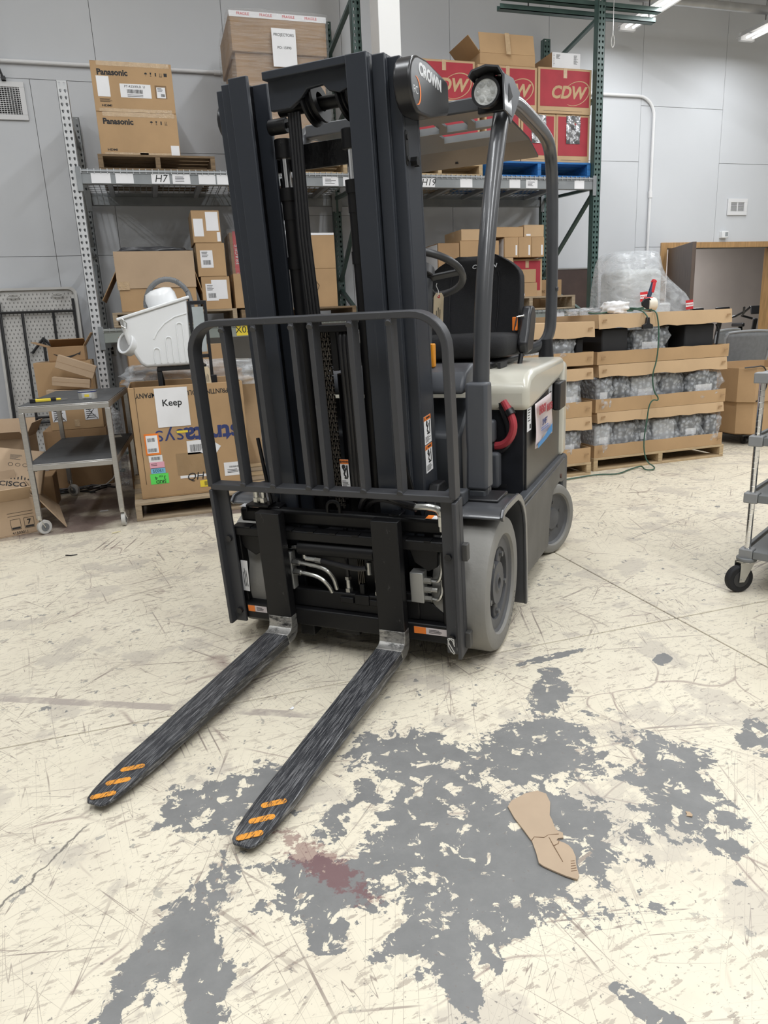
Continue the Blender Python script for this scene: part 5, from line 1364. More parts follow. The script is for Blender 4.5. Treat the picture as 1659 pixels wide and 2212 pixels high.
MB(frame((0.0, 0, 0), (1, 0, 0), (0, 0, 1))).prism([(-0.05, 0.075), (-0.045, 0.05), (0.01, 0.02), (0.04, 0.0), (0.05, 0.03), (0.045, 0.08), (0.02, 0.11), (-0.03, 0.10)], 0.03, 0.045).build('side_frame', BLACK, r, bevel=0.003)
hm = MB(); hm.bar((0.04, 0, 0.105), (0.085, 0, 0.235), 0.032, 0.026); hm.build('handle', mat('dark_blue_grip', (0.03, 0.05, 0.10), 0.5), r, bevel=0.008)
MB().bar((0.078, 0, 0.222), (0.094, 0, 0.245), 0.034, 0.032).box(0.01, 0.07, -0.02, 0.02, 0.095, 0.115).bar((0.066, -0.008, 0.15), (0.083, -0.008, 0.225), 0.018, 0.030).build('red_grip', RED, r, bevel=0.005)
tag(r, 'red and blue handled tape gun with a cream tape roll on the stack', 'tape gun')
o = lumpy(0.17, 0.14, 0.09, 0.11, 23, 10, 0.45).build('white_cloth', mat('white_cloth', (0.78, 0.78, 0.79), 0.8), None, weld=True, smooth=180)
place(o, (3.50, 4.98, zt + 0.001)); tag(o, 'crumpled white cloth on top of the tray stack by the cord', 'cloth')
o = lumpy(0.26, 0.20, 0.05, 0.2, 25, 9, 0.5).build('film_scrap', CLEAR, None, weld=True, smooth=180)
place(o, (3.36, 5.16, zt + 0.001)); tag(o, 'scrap of clear film on the tray stack left of the white cloth', 'film scrap')

# ---- bulky film-wrapped object behind the stack
r = empty('film_wrapped_machine', (4.66, 6.22, 0.0))
MB().box(-0.36, 0.36, -0.25, 0.25, 0.0, 0.95).build('base_block', mat('pale_machine', (0.55, 0.56, 0.57), 0.5), r, bevel=0.02)
MB().box(-0.34, 0.12, -0.18, 0.2, 0.95, 1.62).build('upper_block', mat('pale_machine2', (0.5, 0.52, 0.52), 0.5), r, bevel=0.05, seg=3)
MB().cyl((0.16, -0.05, 0.95), (0.16, -0.05, 1.30), 0.13, n=20).build('side_drum', mat('pale_machine3', (0.6, 0.6, 0.6), 0.5), r, bevel=0.02)
def wrapshape():
    from mathutils import noise
    b = MB(); prof = [(0.45, 0.34, 0.0, 0.0), (0.46, 0.34, 0.6, 0.0), (0.46, 0.33, 1.18, 0.0), (0.45, 0.32, 1.33, -0.005), (0.40, 0.30, 1.42, -0.06), (0.33, 0.28, 1.52, -0.125), (0.28, 0.26, 1.62, -0.155), (0.285, 0.22, 1.74, -0.145), (0.25, 0.14, 1.80, -0.11)]
    n = 36; vs = []; fs = []
    for k, (a, c, z, ox) in enumerate(prof):
        for i in range(n):
            t = 2 * PI * i / n
            ct, st = math.cos(t), math.sin(t)
            s = (abs(ct) ** 4 + abs(st) ** 4) ** -0.25
            q = 1 + 0.10 * noise.noise(Vector((ct * 3, st * 3, z * 6))) + 0.05 * noise.noise(Vector((ct * 8, st * 8, z * 14)))
            vs.append((ox + a * ct * s * q, c * st * s * q, z + 0.03 * noise.noise(Vector((ct * 4, st * 4, k)))))
    for k in range(len(prof) - 1):
        for i in range(n): fs.append([k * n + i, k * n + (i + 1) % n, (k + 1) * n + (i + 1) % n, (k + 1) * n + i])
    fs.append([(len(prof) - 1) * n + i for i in range(n)])
    return b.add(vs, fs)
wrapshape().build('stretch_wrap', CLEAR, r, smooth=180, subd=1)
for x, z in ((-0.22, 1.36), (0.30, 1.27)):
    s = sheet(r, frame((x, -0.352, z), (1, 0, 0.08), (0, 0, 1)), 0.085, 0.085, RED, 'fragile_sticker')
    sheet(s, frame((x, -0.3535, z), (1, 0, 0.08), (0, 0, 1)), 0.085, 0.035, PAPER, 'white_field'); txt('FRAGILE', 0.021, frame((x, -0.3545, z), (1, 0, 0.08), (0, 0, 1)), RED, s, bold=0.02)
tag(r, 'bulky machine wrapped in clear film with red fragile stickers', 'wrapped machine')

# ---- laundry-style cardboard hamper on casters, mesh chairs and exercise bikes by the doorway
r = empty('cardboard_bin', (5.42, 5.50, 0.0))
def octo(w, d, c): return [(-w + c, -d), (w - c, -d), (w, -d + c), (w, d - c), (w - c, d), (-w + c, d), (-w, d - c), (-w, -d + c)]
def ringwall(poly, z0, z1, t, taper=1.0):
    b = MB(); n = len(poly); q = [(x * (1 - t), y * (1 - t)) for x, y in poly]
    vs = [(x * taper, y * taper, z0) for x, y in poly] + [(x, y, z1) for x, y in poly] + [(x * taper, y * taper, z0) for x, y in q] + [(x, y, z1) for x, y in q]
    fs = [[i, (i + 1) % n, n + (i + 1) % n, n + i] for i in range(n)] + [[2 * n + i, 3 * n + i, 3 * n + (i + 1) % n, 2 * n + (i + 1) % n] for i in range(n)] + [[n + i, n + (i + 1) % n, 3 * n + (i + 1) % n, 3 * n + i] for i in range(n)] + [[i, 2 * n + i, 2 * n + (i + 1) % n, (i + 1) % n] for i in range(n)]
    return b.add(vs, fs)
oc = octo(0.46, 0.42, 0.10)
ringwall(oc, 0.11, 0.62, 0.02, 0.96).build('lower_body', KRAFT, r, smooth=0)
ringwall([(x * 1.025, y * 1.025) for x, y in oc], 0.40, 0.70, 0.02).build('upper_band', KRAFT, r, smooth=0)
MB().prism([(x * 0.93, y * 0.93) for x, y in oc], 0.10, 0.14).build('bottom', KRAFT_D, r, smooth=0)
MB().box(-0.40, 0.40, -0.36, 0.36, 0.085, 0.10).build('dolly', BLACK, r, smooth=0)
for sx in (-1, 1):
    for sy in (-1, 1):
        cw = MB().cyl((sx * 0.30 - 0.014, sy * 0.28, 0.038), (sx * 0.30 + 0.014, sy * 0.28, 0.038), 0.038, n=18).build('caster', BLACK, r)
        MB().bar((sx * 0.30 - 0.02, sy * 0.28, 0.088), (sx * 0.30 - 0.02, sy * 0.28, 0.03), 0.006, 0.03).bar((sx * 0.30 + 0.02, sy * 0.28, 0.088), (sx * 0.30 + 0.02, sy * 0.28, 0.03), 0.006, 0.03).build('fork', BLACK, cw)
tag(r, 'tall cardboard bin on black casters at the right edge', 'bin')
o = MB().tube(smooth_path([(4.96, 5.12, 0.705), (5.02, 5.06, 0.712), (5.10, 5.055, 0.72), (5.14, 5.05, 0.66), (5.16, 5.05, 0.57), (5.13, 5.05, 0.48), (5.08, 5.05, 0.42), (5.05, 5.05, 0.41)]), 0.006, 7).build('black_cable', BLACK, None)
tag(o, 'black cable draped over the front of the cardboard bin', 'cable')
CHAIR_G = mat('chair_mesh_grey', (0.16, 0.165, 0.17), 0.7, var=0.1, scale=30)
def chair(label, x, y, rz):
    r = empty('mesh_chair', (x, y, 0.0), rz)
    MB().prism(rrect(0.50, 0.46, 0.08), 0.0, 0.07, frame((0, -0.22, 0.44), (1, 0, 0), (0, 1, 0))).build('seat', CHAIR_G, r, bevel=0.02)
    bk = MB().grid(lambda u, v: ((u - 0.5) * (0.46 + 0.08 * v), 0.24 + 0.06 * v + 0.10 * (0.25 - (u - 0.5) ** 2), 0.55 + 0.42 * v), 14, 10).build('backrest', CHAIR_G, r, solid=0.012, smooth=180, fix=False)
    pts = [((u - 0.5) * (0.46 + 0.08 * v), 0.24 + 0.06 * v + 0.10 * (0.25 - (u - 0.5) ** 2), 0.55 + 0.42 * v) for u, v in [(0, 0), (0, .5), (0, 1), (.25, 1.03), (.5, 1.04), (.75, 1.03), (1, 1), (1, .5), (1, 0), (.5, -0.02)]]
    MB().tube(smooth_path(pts + [pts[0]], 1), 0.014, 8).build('back_frame', mat('chair_frame_grey', (0.24, 0.245, 0.25), 0.5), r)
    for sx in (-1, 1):
        MB().tube([(sx * 0.22, 0.26, 0.56), (sx * 0.25, 0.1, 0.46), (sx * 0.25, -0.18, 0.44), (sx * 0.25, -0.22, 0.02)], 0.013, 8).build('leg', GREYW, r)
        MB().tube([(sx * 0.24, 0.20, 0.50), (sx * 0.25, 0.28, 0.02)], 0.013, 8).build('leg', GREYW, r)
    tag(r, label, 'chair', 'grey mesh chairs'); return r
chair('grey mesh chair showing its back above the cardboard bin', 5.90, 6.32, math.radians(172))
chair('grey mesh chair half hidden left of the bin, nearer the door', 6.28, 7.15, math.radians(200))
def bike(label, x, y, rz):
    r = empty('exercise_bike', (x, y, 0.0), rz)
    MB().bar((-0.55, 0, 0.05), (0.5, 0, 0.05), 0.06, 0.06).bar((-0.5, -0.25, 0.04), (-0.5, 0.25, 0.04), 0.06, 0.06).bar((0.48, -0.25, 0.04), (0.48, 0.25, 0.04), 0.06, 0.06).build('base', BLACK, r, bevel=0.008)
    MB().cyl((0.25, -0.03, 0.38), (0.25, 0.03, 0.38), 0.24, n=28).build('flywheel', mat('bike_grey', (0.05, 0.05, 0.055), 0.35), r, bevel=0.01)
    MB().bar((-0.3, 0, 0.08), (0.2, 0, 0.75), 0.07, 0.05).bar((0.12, 0, 0.3), (0.36, 0, 1.05), 0.06, 0.05).bar((-0.10, 0, 0.3), (-0.28, 0, 0.92), 0.06, 0.05).build('frame', BLACK, r, bevel=0.01)
    MB().prism([(-0.14, 0.10), (-0.16, 0), (-0.14, -0.10), (0.0, -0.05), (0.14, -0.02), (0.14, 0.02), (0.0, 0.05)], 0.92, 0.98, Matrix.Translation((-0.28, 0, 0))).build('saddle', BLACK, r, bevel=0.015)
    MB().tube([(0.36, -0.05, 1.05), (0.40, -0.22, 1.10), (0.58, -0.24, 1.16), (0.66, -0.2, 1.22)], 0.017, 8).tube([(0.36, 0.05, 1.05), (0.40, 0.22, 1.10), (0.58, 0.24, 1.16), (0.66, 0.2, 1.22)], 0.017, 8).build('handlebar', BLACK, r)
    MB(frame((0.42, 0, 1.17), (0, 1, 0), (-0.5, 0, 0.85))).box(-0.11, 0.11, -0.07, 0.07, 0, 0.03).build('console', BLACK, r, bevel=0.01)
    MB().cyl((0.0, -0.16, 0.22), (0.0, 0.16, 0.22), 0.015, n=10).box(-0.05, 0.05, -0.22, -0.13, 0.20, 0.23).box(-0.05, 0.05, 0.13, 0.22, 0.20, 0.23).build('pedals', BLACK, r)
    tag(r, label, 'exercise bike', 'exercise bikes'); return r
bike('black exercise bike in the room beyond, nearer the open door leaf', 7.80, 9.30, math.radians(250))
bike('black exercise bike in the room beyond, by the right door jamb', 9.12, 9.45, math.radians(245))
bike('black exercise bike in the room beyond, between the other two', 8.46, 9.55, math.radians(255))

# ================================================================== WIRE SHELVING CART, RIGHT EDGE
r = empty('shelving_cart', (2.385, 2.36, 0.0), math.radians(-60))
CHR = CHROME
DGREY = mat('grey_shelf_plastic', (0.17, 0.178, 0.182), 0.45, var=0.1)
for (px_, py_) in ((0, 0), (0.02, 1.0), (0.56, 0), (0.56, 1.0)):
    po = MB().cyl((px_, py_, 0.165), (px_, py_, 0.955), 0.0127, n=18).build('post', CHR, r)
    b = MB()
    for i in range(28): b.lathe([(0.0128, -0.0007), (0.0133, 0), (0.0128, 0.0007)], 14, Matrix.Translation((px_, py_, 0.20 + i * 0.0254)))
    stuff(b.build('groove_rings', ZINC, po))
    a = 0.9 if (px_, py_) == (0, 0) else 2.0
    dx, dy = -0.03 * math.cos(a), -0.03 * math.sin(a); ax = Vector((-math.sin(a), math.cos(a), 0)); c = Vector((px_ + dx, py_ + dy, 0.062))
    cw = MB().cyl(c - ax * 0.016, c + ax * 0.016, 0.062, n=32).build('caster', BLACKM, r, bevel=0.008)
    MB().cyl(c - ax * 0.018, c + ax * 0.018, 0.036, n=24).build('hub', mat('caster_hub_dark', (0.03, 0.03, 0.032), 0.45), cw)
    for sg in (-1, 1):
        MB(frame(c + ax * sg * 0.022, (math.cos(a), math.sin(a), 0), (0, 0, 1))).prism([(0.0 - 0.012, -0.012), (0.012, -0.012), (0.055, 0.075), (-0.01, 0.078)], -0.0015, 0.0015).build('fork_cheek', ZINC, cw)
    MB().box(px_ - 0.022 - 0.01, px_ + 0.022, py_ - 0.03, py_ + 0.03, 0.138, 0.142).cyl(c - ax * 0.026, c + ax * 0.026, 0.006, n=8).build('fork_top', ZINC, cw)
    MB().cyl((px_, py_, 0.143), (px_, py_, 0.160), 0.042, n=28).build('bumper', DGREY, r, bevel=0.004)
for i, zt_ in enumerate((0.195, 0.447, 0.693, 0.955)):
    s = MB()
    s.box(-0.0, 0.56, -0.005, 1.0, zt_ - 0.014, zt_ - 0.004)
    s = s.build('shelf_panel', DGREY, r, bevel=0.002)
    b = MB(); b.box(0.03, 0.53, -0.028, -0.010, zt_ - 0.035, zt_); b.box(0.03, 0.53, 1.01, 1.028, zt_ - 0.035, zt_); b.box(-0.028, -0.010, 0.03, 0.97, zt_ - 0.035, zt_); b.box(0.57, 0.588, 0.03, 0.97, zt_ - 0.035, zt_)
    b.build('shelf_frame', DGREY, r, bevel=0.003)
    for (px_, py_) in ((0, 0), (0.0, 1.0), (0.56, 0), (0.56, 1.0)):
        MB().box(px_ - 0.028, px_ + 0.028, py_ - 0.028, py_ + 0.028, zt_ - 0.04, zt_ + 0.004).build('corner_collar', mat('collar_grey', (0.25, 0.255, 0.26), 0.45), r, bevel=0.004)
tag(r, 'grey shelving cart with chrome grooved posts and black swivel casters, right edge', 'cart')
# ================================================================== FORKLIFT
# local axes: +X forward (towards the fork tips), +Y to the truck's left, Z up
TH = math.radians(-130.4)
FK = empty('forklift', (0.713, 2.648, 0.0), TH)
tag(FK, 'dark grey counterbalance forklift with cream hood, mast and two forks', 'forklift')
ph = math.radians(4.3)
MM = Matrix(((math.cos(ph), 0, math.sin(ph), 0.32), (0, 1, 0, 0), (-math.sin(ph), 0, math.cos(ph), 0.105), (0, 0, 0, 1)))
TC = 0.04
MAST = worn('mast_black_steel', (0.030, 0.034, 0.043), (0.10, 0.10, 0.105), 0.38, 0.2, (3, 30, 1.2), (0.66, 0.74), 2.0, 0.4)
MASTD = mat('mast_greasy_black', (0.005, 0.005, 0.006), 0.3, var=0.4, scale=12, bump=0.25, bscale=60, spec=0.35)
BREST = worn('backrest_grey_paint', (0.052, 0.053, 0.058), (0.28, 0.28, 0.28), 0.45, 0.3, (30, 30, 6), (0.66, 0.72), 1.5, 0.5)
CARR = worn('carriage_black', (0.0055, 0.0055, 0.0065), (0.08, 0.08, 0.08), 0.45, 0.3, (12, 14, 12), (0.66, 0.74), 1.6, 0.45)
FORKM = worn('fork_worn_steel', (0.026, 0.027, 0.031), (0.50, 0.50, 0.51), 0.30, 0.6, (4.5, 170, 60), (0.52, 0.72), 2.2, 0.70)
FORKB = worn('fork_black_paint', (0.008, 0.008, 0.009), (0.13, 0.13, 0.13), 0.42, 0.3, (20, 20, 8), (0.64, 0.70), 1.8, 0.5)
BARE = mat('bare_fork_steel', (0.50, 0.49, 0.47), 0.35, metal=0.7, var=0.25, scale=60)
GUARD = mat('guard_grey_paint', (0.062, 0.064, 0.070), 0.30, var=0.08, scale=8, coat=0.3)
BODYG = mat('body_grey_plastic', (0.075, 0.080, 0.092), 0.45, var=0.08, scale=8)
BODYD = mat('body_dark_panel', (0.050, 0.054, 0.062), 0.5, var=0.1, scale=8)
SKIRT = mat('skirt_dusty_grey', (0.075, 0.073, 0.070), 0.5, var=0.3, scale=5)
CREAM = mat('cream_paint', (0.60, 0.58, 0.50), 0.28, var=0.05, scale=3, coat=0.4)
TIRE = mat('grey_rubber', (0.235, 0.228, 0.212), 0.75, var=0.1, scale=7, bump=0.1, bscale=60)
RIM = mat('rim_grey', (0.085, 0.086, 0.092), 0.55, var=0.15, scale=14)
SEATM = mat('black_fabric', (0.006, 0.006, 0.008), 0.8, var=0.2, scale=60, bump=0.3, bscale=400)
BAT = mat('battery_black', (0.010, 0.011, 0.015), 0.4, var=0.4, scale=10)
ORG = mat('orange_plastic', (0.85, 0.33, 0.02), 0.4)
LEDG = mat('lamp_lens', (0.55, 0.56, 0.55), 0.15, var=0.25, scale=40, bump=0.4, bscale=90)
SILV = mat('silver_lettering', (0.62, 0.63, 0.65), 0.35, var=0.02)

# ---------------------------------------------------------------- wheels
def wheel(t0, t1, r, s, steer, drive, out):
    """t0..t1 lateral span, out = +1 when the face looks to the left side"""
    w = t1 - t0; c = (t0 + t1) / 2
    M = Matrix.Translation((s, c, r)) @ Matrix.Rotation(steer, 4, 'Z') @ Matrix.Rotation(-out * PI / 2, 4, 'X')
    h = w / 2
    rr = r * 0.72
    prof = [(rr, -h + 0.012), (rr + 0.006, -h + 0.002), (r - 0.022, -h), (r - 0.008, -h + 0.006), (r, -h + 0.022), (r, h - 0.022), (r - 0.008, h - 0.006), (r - 0.022, h), (rr + 0.006, h - 0.002), (rr, h - 0.012)]
    o = MB(M).lathe(prof, 64, closed_prof=True).build('drive_wheel' if drive else 'steer_wheel', TIRE, FK, smooth=30)
    b = MB(M)
    if drive:
        b.lathe([(rr, h - 0.012), (rr - 0.010, h - 0.020), (0.158, h - 0.020), (0.138, h - 0.022), (0.132, h - 0.085), (0.088, h - 0.085), (0.080, h - 0.020), (0.040, h - 0.022), (0.030, h - 0.016), (0.022, h - 0.016), (0.020, h - 0.06), (0.0, h - 0.06)], 48)
        b.lathe([(rr, -h + 0.012), (0.0, -h + 0.03)], 32)
    else:
        b.lathe([(rr, h - 0.012), (rr - 0.010, h - 0.024), (0.10, h - 0.030), (0.060, h - 0.030), (0.055, h - 0.018), (0.0, h - 0.014)], 40)
        b.lathe([(rr, -h + 0.012), (0.0, -h + 0.03)], 32)
    rim = b.build('rim', RIM, o, smooth=30)
    n = 5 if drive else 6
    for k in range(n):
        a = 2 * PI * k / n + 0.35
        if drive:
            u = Vector((math.cos(a), math.sin(a), 0)); e = Vector((-math.sin(a), math.cos(a), 0))
            b = MB(M)
            Mk = Matrix((u, e, Vector((0, 0, 1)))).transposed().to_4x4()
            b.box(0.075, 0.142, -0.028, 0.028, h - 0.08, h - 0.030, Mk)
            b.build('spoke', RIM, o, bevel=0.006)
            MB(M).cyl(u * 0.115 + Vector((0, 0, h - 0.031)), u * 0.115 + Vector((0, 0, h - 0.018)), 0.011, n=6).build('lug_bolt', mat('lug_steel', (0.12, 0.12, 0.12), 0.5), o)
        else:
            u = Vector((math.cos(a), math.sin(a), 0))
            MB(M).cyl(u * 0.085 + Vector((0, 0, h - 0.031)), u * 0.085 + Vector((0, 0, h - 0.026)), 0.008, n=10).build('lug_bolt', mat('lug_dark', (0.07, 0.07, 0.07), 0.5), o)
    if drive and out > 0:
        for k, ch in enumerate('21X7X15'):
            a = math.radians(152 - k * 6.5)
            u = Vector((math.cos(a), math.sin(a), 0)); e = Vector((math.sin(a), -math.cos(a), 0))
            Mt = Matrix((e, u, Vector((0, 0, 1)))).transposed().to_4x4(); Mt.translation = u * (r * 0.86) + Vector((0, 0, h - 0.0005))
            # lettering is read from outside
            txt(ch, 0.020, M @ Mt, mat('tire_lettering', (0.19, 0.185, 0.175), 0.8), o, depth=0.0012)
    return o
wheel(0.375, 0.58, 0.257, 0.0, 0, True, 1)
wheel(-0.50, -0.295, 0.257, 0.0, 0, True, -1)
wheel(0.462, 0.582, 0.187, -1.20, math.radians(-23), False, 1)
wheel(-0.495, -0.375, 0.187, -1.20, math.radians(-23), False, -1)
MB().cyl((0, -0.30, 0.257), (0, 0.38, 0.257), 0.075, n=20).box(-0.12, 0.12, -0.22, 0.30, 0.16, 0.36).build('drive_axle', BLACK, FK, bevel=0.01)
MB().box(-1.24, -1.10, -0.36, 0.44, 0.13, 0.24).build('steer_axle', BLACK, FK, bevel=0.01)

# ---------------------------------------------------------------- chassis, skirts, fenders
MB().box(-1.40, 0.16, -0.29, 0.37, 0.20, 0.455).box(-0.95, -0.30, -0.46, 0.54, 0.12, 0.455).build('chassis', BLACK, FK, bevel=0.01)
SIDE = lambda t: frame((0, t, 0), (1, 0, 0), (0, 0, 1))
sk = [(-0.31, 0.455), (-1.445, 0.465), (-1.45, 0.35), (-1.36, 0.35), (-1.27, 0.37), (-1.10, 0.365), (-1.02, 0.30), (-0.985, 0.20), (-0.96, 0.105), (-0.76, 0.115), (-0.41, 0.135), (-0.335, 0.14)]
for t, sg in ((0.572, 1), (-0.492, -1)):
    MB(SIDE(t)).prism(sk, -0.006, 0.006).build('side_skirt', SKIRT, FK, bevel=0.003)
    MB().box(-1.44, -0.30, min(t, t - sg * 0.045), max(t, t - sg * 0.045), 0.452, 0.482).build('side_rail', BODYD, FK, bevel=0.006)
    fp = [(0.115, 0.535), (0.095, 0.556), (0.05, 0.562), (-0.08, 0.562)] + [(-0.08 - 0.20 * math.sin(a), 0.367 + 0.20 * math.cos(a)) for a in [math.radians(x) for x in (15, 30, 45, 60, 75, 90)]] + [(-0.295, 0.25), (-0.305, 0.06)]
    b = MB(); ta, tb = (0.36, 0.602) if sg > 0 else (-0.522, -0.28)
    b.sweep([(x, (ta + tb) / 2, z) for x, z in fp], [(-0.005, -(tb - ta) / 2), (0.005, -(tb - ta) / 2), (0.005, (tb - ta) / 2), (-0.005, (tb - ta) / 2)], up=(0, 1, 0))
    f = b.build('fender', GUARD, FK, bevel=0.004, smooth=40)
    MB().sweep([(x, tb if sg > 0 else ta, z) for x, z in fp], [(-0.016, -0.006), (0.010, -0.006), (0.010, 0.006), (-0.016, 0.006)], up=(0, 1, 0)).build('fender_lip', GUARD, f, bevel=0.003)
    MB().box(-0.56, -0.29, t - 0.28 if sg > 0 else t, t if sg > 0 else t + 0.28, 0.452, 0.468).build('step_plate', SKIRT, FK, bevel=0.003)
MB().cyl((-1.30, 0.578, 0.395), (-1.30, 0.584, 0.395), 0.012, n=14).build('skirt_bolt', mat('rusty_bolt', (0.10, 0.05, 0.035), 0.7), FK)
MB().box(-1.56, -1.40, -0.49, 0.575, 0.22, 0.475).build('counterweight_base', BODYD, FK, bevel=0.02)
# fender rubber pad and mast pivot
MB().box(-0.16, 0.0, 0.40, 0.56, 0.566, 0.578).build('rubber_pad', BLACK, FK, bevel=0.005)
for t in (0.36, -0.28):
    MB(SIDE(t)).prism([(0.02, 0.33), (0.20, 0.45), (0.20, 0.56), (0.13, 0.66), (0.06, 0.66), (-0.04, 0.56)], -0.02, 0.02).build('pivot_bracket', CARR, FK, bevel=0.006)
    MB().cyl((0.11, t - 0.04, 0.60), (0.11, t + 0.04, 0.60), 0.028, n=16).build('pivot_pin', ZINC, FK)
MB().box(0.0, 0.07, 0.37, 0.45, 0.566, 0.62).build('front_bracket', BODYD, FK, bevel=0.008)

# ---------------------------------------------------------------- cowl, leg shroud, floor
cp = [(-0.085, 0.53), (-0.075, 0.80), (-0.08, 0.965), (-0.12, 1.028), (-0.20, 1.055), (-0.33, 1.045), (-0.36, 0.98), (-0.24, 0.93), (-0.20, 0.50)]
MB(frame((0, 0.40, 0), (1, 0, 0), (0, 0, 1))).prism([p for p in cp if p[1] < 0.96] , 0.0, 0.74).build('front_panel', BODYD, FK, bevel=0.012)
MB(frame((0, 0.415, 0), (1, 0, 0), (0, 0, 1))).prism([(-0.070, 0.955), (-0.072, 0.985), (-0.11, 1.035), (-0.20, 1.06), (-0.34, 1.05), (-0.37, 0.975)], 0.0, 0.77).build('dash_cowl', BODYG, FK, bevel=0.014, seg=3)
for t0, t1 in ((0.425, 0.508), (-0.428, -0.345)):
    MB(frame((0, t1, 0), (1, 0, 0), (0, 0, 1))).prism([(-0.045, 0.60), (-0.055, 0.74), (-0.045, 0.82), (-0.048, 1.0), (-0.125, 1.0), (-0.14, 0.60)], 0, t1 - t0).build('leg_shroud', BODYG, FK, bevel=0.012, seg=3)
    MB().box(-0.15, -0.05, t0 + 0.01, t1 - 0.01, 0.45, 0.60).build('shroud_foot', BODYD, FK, bevel=0.006)
MB().box(-0.58, -0.10, -0.30, 0.40, 0.455, 0.50).build('floor_plate', BLACK, FK, smooth=0)
# battery compartment
bt = MB().box(-1.42, -0.565, -0.455, 0.538, 0.455, 0.87).build('battery_box', BAT, FK, bevel=0.008)
MB().box(-1.42, -0.575, 0.538, 0.546, 0.47, 0.90).build('side_panel', mat('battery_panel', (0.030, 0.030, 0.030), 0.35, var=0.15, scale=4), bt, bevel=0.002)
for (x, y, z) in ((-0.5645, 0.35, 0.53), (-0.5645, 0.44, 0.50)): MB().box(x, x + 0.003, y - 0.02, y + 0.02, z - 0.008, z + 0.008).build('slot', BLACK, bt, smooth=0)
MB().tube(smooth_path([(-0.53, 0.455, 0.88), (-0.52, 0.490, 0.82), (-0.515, 0.503, 0.775), (-0.52, 0.490, 0.725), (-0.53, 0.455, 0.690), (-0.54, 0.40, 0.682), (-0.55, 0.36, 0.69)]), 0.017, 10).build('power_cable_red', mat('red_cable', (0.42, 0.045, 0.06), 0.5), FK)
MB().tube(smooth_path([(-0.54, 0.435, 0.88), (-0.535, 0.470, 0.80), (-0.535, 0.485, 0.74), (-0.54, 0.470, 0.69), (-0.545, 0.43, 0.66), (-0.55, 0.38, 0.655)]), 0.017, 10).build('power_cable_black', BLACK, FK)
MB().cyl((-0.523, 0.478, 0.842), (-0.516, 0.492, 0.822), 0.021, n=12).cyl((-0.538, 0.40, 0.682), (-0.538, 0.415, 0.682), 0.022, n=12).build('cable_clamp', BLACK, FK)
MB().box(-0.56, -0.50, 0.36, 0.44, 0.50, 0.66).box(-0.56, -0.51, 0.37, 0.42, 0.70, 0.80).build('cable_housing', BODYG, FK, bevel=0.015, seg=3)

# ---------------------------------------------------------------- hood, counterweight
hd = [(-0.525, 0.838), (-0.52, 0.94), (-0.57, 0.985), (-0.68, 1.003), (-1.45, 1.012), (-1.47, 0.93), (-1.30, 0.900), (-0.66, 0.838)]
MB(frame((0, 0.562, 0), (1, 0, 0), (0, 0, 1))).prism(hd, 0.0, 1.044).build('seat_hood', CREAM, FK, bevel=0.028, seg=4)
MB().box(-1.555, -1.425, -0.485, 0.565, 0.475, 0.985).build('counterweight', CREAM, FK, bevel=0.03, seg=3)
MB().box(-1.30, -0.70, -0.06, 0.36, 1.003, 1.035).build('seat_base', BLACK, FK, bevel=0.01)
MB().box(-0.83, -0.70, 0.385, 0.40, 1.006, 1.03).build('hood_badge', INK, FK, smooth=0)

# ---------------------------------------------------------------- seat
sc_ = 0.15
def superellipse_box(w, d, h, n=4.0):
    b = MB(); N, K = 28, 10; vs = []; fs = []
    for k in range(K + 1):
        v = -PI / 2 + PI * k / K
        for i in range(N):
            a = 2 * PI * i / N
            cs = lambda x, m: math.copysign(abs(x) ** (2 / m), x)
            vs.append((w / 2 * cs(math.cos(v), n) * cs(math.cos(a), n), d / 2 * cs(math.cos(v), n) * cs(math.sin(a), n), h / 2 * cs(math.sin(v), n)))
    for k in range(K):
        for i in range(N): fs.append([k * N + i, k * N + (i + 1) % N, (k + 1) * N + (i + 1) % N, (k + 1) * N + i])
    return b.add(vs, fs)
def seatpart(name, M, w, d, h, n, parent=None):
    b = superellipse_box(w, d, h, n); b2 = MB(M); b2.add(b.v, b.f); return b2.build(name, SEATM, parent or FK, weld=True, smooth=60)
seatpart('seat_cushion', Matrix.Translation((-0.95, sc_, 1.10)), 0.50, 0.52, 0.115, 6)
# backrest: shaped grid, wide at the middle, narrower at the top
def back_front(u, v):
    x = (u - 0.5) * 2
    hw = 0.225 + 0.02 * math.sin(v * PI) - (0.13 * ((v - 0.74) / 0.26) ** 2 if v > 0.74 else 0)
    z = 1.08 + 0.455 * v
    s = -1.12 - 0.11 * v + 0.05 * abs(x) ** 3 - 0.045 * (max(0, v - 0.93) / 0.07) ** 2
    return (s, sc_ + x * hw, z)
bk = MB(); bk.grid(back_front, 20, 20)
bk.grid(lambda u, v: (back_front(u, v)[0] - 0.10, back_front(u, v)[1], back_front(u, v)[2]), 20, 20)
G = 21
ed = [[j * G, (j + 1) * G, (j + 1) * G + G * G, j * G + G * G] for j in range(20)] + [[j * G + 20, (j + 1) * G + 20, (j + 1) * G + 20 + G * G, j * G + 20 + G * G] for j in range(20)] + [[i, i + 1, i + 1 + G * G, i + G * G] for i in range(20)] + [[20 * G + i, 20 * G + i + 1, 20 * G + i + 1 + G * G, 20 * G + i + G * G] for i in range(20)]
bk.f += ed
seat_back = bk.build('seat_backrest', SEATM, FK, smooth=60, bevel=0.012)
for x in (-0.52, 0.52):
    MB().tube([(back_front(0.5 + x / 2, v)[0] + 0.002, back_front(0.5 + x / 2, v)[1], back_front(0.5 + x / 2, v)[2]) for v in [0.02 + 0.8 * i / 12 for i in range(13)]], 0.0035, 6).build('seam', BLACK, seat_back)
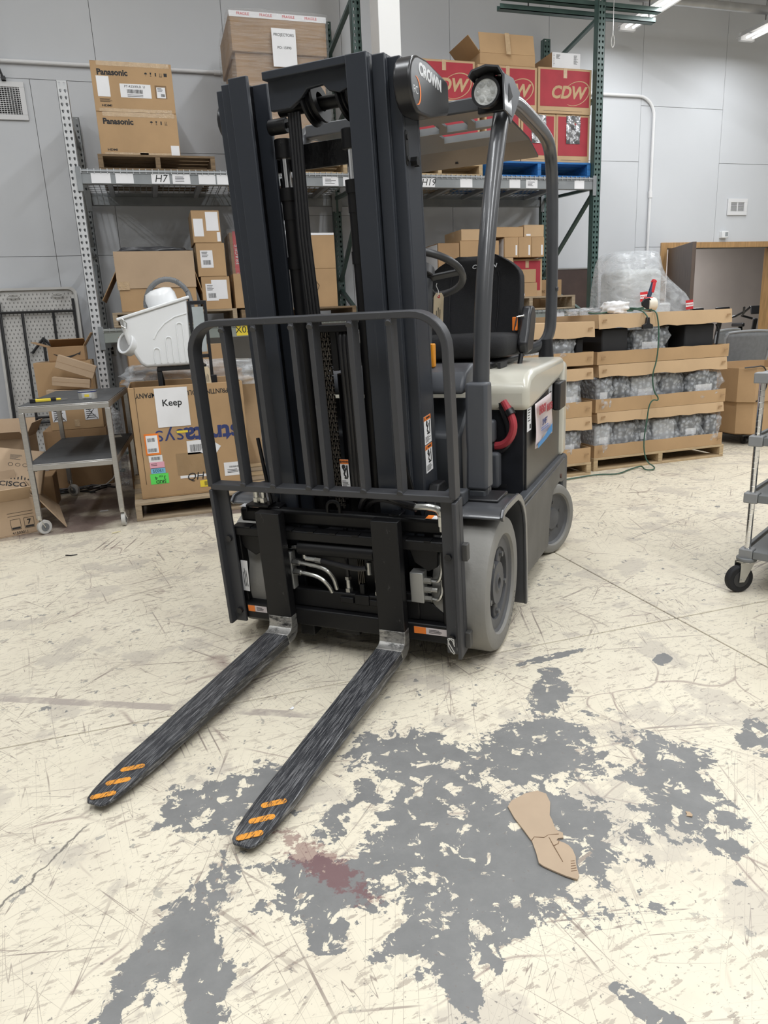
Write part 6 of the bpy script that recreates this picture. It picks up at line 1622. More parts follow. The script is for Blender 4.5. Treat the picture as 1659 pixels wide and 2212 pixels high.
txt('CROWN', 0.028, frame((-1.203, sc_ + 0.045, 1.478), (0, 1, 0), (-0.25, 0, 0.97)), SILV, seat_back, bold=0.02, shear=0.2, sx=1.15)
# hip restraint and buckle on the left, mirrored on the right
for sg in (1, -1):
    t = sc_ + sg * 0.285
    MB(frame((0, t + 0.025, 0), (1, 0, 0), (0, 0, 1))).prism([(-0.98, 1.10), (-1.02, 1.05), (-1.13, 1.06), (-1.17, 1.14), (-1.20, 1.23), (-1.17, 1.275), (-1.10, 1.275), (-1.06, 1.235), (-1.03, 1.16)], 0, 0.05).build('hip_restraint', mat('restraint_plastic', (0.02, 0.02, 0.023), 0.35), FK, bevel=0.014, seg=3)
MB().box(-1.055, -1.035, 0.375, 0.40, 1.16, 1.225).build('belt_buckle', ORANGE, FK, bevel=0.004)
MB().tube([(-1.05, 0.43, 1.23), (-1.03, 0.40, 1.225), (-1.04, 0.385, 1.16)], 0.005, 6).build('belt_loop', CHROME, FK)
MB().tube([(-1.02, 0.425, 1.05), (-1.0, 0.42, 1.0)], 0.012, 8).build('belt_stalk', BLACK, FK)

# ---------------------------------------------------------------- steering
wc = Vector((-0.36, 0.155, 1.405)); fw = Vector((math.cos(math.radians(27)), 0, math.sin(math.radians(27)))); lt = Vector((0, 1, 0)); nrm = fw.cross(lt)
ST_M = mat('steering_grey', (0.045, 0.045, 0.048), 0.4)
sw_ = MB().tube([wc + (fw * math.cos(a) + lt * math.sin(a)) * 0.172 for a in [2 * PI * i / 40 for i in range(40)]], 0.0145, 10, closed=True).build('steering_wheel', ST_M, FK, smooth=60)
for a in (PI / 2, -PI / 2, PI):
    d_ = fw * math.cos(a) + lt * math.sin(a)
    MB().bar(wc - Vector((0, 0, 0.02)), wc + d_ * 0.165, 0.035, 0.012, up=nrm).build('spoke', ST_M, sw_, bevel=0.004)
MB().cyl(wc - nrm * -0.03, wc + nrm * -0.012, 0.055, 0.06, n=20).build('hub', ST_M, sw_, bevel=0.004)
MB().cyl(wc + Vector((0.0, 0, -0.02)), (-0.24, 0.155, 1.02), 0.05, 0.075, n=18).build('steering_column', BODYD, FK, bevel=0.006)
MB().tube(smooth_path([(-0.42, 0.20, 1.02), (-0.44, 0.22, 1.035), (-0.46, 0.30, 1.033), (-0.46, 0.345, 1.015)]), 0.011, 8).build('brake_lever', ORG, FK)
MB().box(-0.18, -0.15, 0.245, 0.275, 1.05, 1.14).build('lever_guard', ORG, FK, bevel=0.005)
# hydraulic levers with orange knobs on the dash
for t in (-0.13, -0.03, 0.06):
    MB().tube([(-0.28, t, 1.03), (-0.33, t, 1.20)], 0.014, 8).build('hydraulic_lever', GREYW, FK)
    MB().cyl((-0.33, t - 0.016, 1.205), (-0.33, t + 0.016, 1.205), 0.024, n=16).build('lever_knob', mat('knob_grey', (0.3, 0.3, 0.3), 0.5), FK, bevel=0.005)
    MB().cyl((-0.312, t, 1.205), (-0.302, t, 1.207), 0.016, n=14).build('lever_button', ORG, FK)

# ---------------------------------------------------------------- overhead guard
gt = 0.472; gt2 = 2 * TC - gt
def guard_tube(t, sg):
    inn = TC
    P = [(-0.085, t, 0.56), (-0.095, t, 0.9), (-0.13, t, 1.25), (-0.23, t, 1.58), (-0.38, t, 1.89), (-0.47, t, 2.01), (-0.62, t, 2.052), (-0.95, t, 2.062), (-1.28, t, 2.065), (-1.43, t, 2.04), (-1.505, t, 1.95), (-1.54, t, 1.78), (-1.56, t, 1.40), (-1.55, t, 1.18),
         (-1.535, t - sg * 0.012, 1.11), (-1.52, t - sg * 0.05, 1.065), (-1.51, t - sg * 0.12, 1.05), (-1.51, inn, 1.05)]
    return MB().tube(smooth_path(P, 2), 0.031, 16).build('guard_tube', GUARD, FK, smooth=60)
gl = guard_tube(gt, 1); guard_tube(gt2, -1)
MB().cyl((-1.545, gt + 0.026, 1.36), (-1.545, gt + 0.036, 1.36), 0.011, n=14).build('tube_plug', GUARD, gl)
for t in (gt, gt2):
    MB().cyl((-1.525, t - 0.02, 1.0), (-1.525, t - 0.02, 1.10), 0.042, 0.034, n=16).build('tube_socket', BLACK, FK)
# roof plate with real openings
rf = MB(); z0r, z1r = 2.002, 2.012
tl, tr_ = gt2 + 0.03, gt - 0.03
def strip(s0, s1): rf.box(s0, s1, tl, tr_, z0r, z1r)
def slots(s0, s1, n, web):
    W = (tr_ - tl); e = 0.05; cw = (W - 2 * e - (n - 1) * web) / n
    rf.box(s0, s1, tl, tl + e, z0r, z1r); rf.box(s0, s1, tr_ - e, tr_, z0r, z1r)
    for i in range(n - 1):
        x = tl + e + cw * (i + 1) + web * i
        rf.box(s0, s1, x, x + web, z0r, z1r)
strip(-0.60, -0.47); slots(-0.68, -0.60, 6, 0.035); strip(-0.78, -0.68); slots(-0.86, -0.78, 2, 0.14); strip(-1.08, -0.86)
roof = rf.build('guard_roof', GUARD, FK, smooth=0)
for (s0, s1, n, web) in ((-0.68, -0.60, 6, 0.035), (-0.86, -0.78, 2, 0.14)):
    W = (tr_ - tl); e = 0.05; cw = (W - 2 * e - (n - 1) * web) / n
    for i in range(n):
        x = tl + e + (cw + web) * i
        MB().box(s0, s0 + 0.006, x, x + cw, 1.985, 2.012).build('slot_flange', mat('slot_edge_bright', (0.32, 0.33, 0.34), 0.25, metal=0.4), roof, smooth=0)
MB(frame((0, tr_, 0), (1, 0, 0), (0, 0, 1))).prism([(-1.08, 2.012), (-1.08, 2.002), (-1.30, 1.968), (-1.30, 1.978)], 0, tr_ - tl).build('rear_slope', GUARD, roof, smooth=0)
MB().box(-0.475, -0.43, tl, tr_, 1.985, 2.035).build('front_header', GUARD, roof, bevel=0.006)
for t in (0.05, 0.25, -0.15): MB().cyl((-1.24, t, 1.985), (-1.239, t, 1.973), 0.008, n=10).build('bolt', BLACK, roof)
# work light in its bracket, left front corner
lb = MB(); lb.sweep([(-0.32, 0.392, 2.052), (-0.32, 0.405, 2.070), (-0.32, 0.455, 2.080), (-0.32, 0.500, 2.070), (-0.32, 0.518, 2.04), (-0.32, 0.522, 1.93)], [(-0.003, -0.05), (0.003, -0.05), (0.003, 0.06), (-0.003, 0.06)], up=(1, 0, 0))
br_ = lb.build('light_bracket', GUARD, FK, smooth=40)
MB(frame((0, 0.523, 0), (1, 0, 0), (0, 0, 1))).prism([(-0.262, 2.045), (-0.275, 1.98), (-0.36, 1.905), (-0.45, 1.97), (-0.52, 2.045), (-0.40, 2.065)], 0, 0.006).build('bracket_side', BODYG, br_, bevel=0.002)
MB(frame((0, 0.5245, 0), (1, 0, 0), (0, 0, 1))).prism([(-0.325, 2.03), (-0.32, 1.965), (-0.385, 2.0)], -0.0004, 0.0004).build('bracket_window', INK, br_, smooth=0)
LM = frame((-0.335, 0.447, 2.005), (0, 1, 0), (0, 0, 1))
wl = MB(LM).lathe([(0.0, -0.03), (0.035, -0.03), (0.046, 0.0), (0.052, 0.035), (0.052, 0.045), (0.044, 0.045), (0.042, 0.040)], 30).build('work_light', BLACK, FK, smooth=40)
MB(LM).lathe([(0.043, 0.041), (0.0, 0.043)], 28).build('lens', LEDG, wl)
for k in range(6):
    a = 2 * PI * k / 6
    MB(LM).lathe([(0.009, 0.0425), (0.0, 0.0445)], 12, Matrix.Translation((0.026 * math.cos(a), 0.026 * math.sin(a), 0))).build('led', mat('led_grey', (0.44, 0.45, 0.44), 0.2), wl)
MB(LM).box(-0.05, 0.06, -0.05, 0.068, -0.05, -0.03).box(-0.025, 0.025, 0.04, 0.070, -0.01, 0.012).build('light_mount', BLACK, wl, bevel=0.004)
for sx in (-0.035, 0.035): MB(LM).cyl((sx, 0.058, 0), (sx * 1.35, 0.058, 0), 0.006, n=8).build('mount_bolt', ZINC, wl)

# ---------------------------------------------------------------- mast
def rail(name, a0, a1, ti, to, v0, v1, web_in=False, m=MAST, fl=0.016, wt=0.014):
    for sg in (1, -1):
        b = MB(MM)
        q = lambda t: 0.005 + sg * t
        def bx(a_0, a_1, t_0, t_1):
            x, y = q(t_0), q(t_1)
            b.box(a_0, a_1, min(x, y), max(x, y), v0, v1)
        bx(a1 - fl, a1, ti, to); bx(a0, a0 + fl, ti, to)
        bx(a0 + fl, a1 - fl, to - wt, to)
        o = b.build(name, m, FK, bevel=0.003)
        if name == 'inner_rail':
            w = MB(MM); x, y = q(to - wt - 0.0015), q(to - wt)
            w.box(a0 + fl, a1 - fl, min(x, y), max(x, y), v0, v1 - 0.004)
            w.build('greasy_track', MASTD, o, smooth=0)
for t_ in (-0.150, 0.160):
    MB(MM).box(-0.345, -0.300, t_ - 0.022, t_ + 0.022, 0.0, 1.60).build('hose_channel', MASTD, FK, bevel=0.003)
rail('inner_rail', -0.290, -0.150, 0.172, 0.242, 0.0, 1.886)
rail('intermediate_rail', -0.315, -0.178, 0.246, 0.288, 0.0, 1.880)
rail('outer_rail', -0.355, -0.205, 0.286, 0.326, -0.06, 1.872)
# top crossmember with scalloped lower edge
xm = [(-0.118, 1.875), (-0.118, 1.783), (-0.045, 1.783), (-0.005, 1.805), (0.02, 1.828), (0.075, 1.832), (0.095, 1.812), (0.13, 1.802), (0.165, 1.812), (0.18, 1.875)]
MB(MM @ frame((-0.215, 0, 0), (0, 1, 0), (0, 0, 1))).prism(xm, 0.0, 0.02).build('top_crossmember', MAST, FK, bevel=0.003)
MB(MM).box(-0.255, -0.165, -0.120, 0.175, 1.866, 1.890).build('crossmember_flange', MAST, FK, bevel=0.003)
for v0, v1, a in ((1.62, 1.70, -0.345), (0.95, 1.03, -0.345), (0.02, 0.12, -0.33)):
    MB(MM).box(a, a + 0.02, -0.28, 0.29, v0, v1).build('mast_crossmember', MASTD, FK, bevel=0.003)
for t in (0.012, 0.135):   # hose / chain sheaves under the crossmember
    o = MB(MM @ frame((-0.262, t, 1.795), (0, -0.25, 1), (1, 0, 0))).lathe([(0.03, -0.022), (0.062, -0.022), (0.062, -0.014), (0.050, -0.009), (0.050, -0.003), (0.062, 0.0), (0.050, 0.003), (0.050, 0.009), (0.062, 0.014), (0.062, 0.022), (0.03, 0.022)], 30, closed_prof=True).build('hose_sheave', CARR, FK, smooth=40)
MB(MM).cyl((-0.262, -0.12, 1.795), (-0.262, 0.17, 1.795), 0.02, n=14).build('sheave_shaft', CARR, FK)
MB(MM).cyl((-0.235, -0.150, 1.745), (-0.235, -0.085, 1.745), 0.024, n=16).cyl((-0.235, -0.085, 1.745), (-0.235, -0.078, 1.745), 0.010, n=6).build('roller', CARR, FK, bevel=0.003)
# side lift cylinders
for t in (-0.118, 0.13):
    c = MB(MM).cyl((-0.255, t, 0.05), (-0.255, t, 1.46), 0.024, n=16).cyl((-0.255, t, 1.52), (-0.255, t, 1.56), 0.030, n=16).cyl((-0.255, t, 1.30), (-0.255, t, 1.34), 0.028, n=16).cyl((-0.255, t, 1.46), (-0.255, t, 1.56), 0.026, n=16).build('lift_cylinder', CARR, FK, smooth=40)
    MB(MM).cyl((-0.255, t, 1.56), (-0.255, t, 1.66), 0.016, n=14).build('piston_rod', CHROME, c)
    MB(MM).cyl((-0.255, t, 1.65), (-0.255, t, 1.71), 0.030, n=14).build('rod_head', CARR, c, bevel=0.003)
# hose bundle from the sheave down
for k in range(4):
    MB(MM).tube([(-0.225, -0.066 + 0.011 * k, 1.775), (-0.21, -0.068 + 0.012 * k, 1.4), (-0.215, -0.062 + 0.013 * k, 1.0), (-0.215, -0.055 + 0.012 * k, 0.5)], 0.007, 8).build('mast_hose', BLACK, FK)
for k in range(3):
    MB(MM).tube(smooth_path([(-0.20, 0.055 + 0.014 * k, 0.50), (-0.195, 0.06 + 0.014 * k, 0.8), (-0.19, 0.058 + 0.015 * k, 1.04), (-0.20, 0.06 + 0.016 * k, 1.09), (-0.225, 0.06 + 0.016 * k, 1.04), (-0.235, 0.06 + 0.016 * k, 0.6)]), 0.009, 8).build('carriage_hose', BLACK, FK)
# primary cylinder with leaf chain
pc = MB(MM).cyl((-0.275, 0.03, 0.02), (-0.275, 0.03, 0.93), 0.034, n=18).build('primary_cylinder', CARR, FK)
MB(MM).cyl((-0.275, 0.03, 0.93), (-0.275, 0.03, 1.03), 0.020, n=16).build('piston_rod', CHROME, pc)
MB(MM).box(-0.26, -0.18, -0.05, 0.11, 1.085, 1.11).box(-0.25, -0.20, 0.015, 0.04, 0.95, 1.10).build('chain_crosshead', CARR, FK, bevel=0.003)
ch = MB(MM)
for j in range(38):
    v = 0.445 + j * 0.0170
    for i, t in enumerate((-0.022, -0.0145, -0.0075, 0.0, 0.0075)):
        off = 0.0085 if (i + j) % 2 else 0
        ch.prism([(-0.0075, -0.0085), (0.0, -0.011), (0.0075, -0.0085), (0.006, 0.0), (0.0075, 0.0085), (0.0, 0.011), (-0.0075, 0.0085), (-0.006, 0.0)], -0.0017, 0.0017, frame((-0.205, t, v + off), (1, 0, 0), (0, 0, 1)))
    if j % 1 == 0: ch.cyl((-0.205, -0.027, v), (-0.205, 0.0125, v), 0.0028, n=6)
CHAINM = mat('oiled_chain', (0.075, 0.065, 0.055), 0.35, metal=0.5, var=0.4, scale=60)
stuff(ch.build('leaf_chain', CHAINM, FK, smooth=0))
MB(MM).cyl((-0.235, -0.03, 1.075), (-0.235, 0.02, 1.075), 0.032, n=20).build('chain_sheave', CARR, FK, bevel=0.003)
# left outer rail: bolts, wear block, stickers
MB(MM @ SIDE(0.329)).prism(rrect(0.026, 0.10, 0.012), -0.003, 0.005, Matrix.Translation((-0.222, 1.575, 0)) @ Matrix.Rotation(PI, 4, 'X') @ Matrix.Translation((0, -0.10, 0))).build('wear_block', CARR, FK, bevel=0.002)
for v in (1.595, 1.655): MB(MM).cyl((-0.222, 0.33, v), (-0.222, 0.338, v), 0.008, n=12).build('block_screw', BLACK, FK)
MB(MM).cyl((-0.262, 0.325, 1.590), (-0.262, 0.352, 1.590), 0.014, n=6).cyl((-0.292, 0.325, 1.588), (-0.292, 0.346, 1.588), 0.012, n=6).build('hex_bolt', CARR, FK)
def warning(name, M, w, h, seed):
    s = sheet(FK, M, w, h, PAPER, name)
    MB(M).box(-w / 2, w / 2, h / 2 - h * 0.16, h / 2, 0.0006, 0.0010).build('orange_band', ORANGE, s, smooth=0)
    txt('WARNING', h * 0.085, M @ Matrix.Translation((w * 0.08, h / 2 - h * 0.08, 0.0012)), INK, s, bold=0.03, sx=0.95)
    MB(M).prism([(-w * 0.43, h * 0.37), (-w * 0.31, h * 0.37), (-w * 0.37, h * 0.47)], 0.001, 0.0014).build('triangle', INK, s, smooth=0)
    b = MB(M @ Matrix.Translation((0, 0, 0.001)))
    for p0, p1 in (((-0.22, 0.22), (0.0, 0.08)), ((0.0, 0.08), (-0.12, -0.02)), ((-0.12, -0.02), (0.1, -0.1)), ((0.0, 0.08), (0.16, 0.2)), ((0.28, 0.3), (0.28, -0.12)), ((-0.1, -0.14), (0.28, -0.14)), ((-0.16, 0.14), (-0.02, 0.16))):
        b.bar((p0[0] * w, p0[1] * h, 0), (p1[0] * w, p1[1] * h, 0), 0.006, 0.0006)
    b.lathe([(0.008, 0), (0, 0.0003)], 12, Matrix.Translation((-0.10 * w, 0.25 * h, 0)))
    b.build('pictogram', INK, s, smooth=0)
    lines_print(s, M @ Matrix.Translation((0, -h * 0.33, 0.001)), w * 0.8, h * 0.22, 5, seed=seed)
    return s
LSIDE = lambda a, v: MM @ frame((a, 0.3315, v), (-1, 0, 0), (0, 0, 1))
warning('warning_sticker', LSIDE(-0.272, 0.728), 0.072, 0.100, 1)
warning('warning_sticker', LSIDE(-0.272, 0.624), 0.072, 0.100, 2)
warning('cylinder_sticker', MM @ frame((-0.190, 0.030, 0.575), (0, 1, 0), (0, 0, 1)), 0.035, 0.11, 3)
# side bonnets at the mast top
def bonnet(sg):
    t0, t1 = (0.329, 0.385) if sg > 0 else (0.322, 0.348)
    n = 10
    prof = []
    ca = -0.215 if sg > 0 else -0.27
    rb = 0.078 if sg > 0 else 0.062
    prof = [(ca + rb * math.cos(a), 1.787 + rb * math.sin(a)) for a in [math.radians(x) for x in (-95, -75, -55, -35, -15, 5, 25, 45, 65, 85)]]
    prof += [(ca - 0.08, 1.868 if sg > 0 else 1.848), (-0.495, 1.846), (-0.51, 1.835), (-0.51, 1.765), (-0.495, 1.745), (ca - 0.10, 1.712 if sg > 0 else 1.73)]
    M = MM @ (frame((0, t1, 0), (1, 0, 0), (0, 0, 1)) if sg > 0 else frame((0, -t0 + 0.01, 0), (1, 0, 0), (0, 0, 1)))
    o = MB(M).prism(prof, 0.0, t1 - t0).build('mast_bonnet', mat('bonnet_black', (0.014, 0.014, 0.016), 0.3, var=0.1), FK, bevel=0.008, seg=3)
    return o
bn = bonnet(1); bonnet(-1)
BT = lambda a, v: MM @ frame((a, 0.3854, v), (-1, 0, 0.0), (0, 0, 1))
txt('CROWN', 0.045, BT(-0.322, 1.824) @ Matrix.Rotation(math.radians(-4), 4, 'Z'), SILV, bn, bold=0.045, sx=1.2)
txt('FC', 0.030, BT(-0.180, 1.768), SILV, bn, bold=-0.004, sx=1.2)
b = MB(BT(-0.188, 1.768)); vs = []; n = 18
for i in range(n + 1):
    a = math.radians(100 - 200 * i / n); tw = 0.001 + 0.009 * math.sin(PI * i / n)
    vs += [((0.038) * math.cos(a), 0.038 * math.sin(a), 0.0004), ((0.038 - tw) * math.cos(a), (0.038 - tw) * math.sin(a), 0.0004)]
b.add(vs, [[2 * i, 2 * i + 1, 2 * i + 3, 2 * i + 2] for i in range(n)]).build('orange_arc', ORANGE, bn, smooth=0)
# tilt lever strap seen beside the left rail
MB(MM).bar((-0.20, 0.30, 0.42), (-0.16, 0.262, 0.66), 0.012, 0.035, up=(0, 1, 0)).build('strap', CARR, FK, bevel=0.003)

# ---------------------------------------------------------------- carriage
cb = MB(MM).box(-0.095, -0.042, -0.405, 0.455, 0.355, 0.392).build('upper_carriage_bar', CARR, FK, bevel=0.005)
for i in range(9):
    t = -0.33 + i * 0.09
    MB(MM).box(-0.07, -0.041, t - 0.012, t + 0.012, 0.390, 0.395).build('bar_notch', CARR, cb, smooth=0)
MB(MM).box(-0.135, -0.085, -0.385, 0.440, 0.398, 0.455).build('top_bar', CARR, FK, bevel=0.012)
MB(MM).box(-0.095, -0.042, -0.400, 0.450, 0.005, 0.075).build('lower_carriage_bar', CARR, FK, bevel=0.006)
MB(MM).box(-0.10, -0.065, -0.30, 0.34, 0.075, 0.150).build('lower_plate', CARR, FK, bevel=0.006)
MB(MM @ frame((-0.07, 0, 0), (0, 1, 0), (0, 0, 1))).prism([(0.27, 0.075), (0.44, 0.075), (0.44, 0.10), (0.36, 0.165), (0.27, 0.18)], -0.02, 0.0).build('gusset', CARR, FK, bevel=0.004)
for t in (-0.40, 0.43):
    MB(MM @ frame((-0.055, 0, 0), (0, 1, 0), (0, 0, 1))).prism([(t, 0.06), (t + 0.022, 0.06), (t + 0.022, 0.12), (t + 0.022 if t < 0 else t + 0.022, 0.36), (t, 0.36)], -0.04, 0.0).build('end_plate', CARR, FK, bevel=0.004)
for t in (-0.345, 0.36):
    MB(MM @ frame((-0.065, 0, 0), (0, 1, 0), (0, 0, 1))).prism([(t - 0.05, 0.355), (t + 0.06, 0.355), (t + 0.055, 0.29), (t + 0.02, 0.27), (t - 0.03, 0.30)], -0.03, 0.0).build('upper_gusset', CARR, FK, bevel=0.004)
for t in (-0.235, 0.25):
    MB(MM).box(-0.16, -0.10, t - 0.022, t + 0.022, 0.03, 0.46).build('carriage_stile', MASTD, FK, bevel=0.004)
cy = MB(MM).cyl((-0.062, -0.125, 0.322), (-0.062, 0.185, 0.322), 0.026, n=20).build('sideshift_cylinder', CARR, FK, bevel=0.003, smooth=40)
MB(MM).cyl((-0.062, -0.19, 0.322), (-0.062, -0.125, 0.322), 0.010, n=12).build('piston_rod', CHROME, cy)
MB(MM).cyl((-0.05, -0.095, 0.285), (-0.05, -0.055, 0.283), 0.009, n=10).cyl((-0.05, -0.10, 0.285), (-0.05, -0.10, 0.30), 0.008, n=8).cyl((-0.05, -0.055, 0.283), (-0.05, -0.03, 0.281), 0.012, n=6).build('hose_fitting', ZINC, FK)
MB(MM).tube(smooth_path([(-0.05, -0.03, 0.281), (-0.05, 0.03, 0.272), (-0.05, 0.09, 0.262), (-0.05, 0.13, 0.262), (-0.05, 0.15, 0.268)]), 0.010, 8).build('sideshift_hose', BLACK, FK)
MB(MM).cyl((-0.05, 0.162, 0.245), (-0.05, 0.162, 0.292), 0.010, n=10).build('hose_fitting', ZINC, FK)
# bent steel tubes and fittings
for v, t_end, dv in ((0.262, 0.012, 0.10), (0.222, -0.01, 0.075)):
    MB(MM).tube(smooth_path([(-0.06, -0.155, v), (-0.055, -0.10, v - 0.002), (-0.055, t_end - 0.035, v - 0.012), (-0.06, t_end - 0.005, v - 0.045), (-0.07, t_end, v - dv)]), 0.0085, 10).build('steel_tube', ZINC, FK)
    MB(MM).cyl((-0.06, -0.158, v), (-0.058, -0.125, v), 0.014, n=6).build('tube_nut', ZINC, FK)
MB(MM).box(-0.085, -0.05, -0.190, -0.160, 0.15, 0.30).build('manifold_plate', mat('alu_plate', (0.35, 0.35, 0.34), 0.45, metal=0.5), FK, bevel=0.002)
for t in (0.055, 0.175):
    MB(MM).cyl((-0.085, t, 0.135), (-0.085, t, 0.165), 0.015, n=6).cyl((-0.085, t, 0.165), (-0.085, t, 0.20), 0.010, n=12).cyl((-0.085, t, 0.20), (-0.085, t, 0.212), 0.013, n=6).build('hose_fitting', ZINC, FK)
    MB(MM).tube([(-0.085, t, 0.21), (-0.09, t - 0.003, 0.30), (-0.12, t - 0.006, 0.42)], 0.009, 8).build('carriage_hose', BLACK, FK)
    MB(MM).box(-0.115, -0.055, t - 0.028, t + 0.028, 0.115, 0.138).build('anchor_block', CARR, FK, bevel=0.003)
MB(MM).box(-0.13, -0.06, 0.085, 0.145, 0.11, 0.15).box(-0.10, -0.07, 0.105, 0.125, 0.15, 0.19).build('chain_anchor', CARR, FK, bevel=0.003)
an = MB(MM)
for j in range(7):
    for i, t in enumerate((0.102, 0.109, 0.116, 0.123)): an.cbox((-0.085, t, 0.195 + j * 0.016 + (0.008 if i % 2 else 0)), (0.014, 0.0035, 0.018))
stuff(an.build('anchor_chain', CHAINM, FK, smooth=0))
vb = MB(MM).box(-0.10, -0.055, 0.312, 0.362, 0.150, 0.265).build('valve_block', mat('alu_block', (0.42, 0.42, 0.41), 0.4, metal=0.6), FK, bevel=0.003)
for v in (0.235, 0.20, 0.165):
    MB(MM).cyl((-0.07, 0.362, v), (-0.07, 0.388, v), 0.013, n=6).build('fitting', ZINC, vb)
    if v != 0.20: MB(MM).tube(smooth_path([(-0.07, 0.388, v), (-0.065, 0.415, v), (-0.06, 0.430, v + 0.03), (-0.065, 0.432, v + 0.075), (-0.08, 0.425, v + 0.11)]), 0.0075, 8).build('bent_tube', ZINC, vb)
    else: MB(MM).cyl((-0.07, 0.388, v), (-0.07, 0.410, v), 0.009, n=10).build('plug', ZINC, vb)
MB(MM).tube(smooth_path([(-0.15, 0.10, 0.46), (-0.13, 0.13, 0.515), (-0.11, 0.20, 0.535), (-0.09, 0.27, 0.515), (-0.08, 0.34, 0.505)]), 0.011, 8).tube(smooth_path([(-0.16, 0.12, 0.455), (-0.14, 0.15, 0.495), (-0.11, 0.22, 0.515), (-0.10, 0.30, 0.495), (-0.09, 0.34, 0.490)]), 0.011, 8).build('top_hose', BLACK, FK)
MB(MM).tube(smooth_path([(-0.085, 0.335, 0.500), (-0.08, 0.40, 0.505), (-0.08, 0.43, 0.495), (-0.08, 0.435, 0.455), (-0.08, 0.435, 0.42)]), 0.012, 10).build('elbow_fitting', ZINC, FK)
MB(MM).cyl((-0.08, 0.435, 0.44), (-0.08, 0.435, 0.475), 0.017, n=6).build('elbow_nut', ZINC, FK)
# fittings and standing strap at the left end of the top bar
for t in (-0.315, -0.285): MB(MM).cyl((-0.11, t, 0.455), (-0.11, t, 0.52), 0.011, n=8).cyl((-0.11, t, 0.475), (-0.11, t, 0.492), 0.015, n=6).build('hose_fitting', ZINC, FK)
MB(MM).box(-0.14, -0.08, -0.35, -0.25, 0.462, 0.470).box(-0.14, -0.08, -0.35, -0.345, 0.44, 0.47).bar((-0.11, -0.252, 0.47), (-0.125, -0.285, 0.72), 0.010, 0.012, up=(0, 1, 0)).build('bracket_strap', CARR, FK, bevel=0.002)
lug = MB(MM).tube([(-0.10, -0.01, 0.45), (-0.10, -0.01, 0.475)] + [(-0.10, 0.015 - 0.025 * math.cos(a), 0.475 + 0.022 * math.sin(a)) for a in [PI * i / 8 for i in range(9)]] + [(-0.10, 0.04, 0.45)], 0.007, 8).build('lifting_eye', CARR, FK)
# stickers on the carriage
for (t, v, a, w) in ((-0.345, 0.4562, -0.11, 0.085), (0.405, 0.4562, -0.11, 0.07)):
    s = sheet(FK, MM @ frame((a, t, v), (0, 1, 0), (-1, 0, 0)), w, 0.035, PAPER, 'warning_label')
    MB(MM @ frame((a, t + (w * 0.34 if t < 0 else -w * 0.34), v + 0.0008), (0, 1, 0), (-1, 0, 0))).box(-w * 0.16, w * 0.16, -0.0175, 0.0175, 0, 0.0004).build('orange_band', ORANGE, s, smooth=0)
for (t, w) in ((-0.335, 0.085), (0.385, 0.125)):
    s = sheet(FK, MM @ frame((-0.0415, t, 0.050), (0, 1, 0), (0, 0, 1)), w, 0.026, mat('pinkish_label', (0.62, 0.56, 0.57), 0.5), 'warning_label')
    MB(MM @ frame((-0.0405, t - w * 0.32, 0.050), (0, 1, 0), (0, 0, 1))).box(-w * 0.18, w * 0.18, -0.013, 0.013, 0, 0.0004).build('orange_band', ORANGE, s, smooth=0)
    lines_print(s, MM @ frame((-0.0405, t + w * 0.2, 0.050), (0, 1, 0), (0, 0, 1)), w * 0.5, 0.016, 3)
s = sheet(FK, MM @ frame((-0.05, -0.376, 0.185), (0, 1, -0.05), (0, 0.0, 1)), 0.03, 0.13, PAPER, 'peeling_label'); lines_print(s, MM @ frame((-0.0488, -0.376, 0.19), (0, 0, 1), (0, -1, 0)), 0.10, 0.02, 3)
MB(MM).box(-0.12, -0.06, -0.16, -0.10, -0.045, 0.006).box(-0.10, -0.05, 0.0, 0.10, -0.012, 0.006).build('lower_stop', CARR, FK, bevel=0.004)

# ---------------------------------------------------------------- load backrest
bw_, bt_ = 0.011, 0.028     # half thickness, half depth
AX = Vector((math.cos(ph), 0, -math.sin(ph)))
def mpt(t, v, a=-0.028): return MM @ Vector((a, t, v))
TL, TR = -0.437, 0.500
path = [(TL, 0.56), (TL, 0.80), (TL + 0.003, 1.0)] + [(TL + 0.003 + 0.105 * (1 - math.cos(a)), 1.04 + 0.105 * math.sin(a)) for a in [PI / 2 * i / 8 for i in range(9)]] + [(TR - 0.108 - 0.003 + 0.0, 1.143)] + [(TR - 0.003 - 0.108 + 0.108 * math.sin(a), 1.035 + 0.108 * math.cos(a)) for a in [PI / 2 * i / 8 for i in range(1, 9)]] + [(TR, 0.8), (TR, 0.56)]
br = MB().sweep([mpt(t, v) for t, v in path], [(-bw_, -bt_), (bw_, -bt_), (bw_, bt_), (-bw_, bt_)], up=AX).build('load_backrest', BREST, FK, bevel=0.003, smooth=40)
for tb, tt_ in ((-0.284, -0.298), (-0.161, -0.169), (-0.013, -0.030), (0.055, 0.041), (0.192, 0.184), (0.326, 0.315)):
    t_ = (tb + tt_) / 2
    MB(MM).box(-0.050, 0.0, t_ - 0.0095, t_ + 0.0095, 0.565, 1.135).build('backrest_bar', BREST, br, bevel=0.002)
    MB(MM).cyl((-0.004, t_, 1.122), (0.003, t_, 1.118), 0.011, n=10).build('weld', BREST, br)
    MB(MM).cyl((-0.004, t_, 0.575), (0.003, t_, 0.572), 0.011, n=10).build('weld', BREST, br)
MB(MM).box(-0.056, 0.0, TL, TR, 0.549, 0.572).build('backrest_crossbar', BREST, br, bevel=0.003)
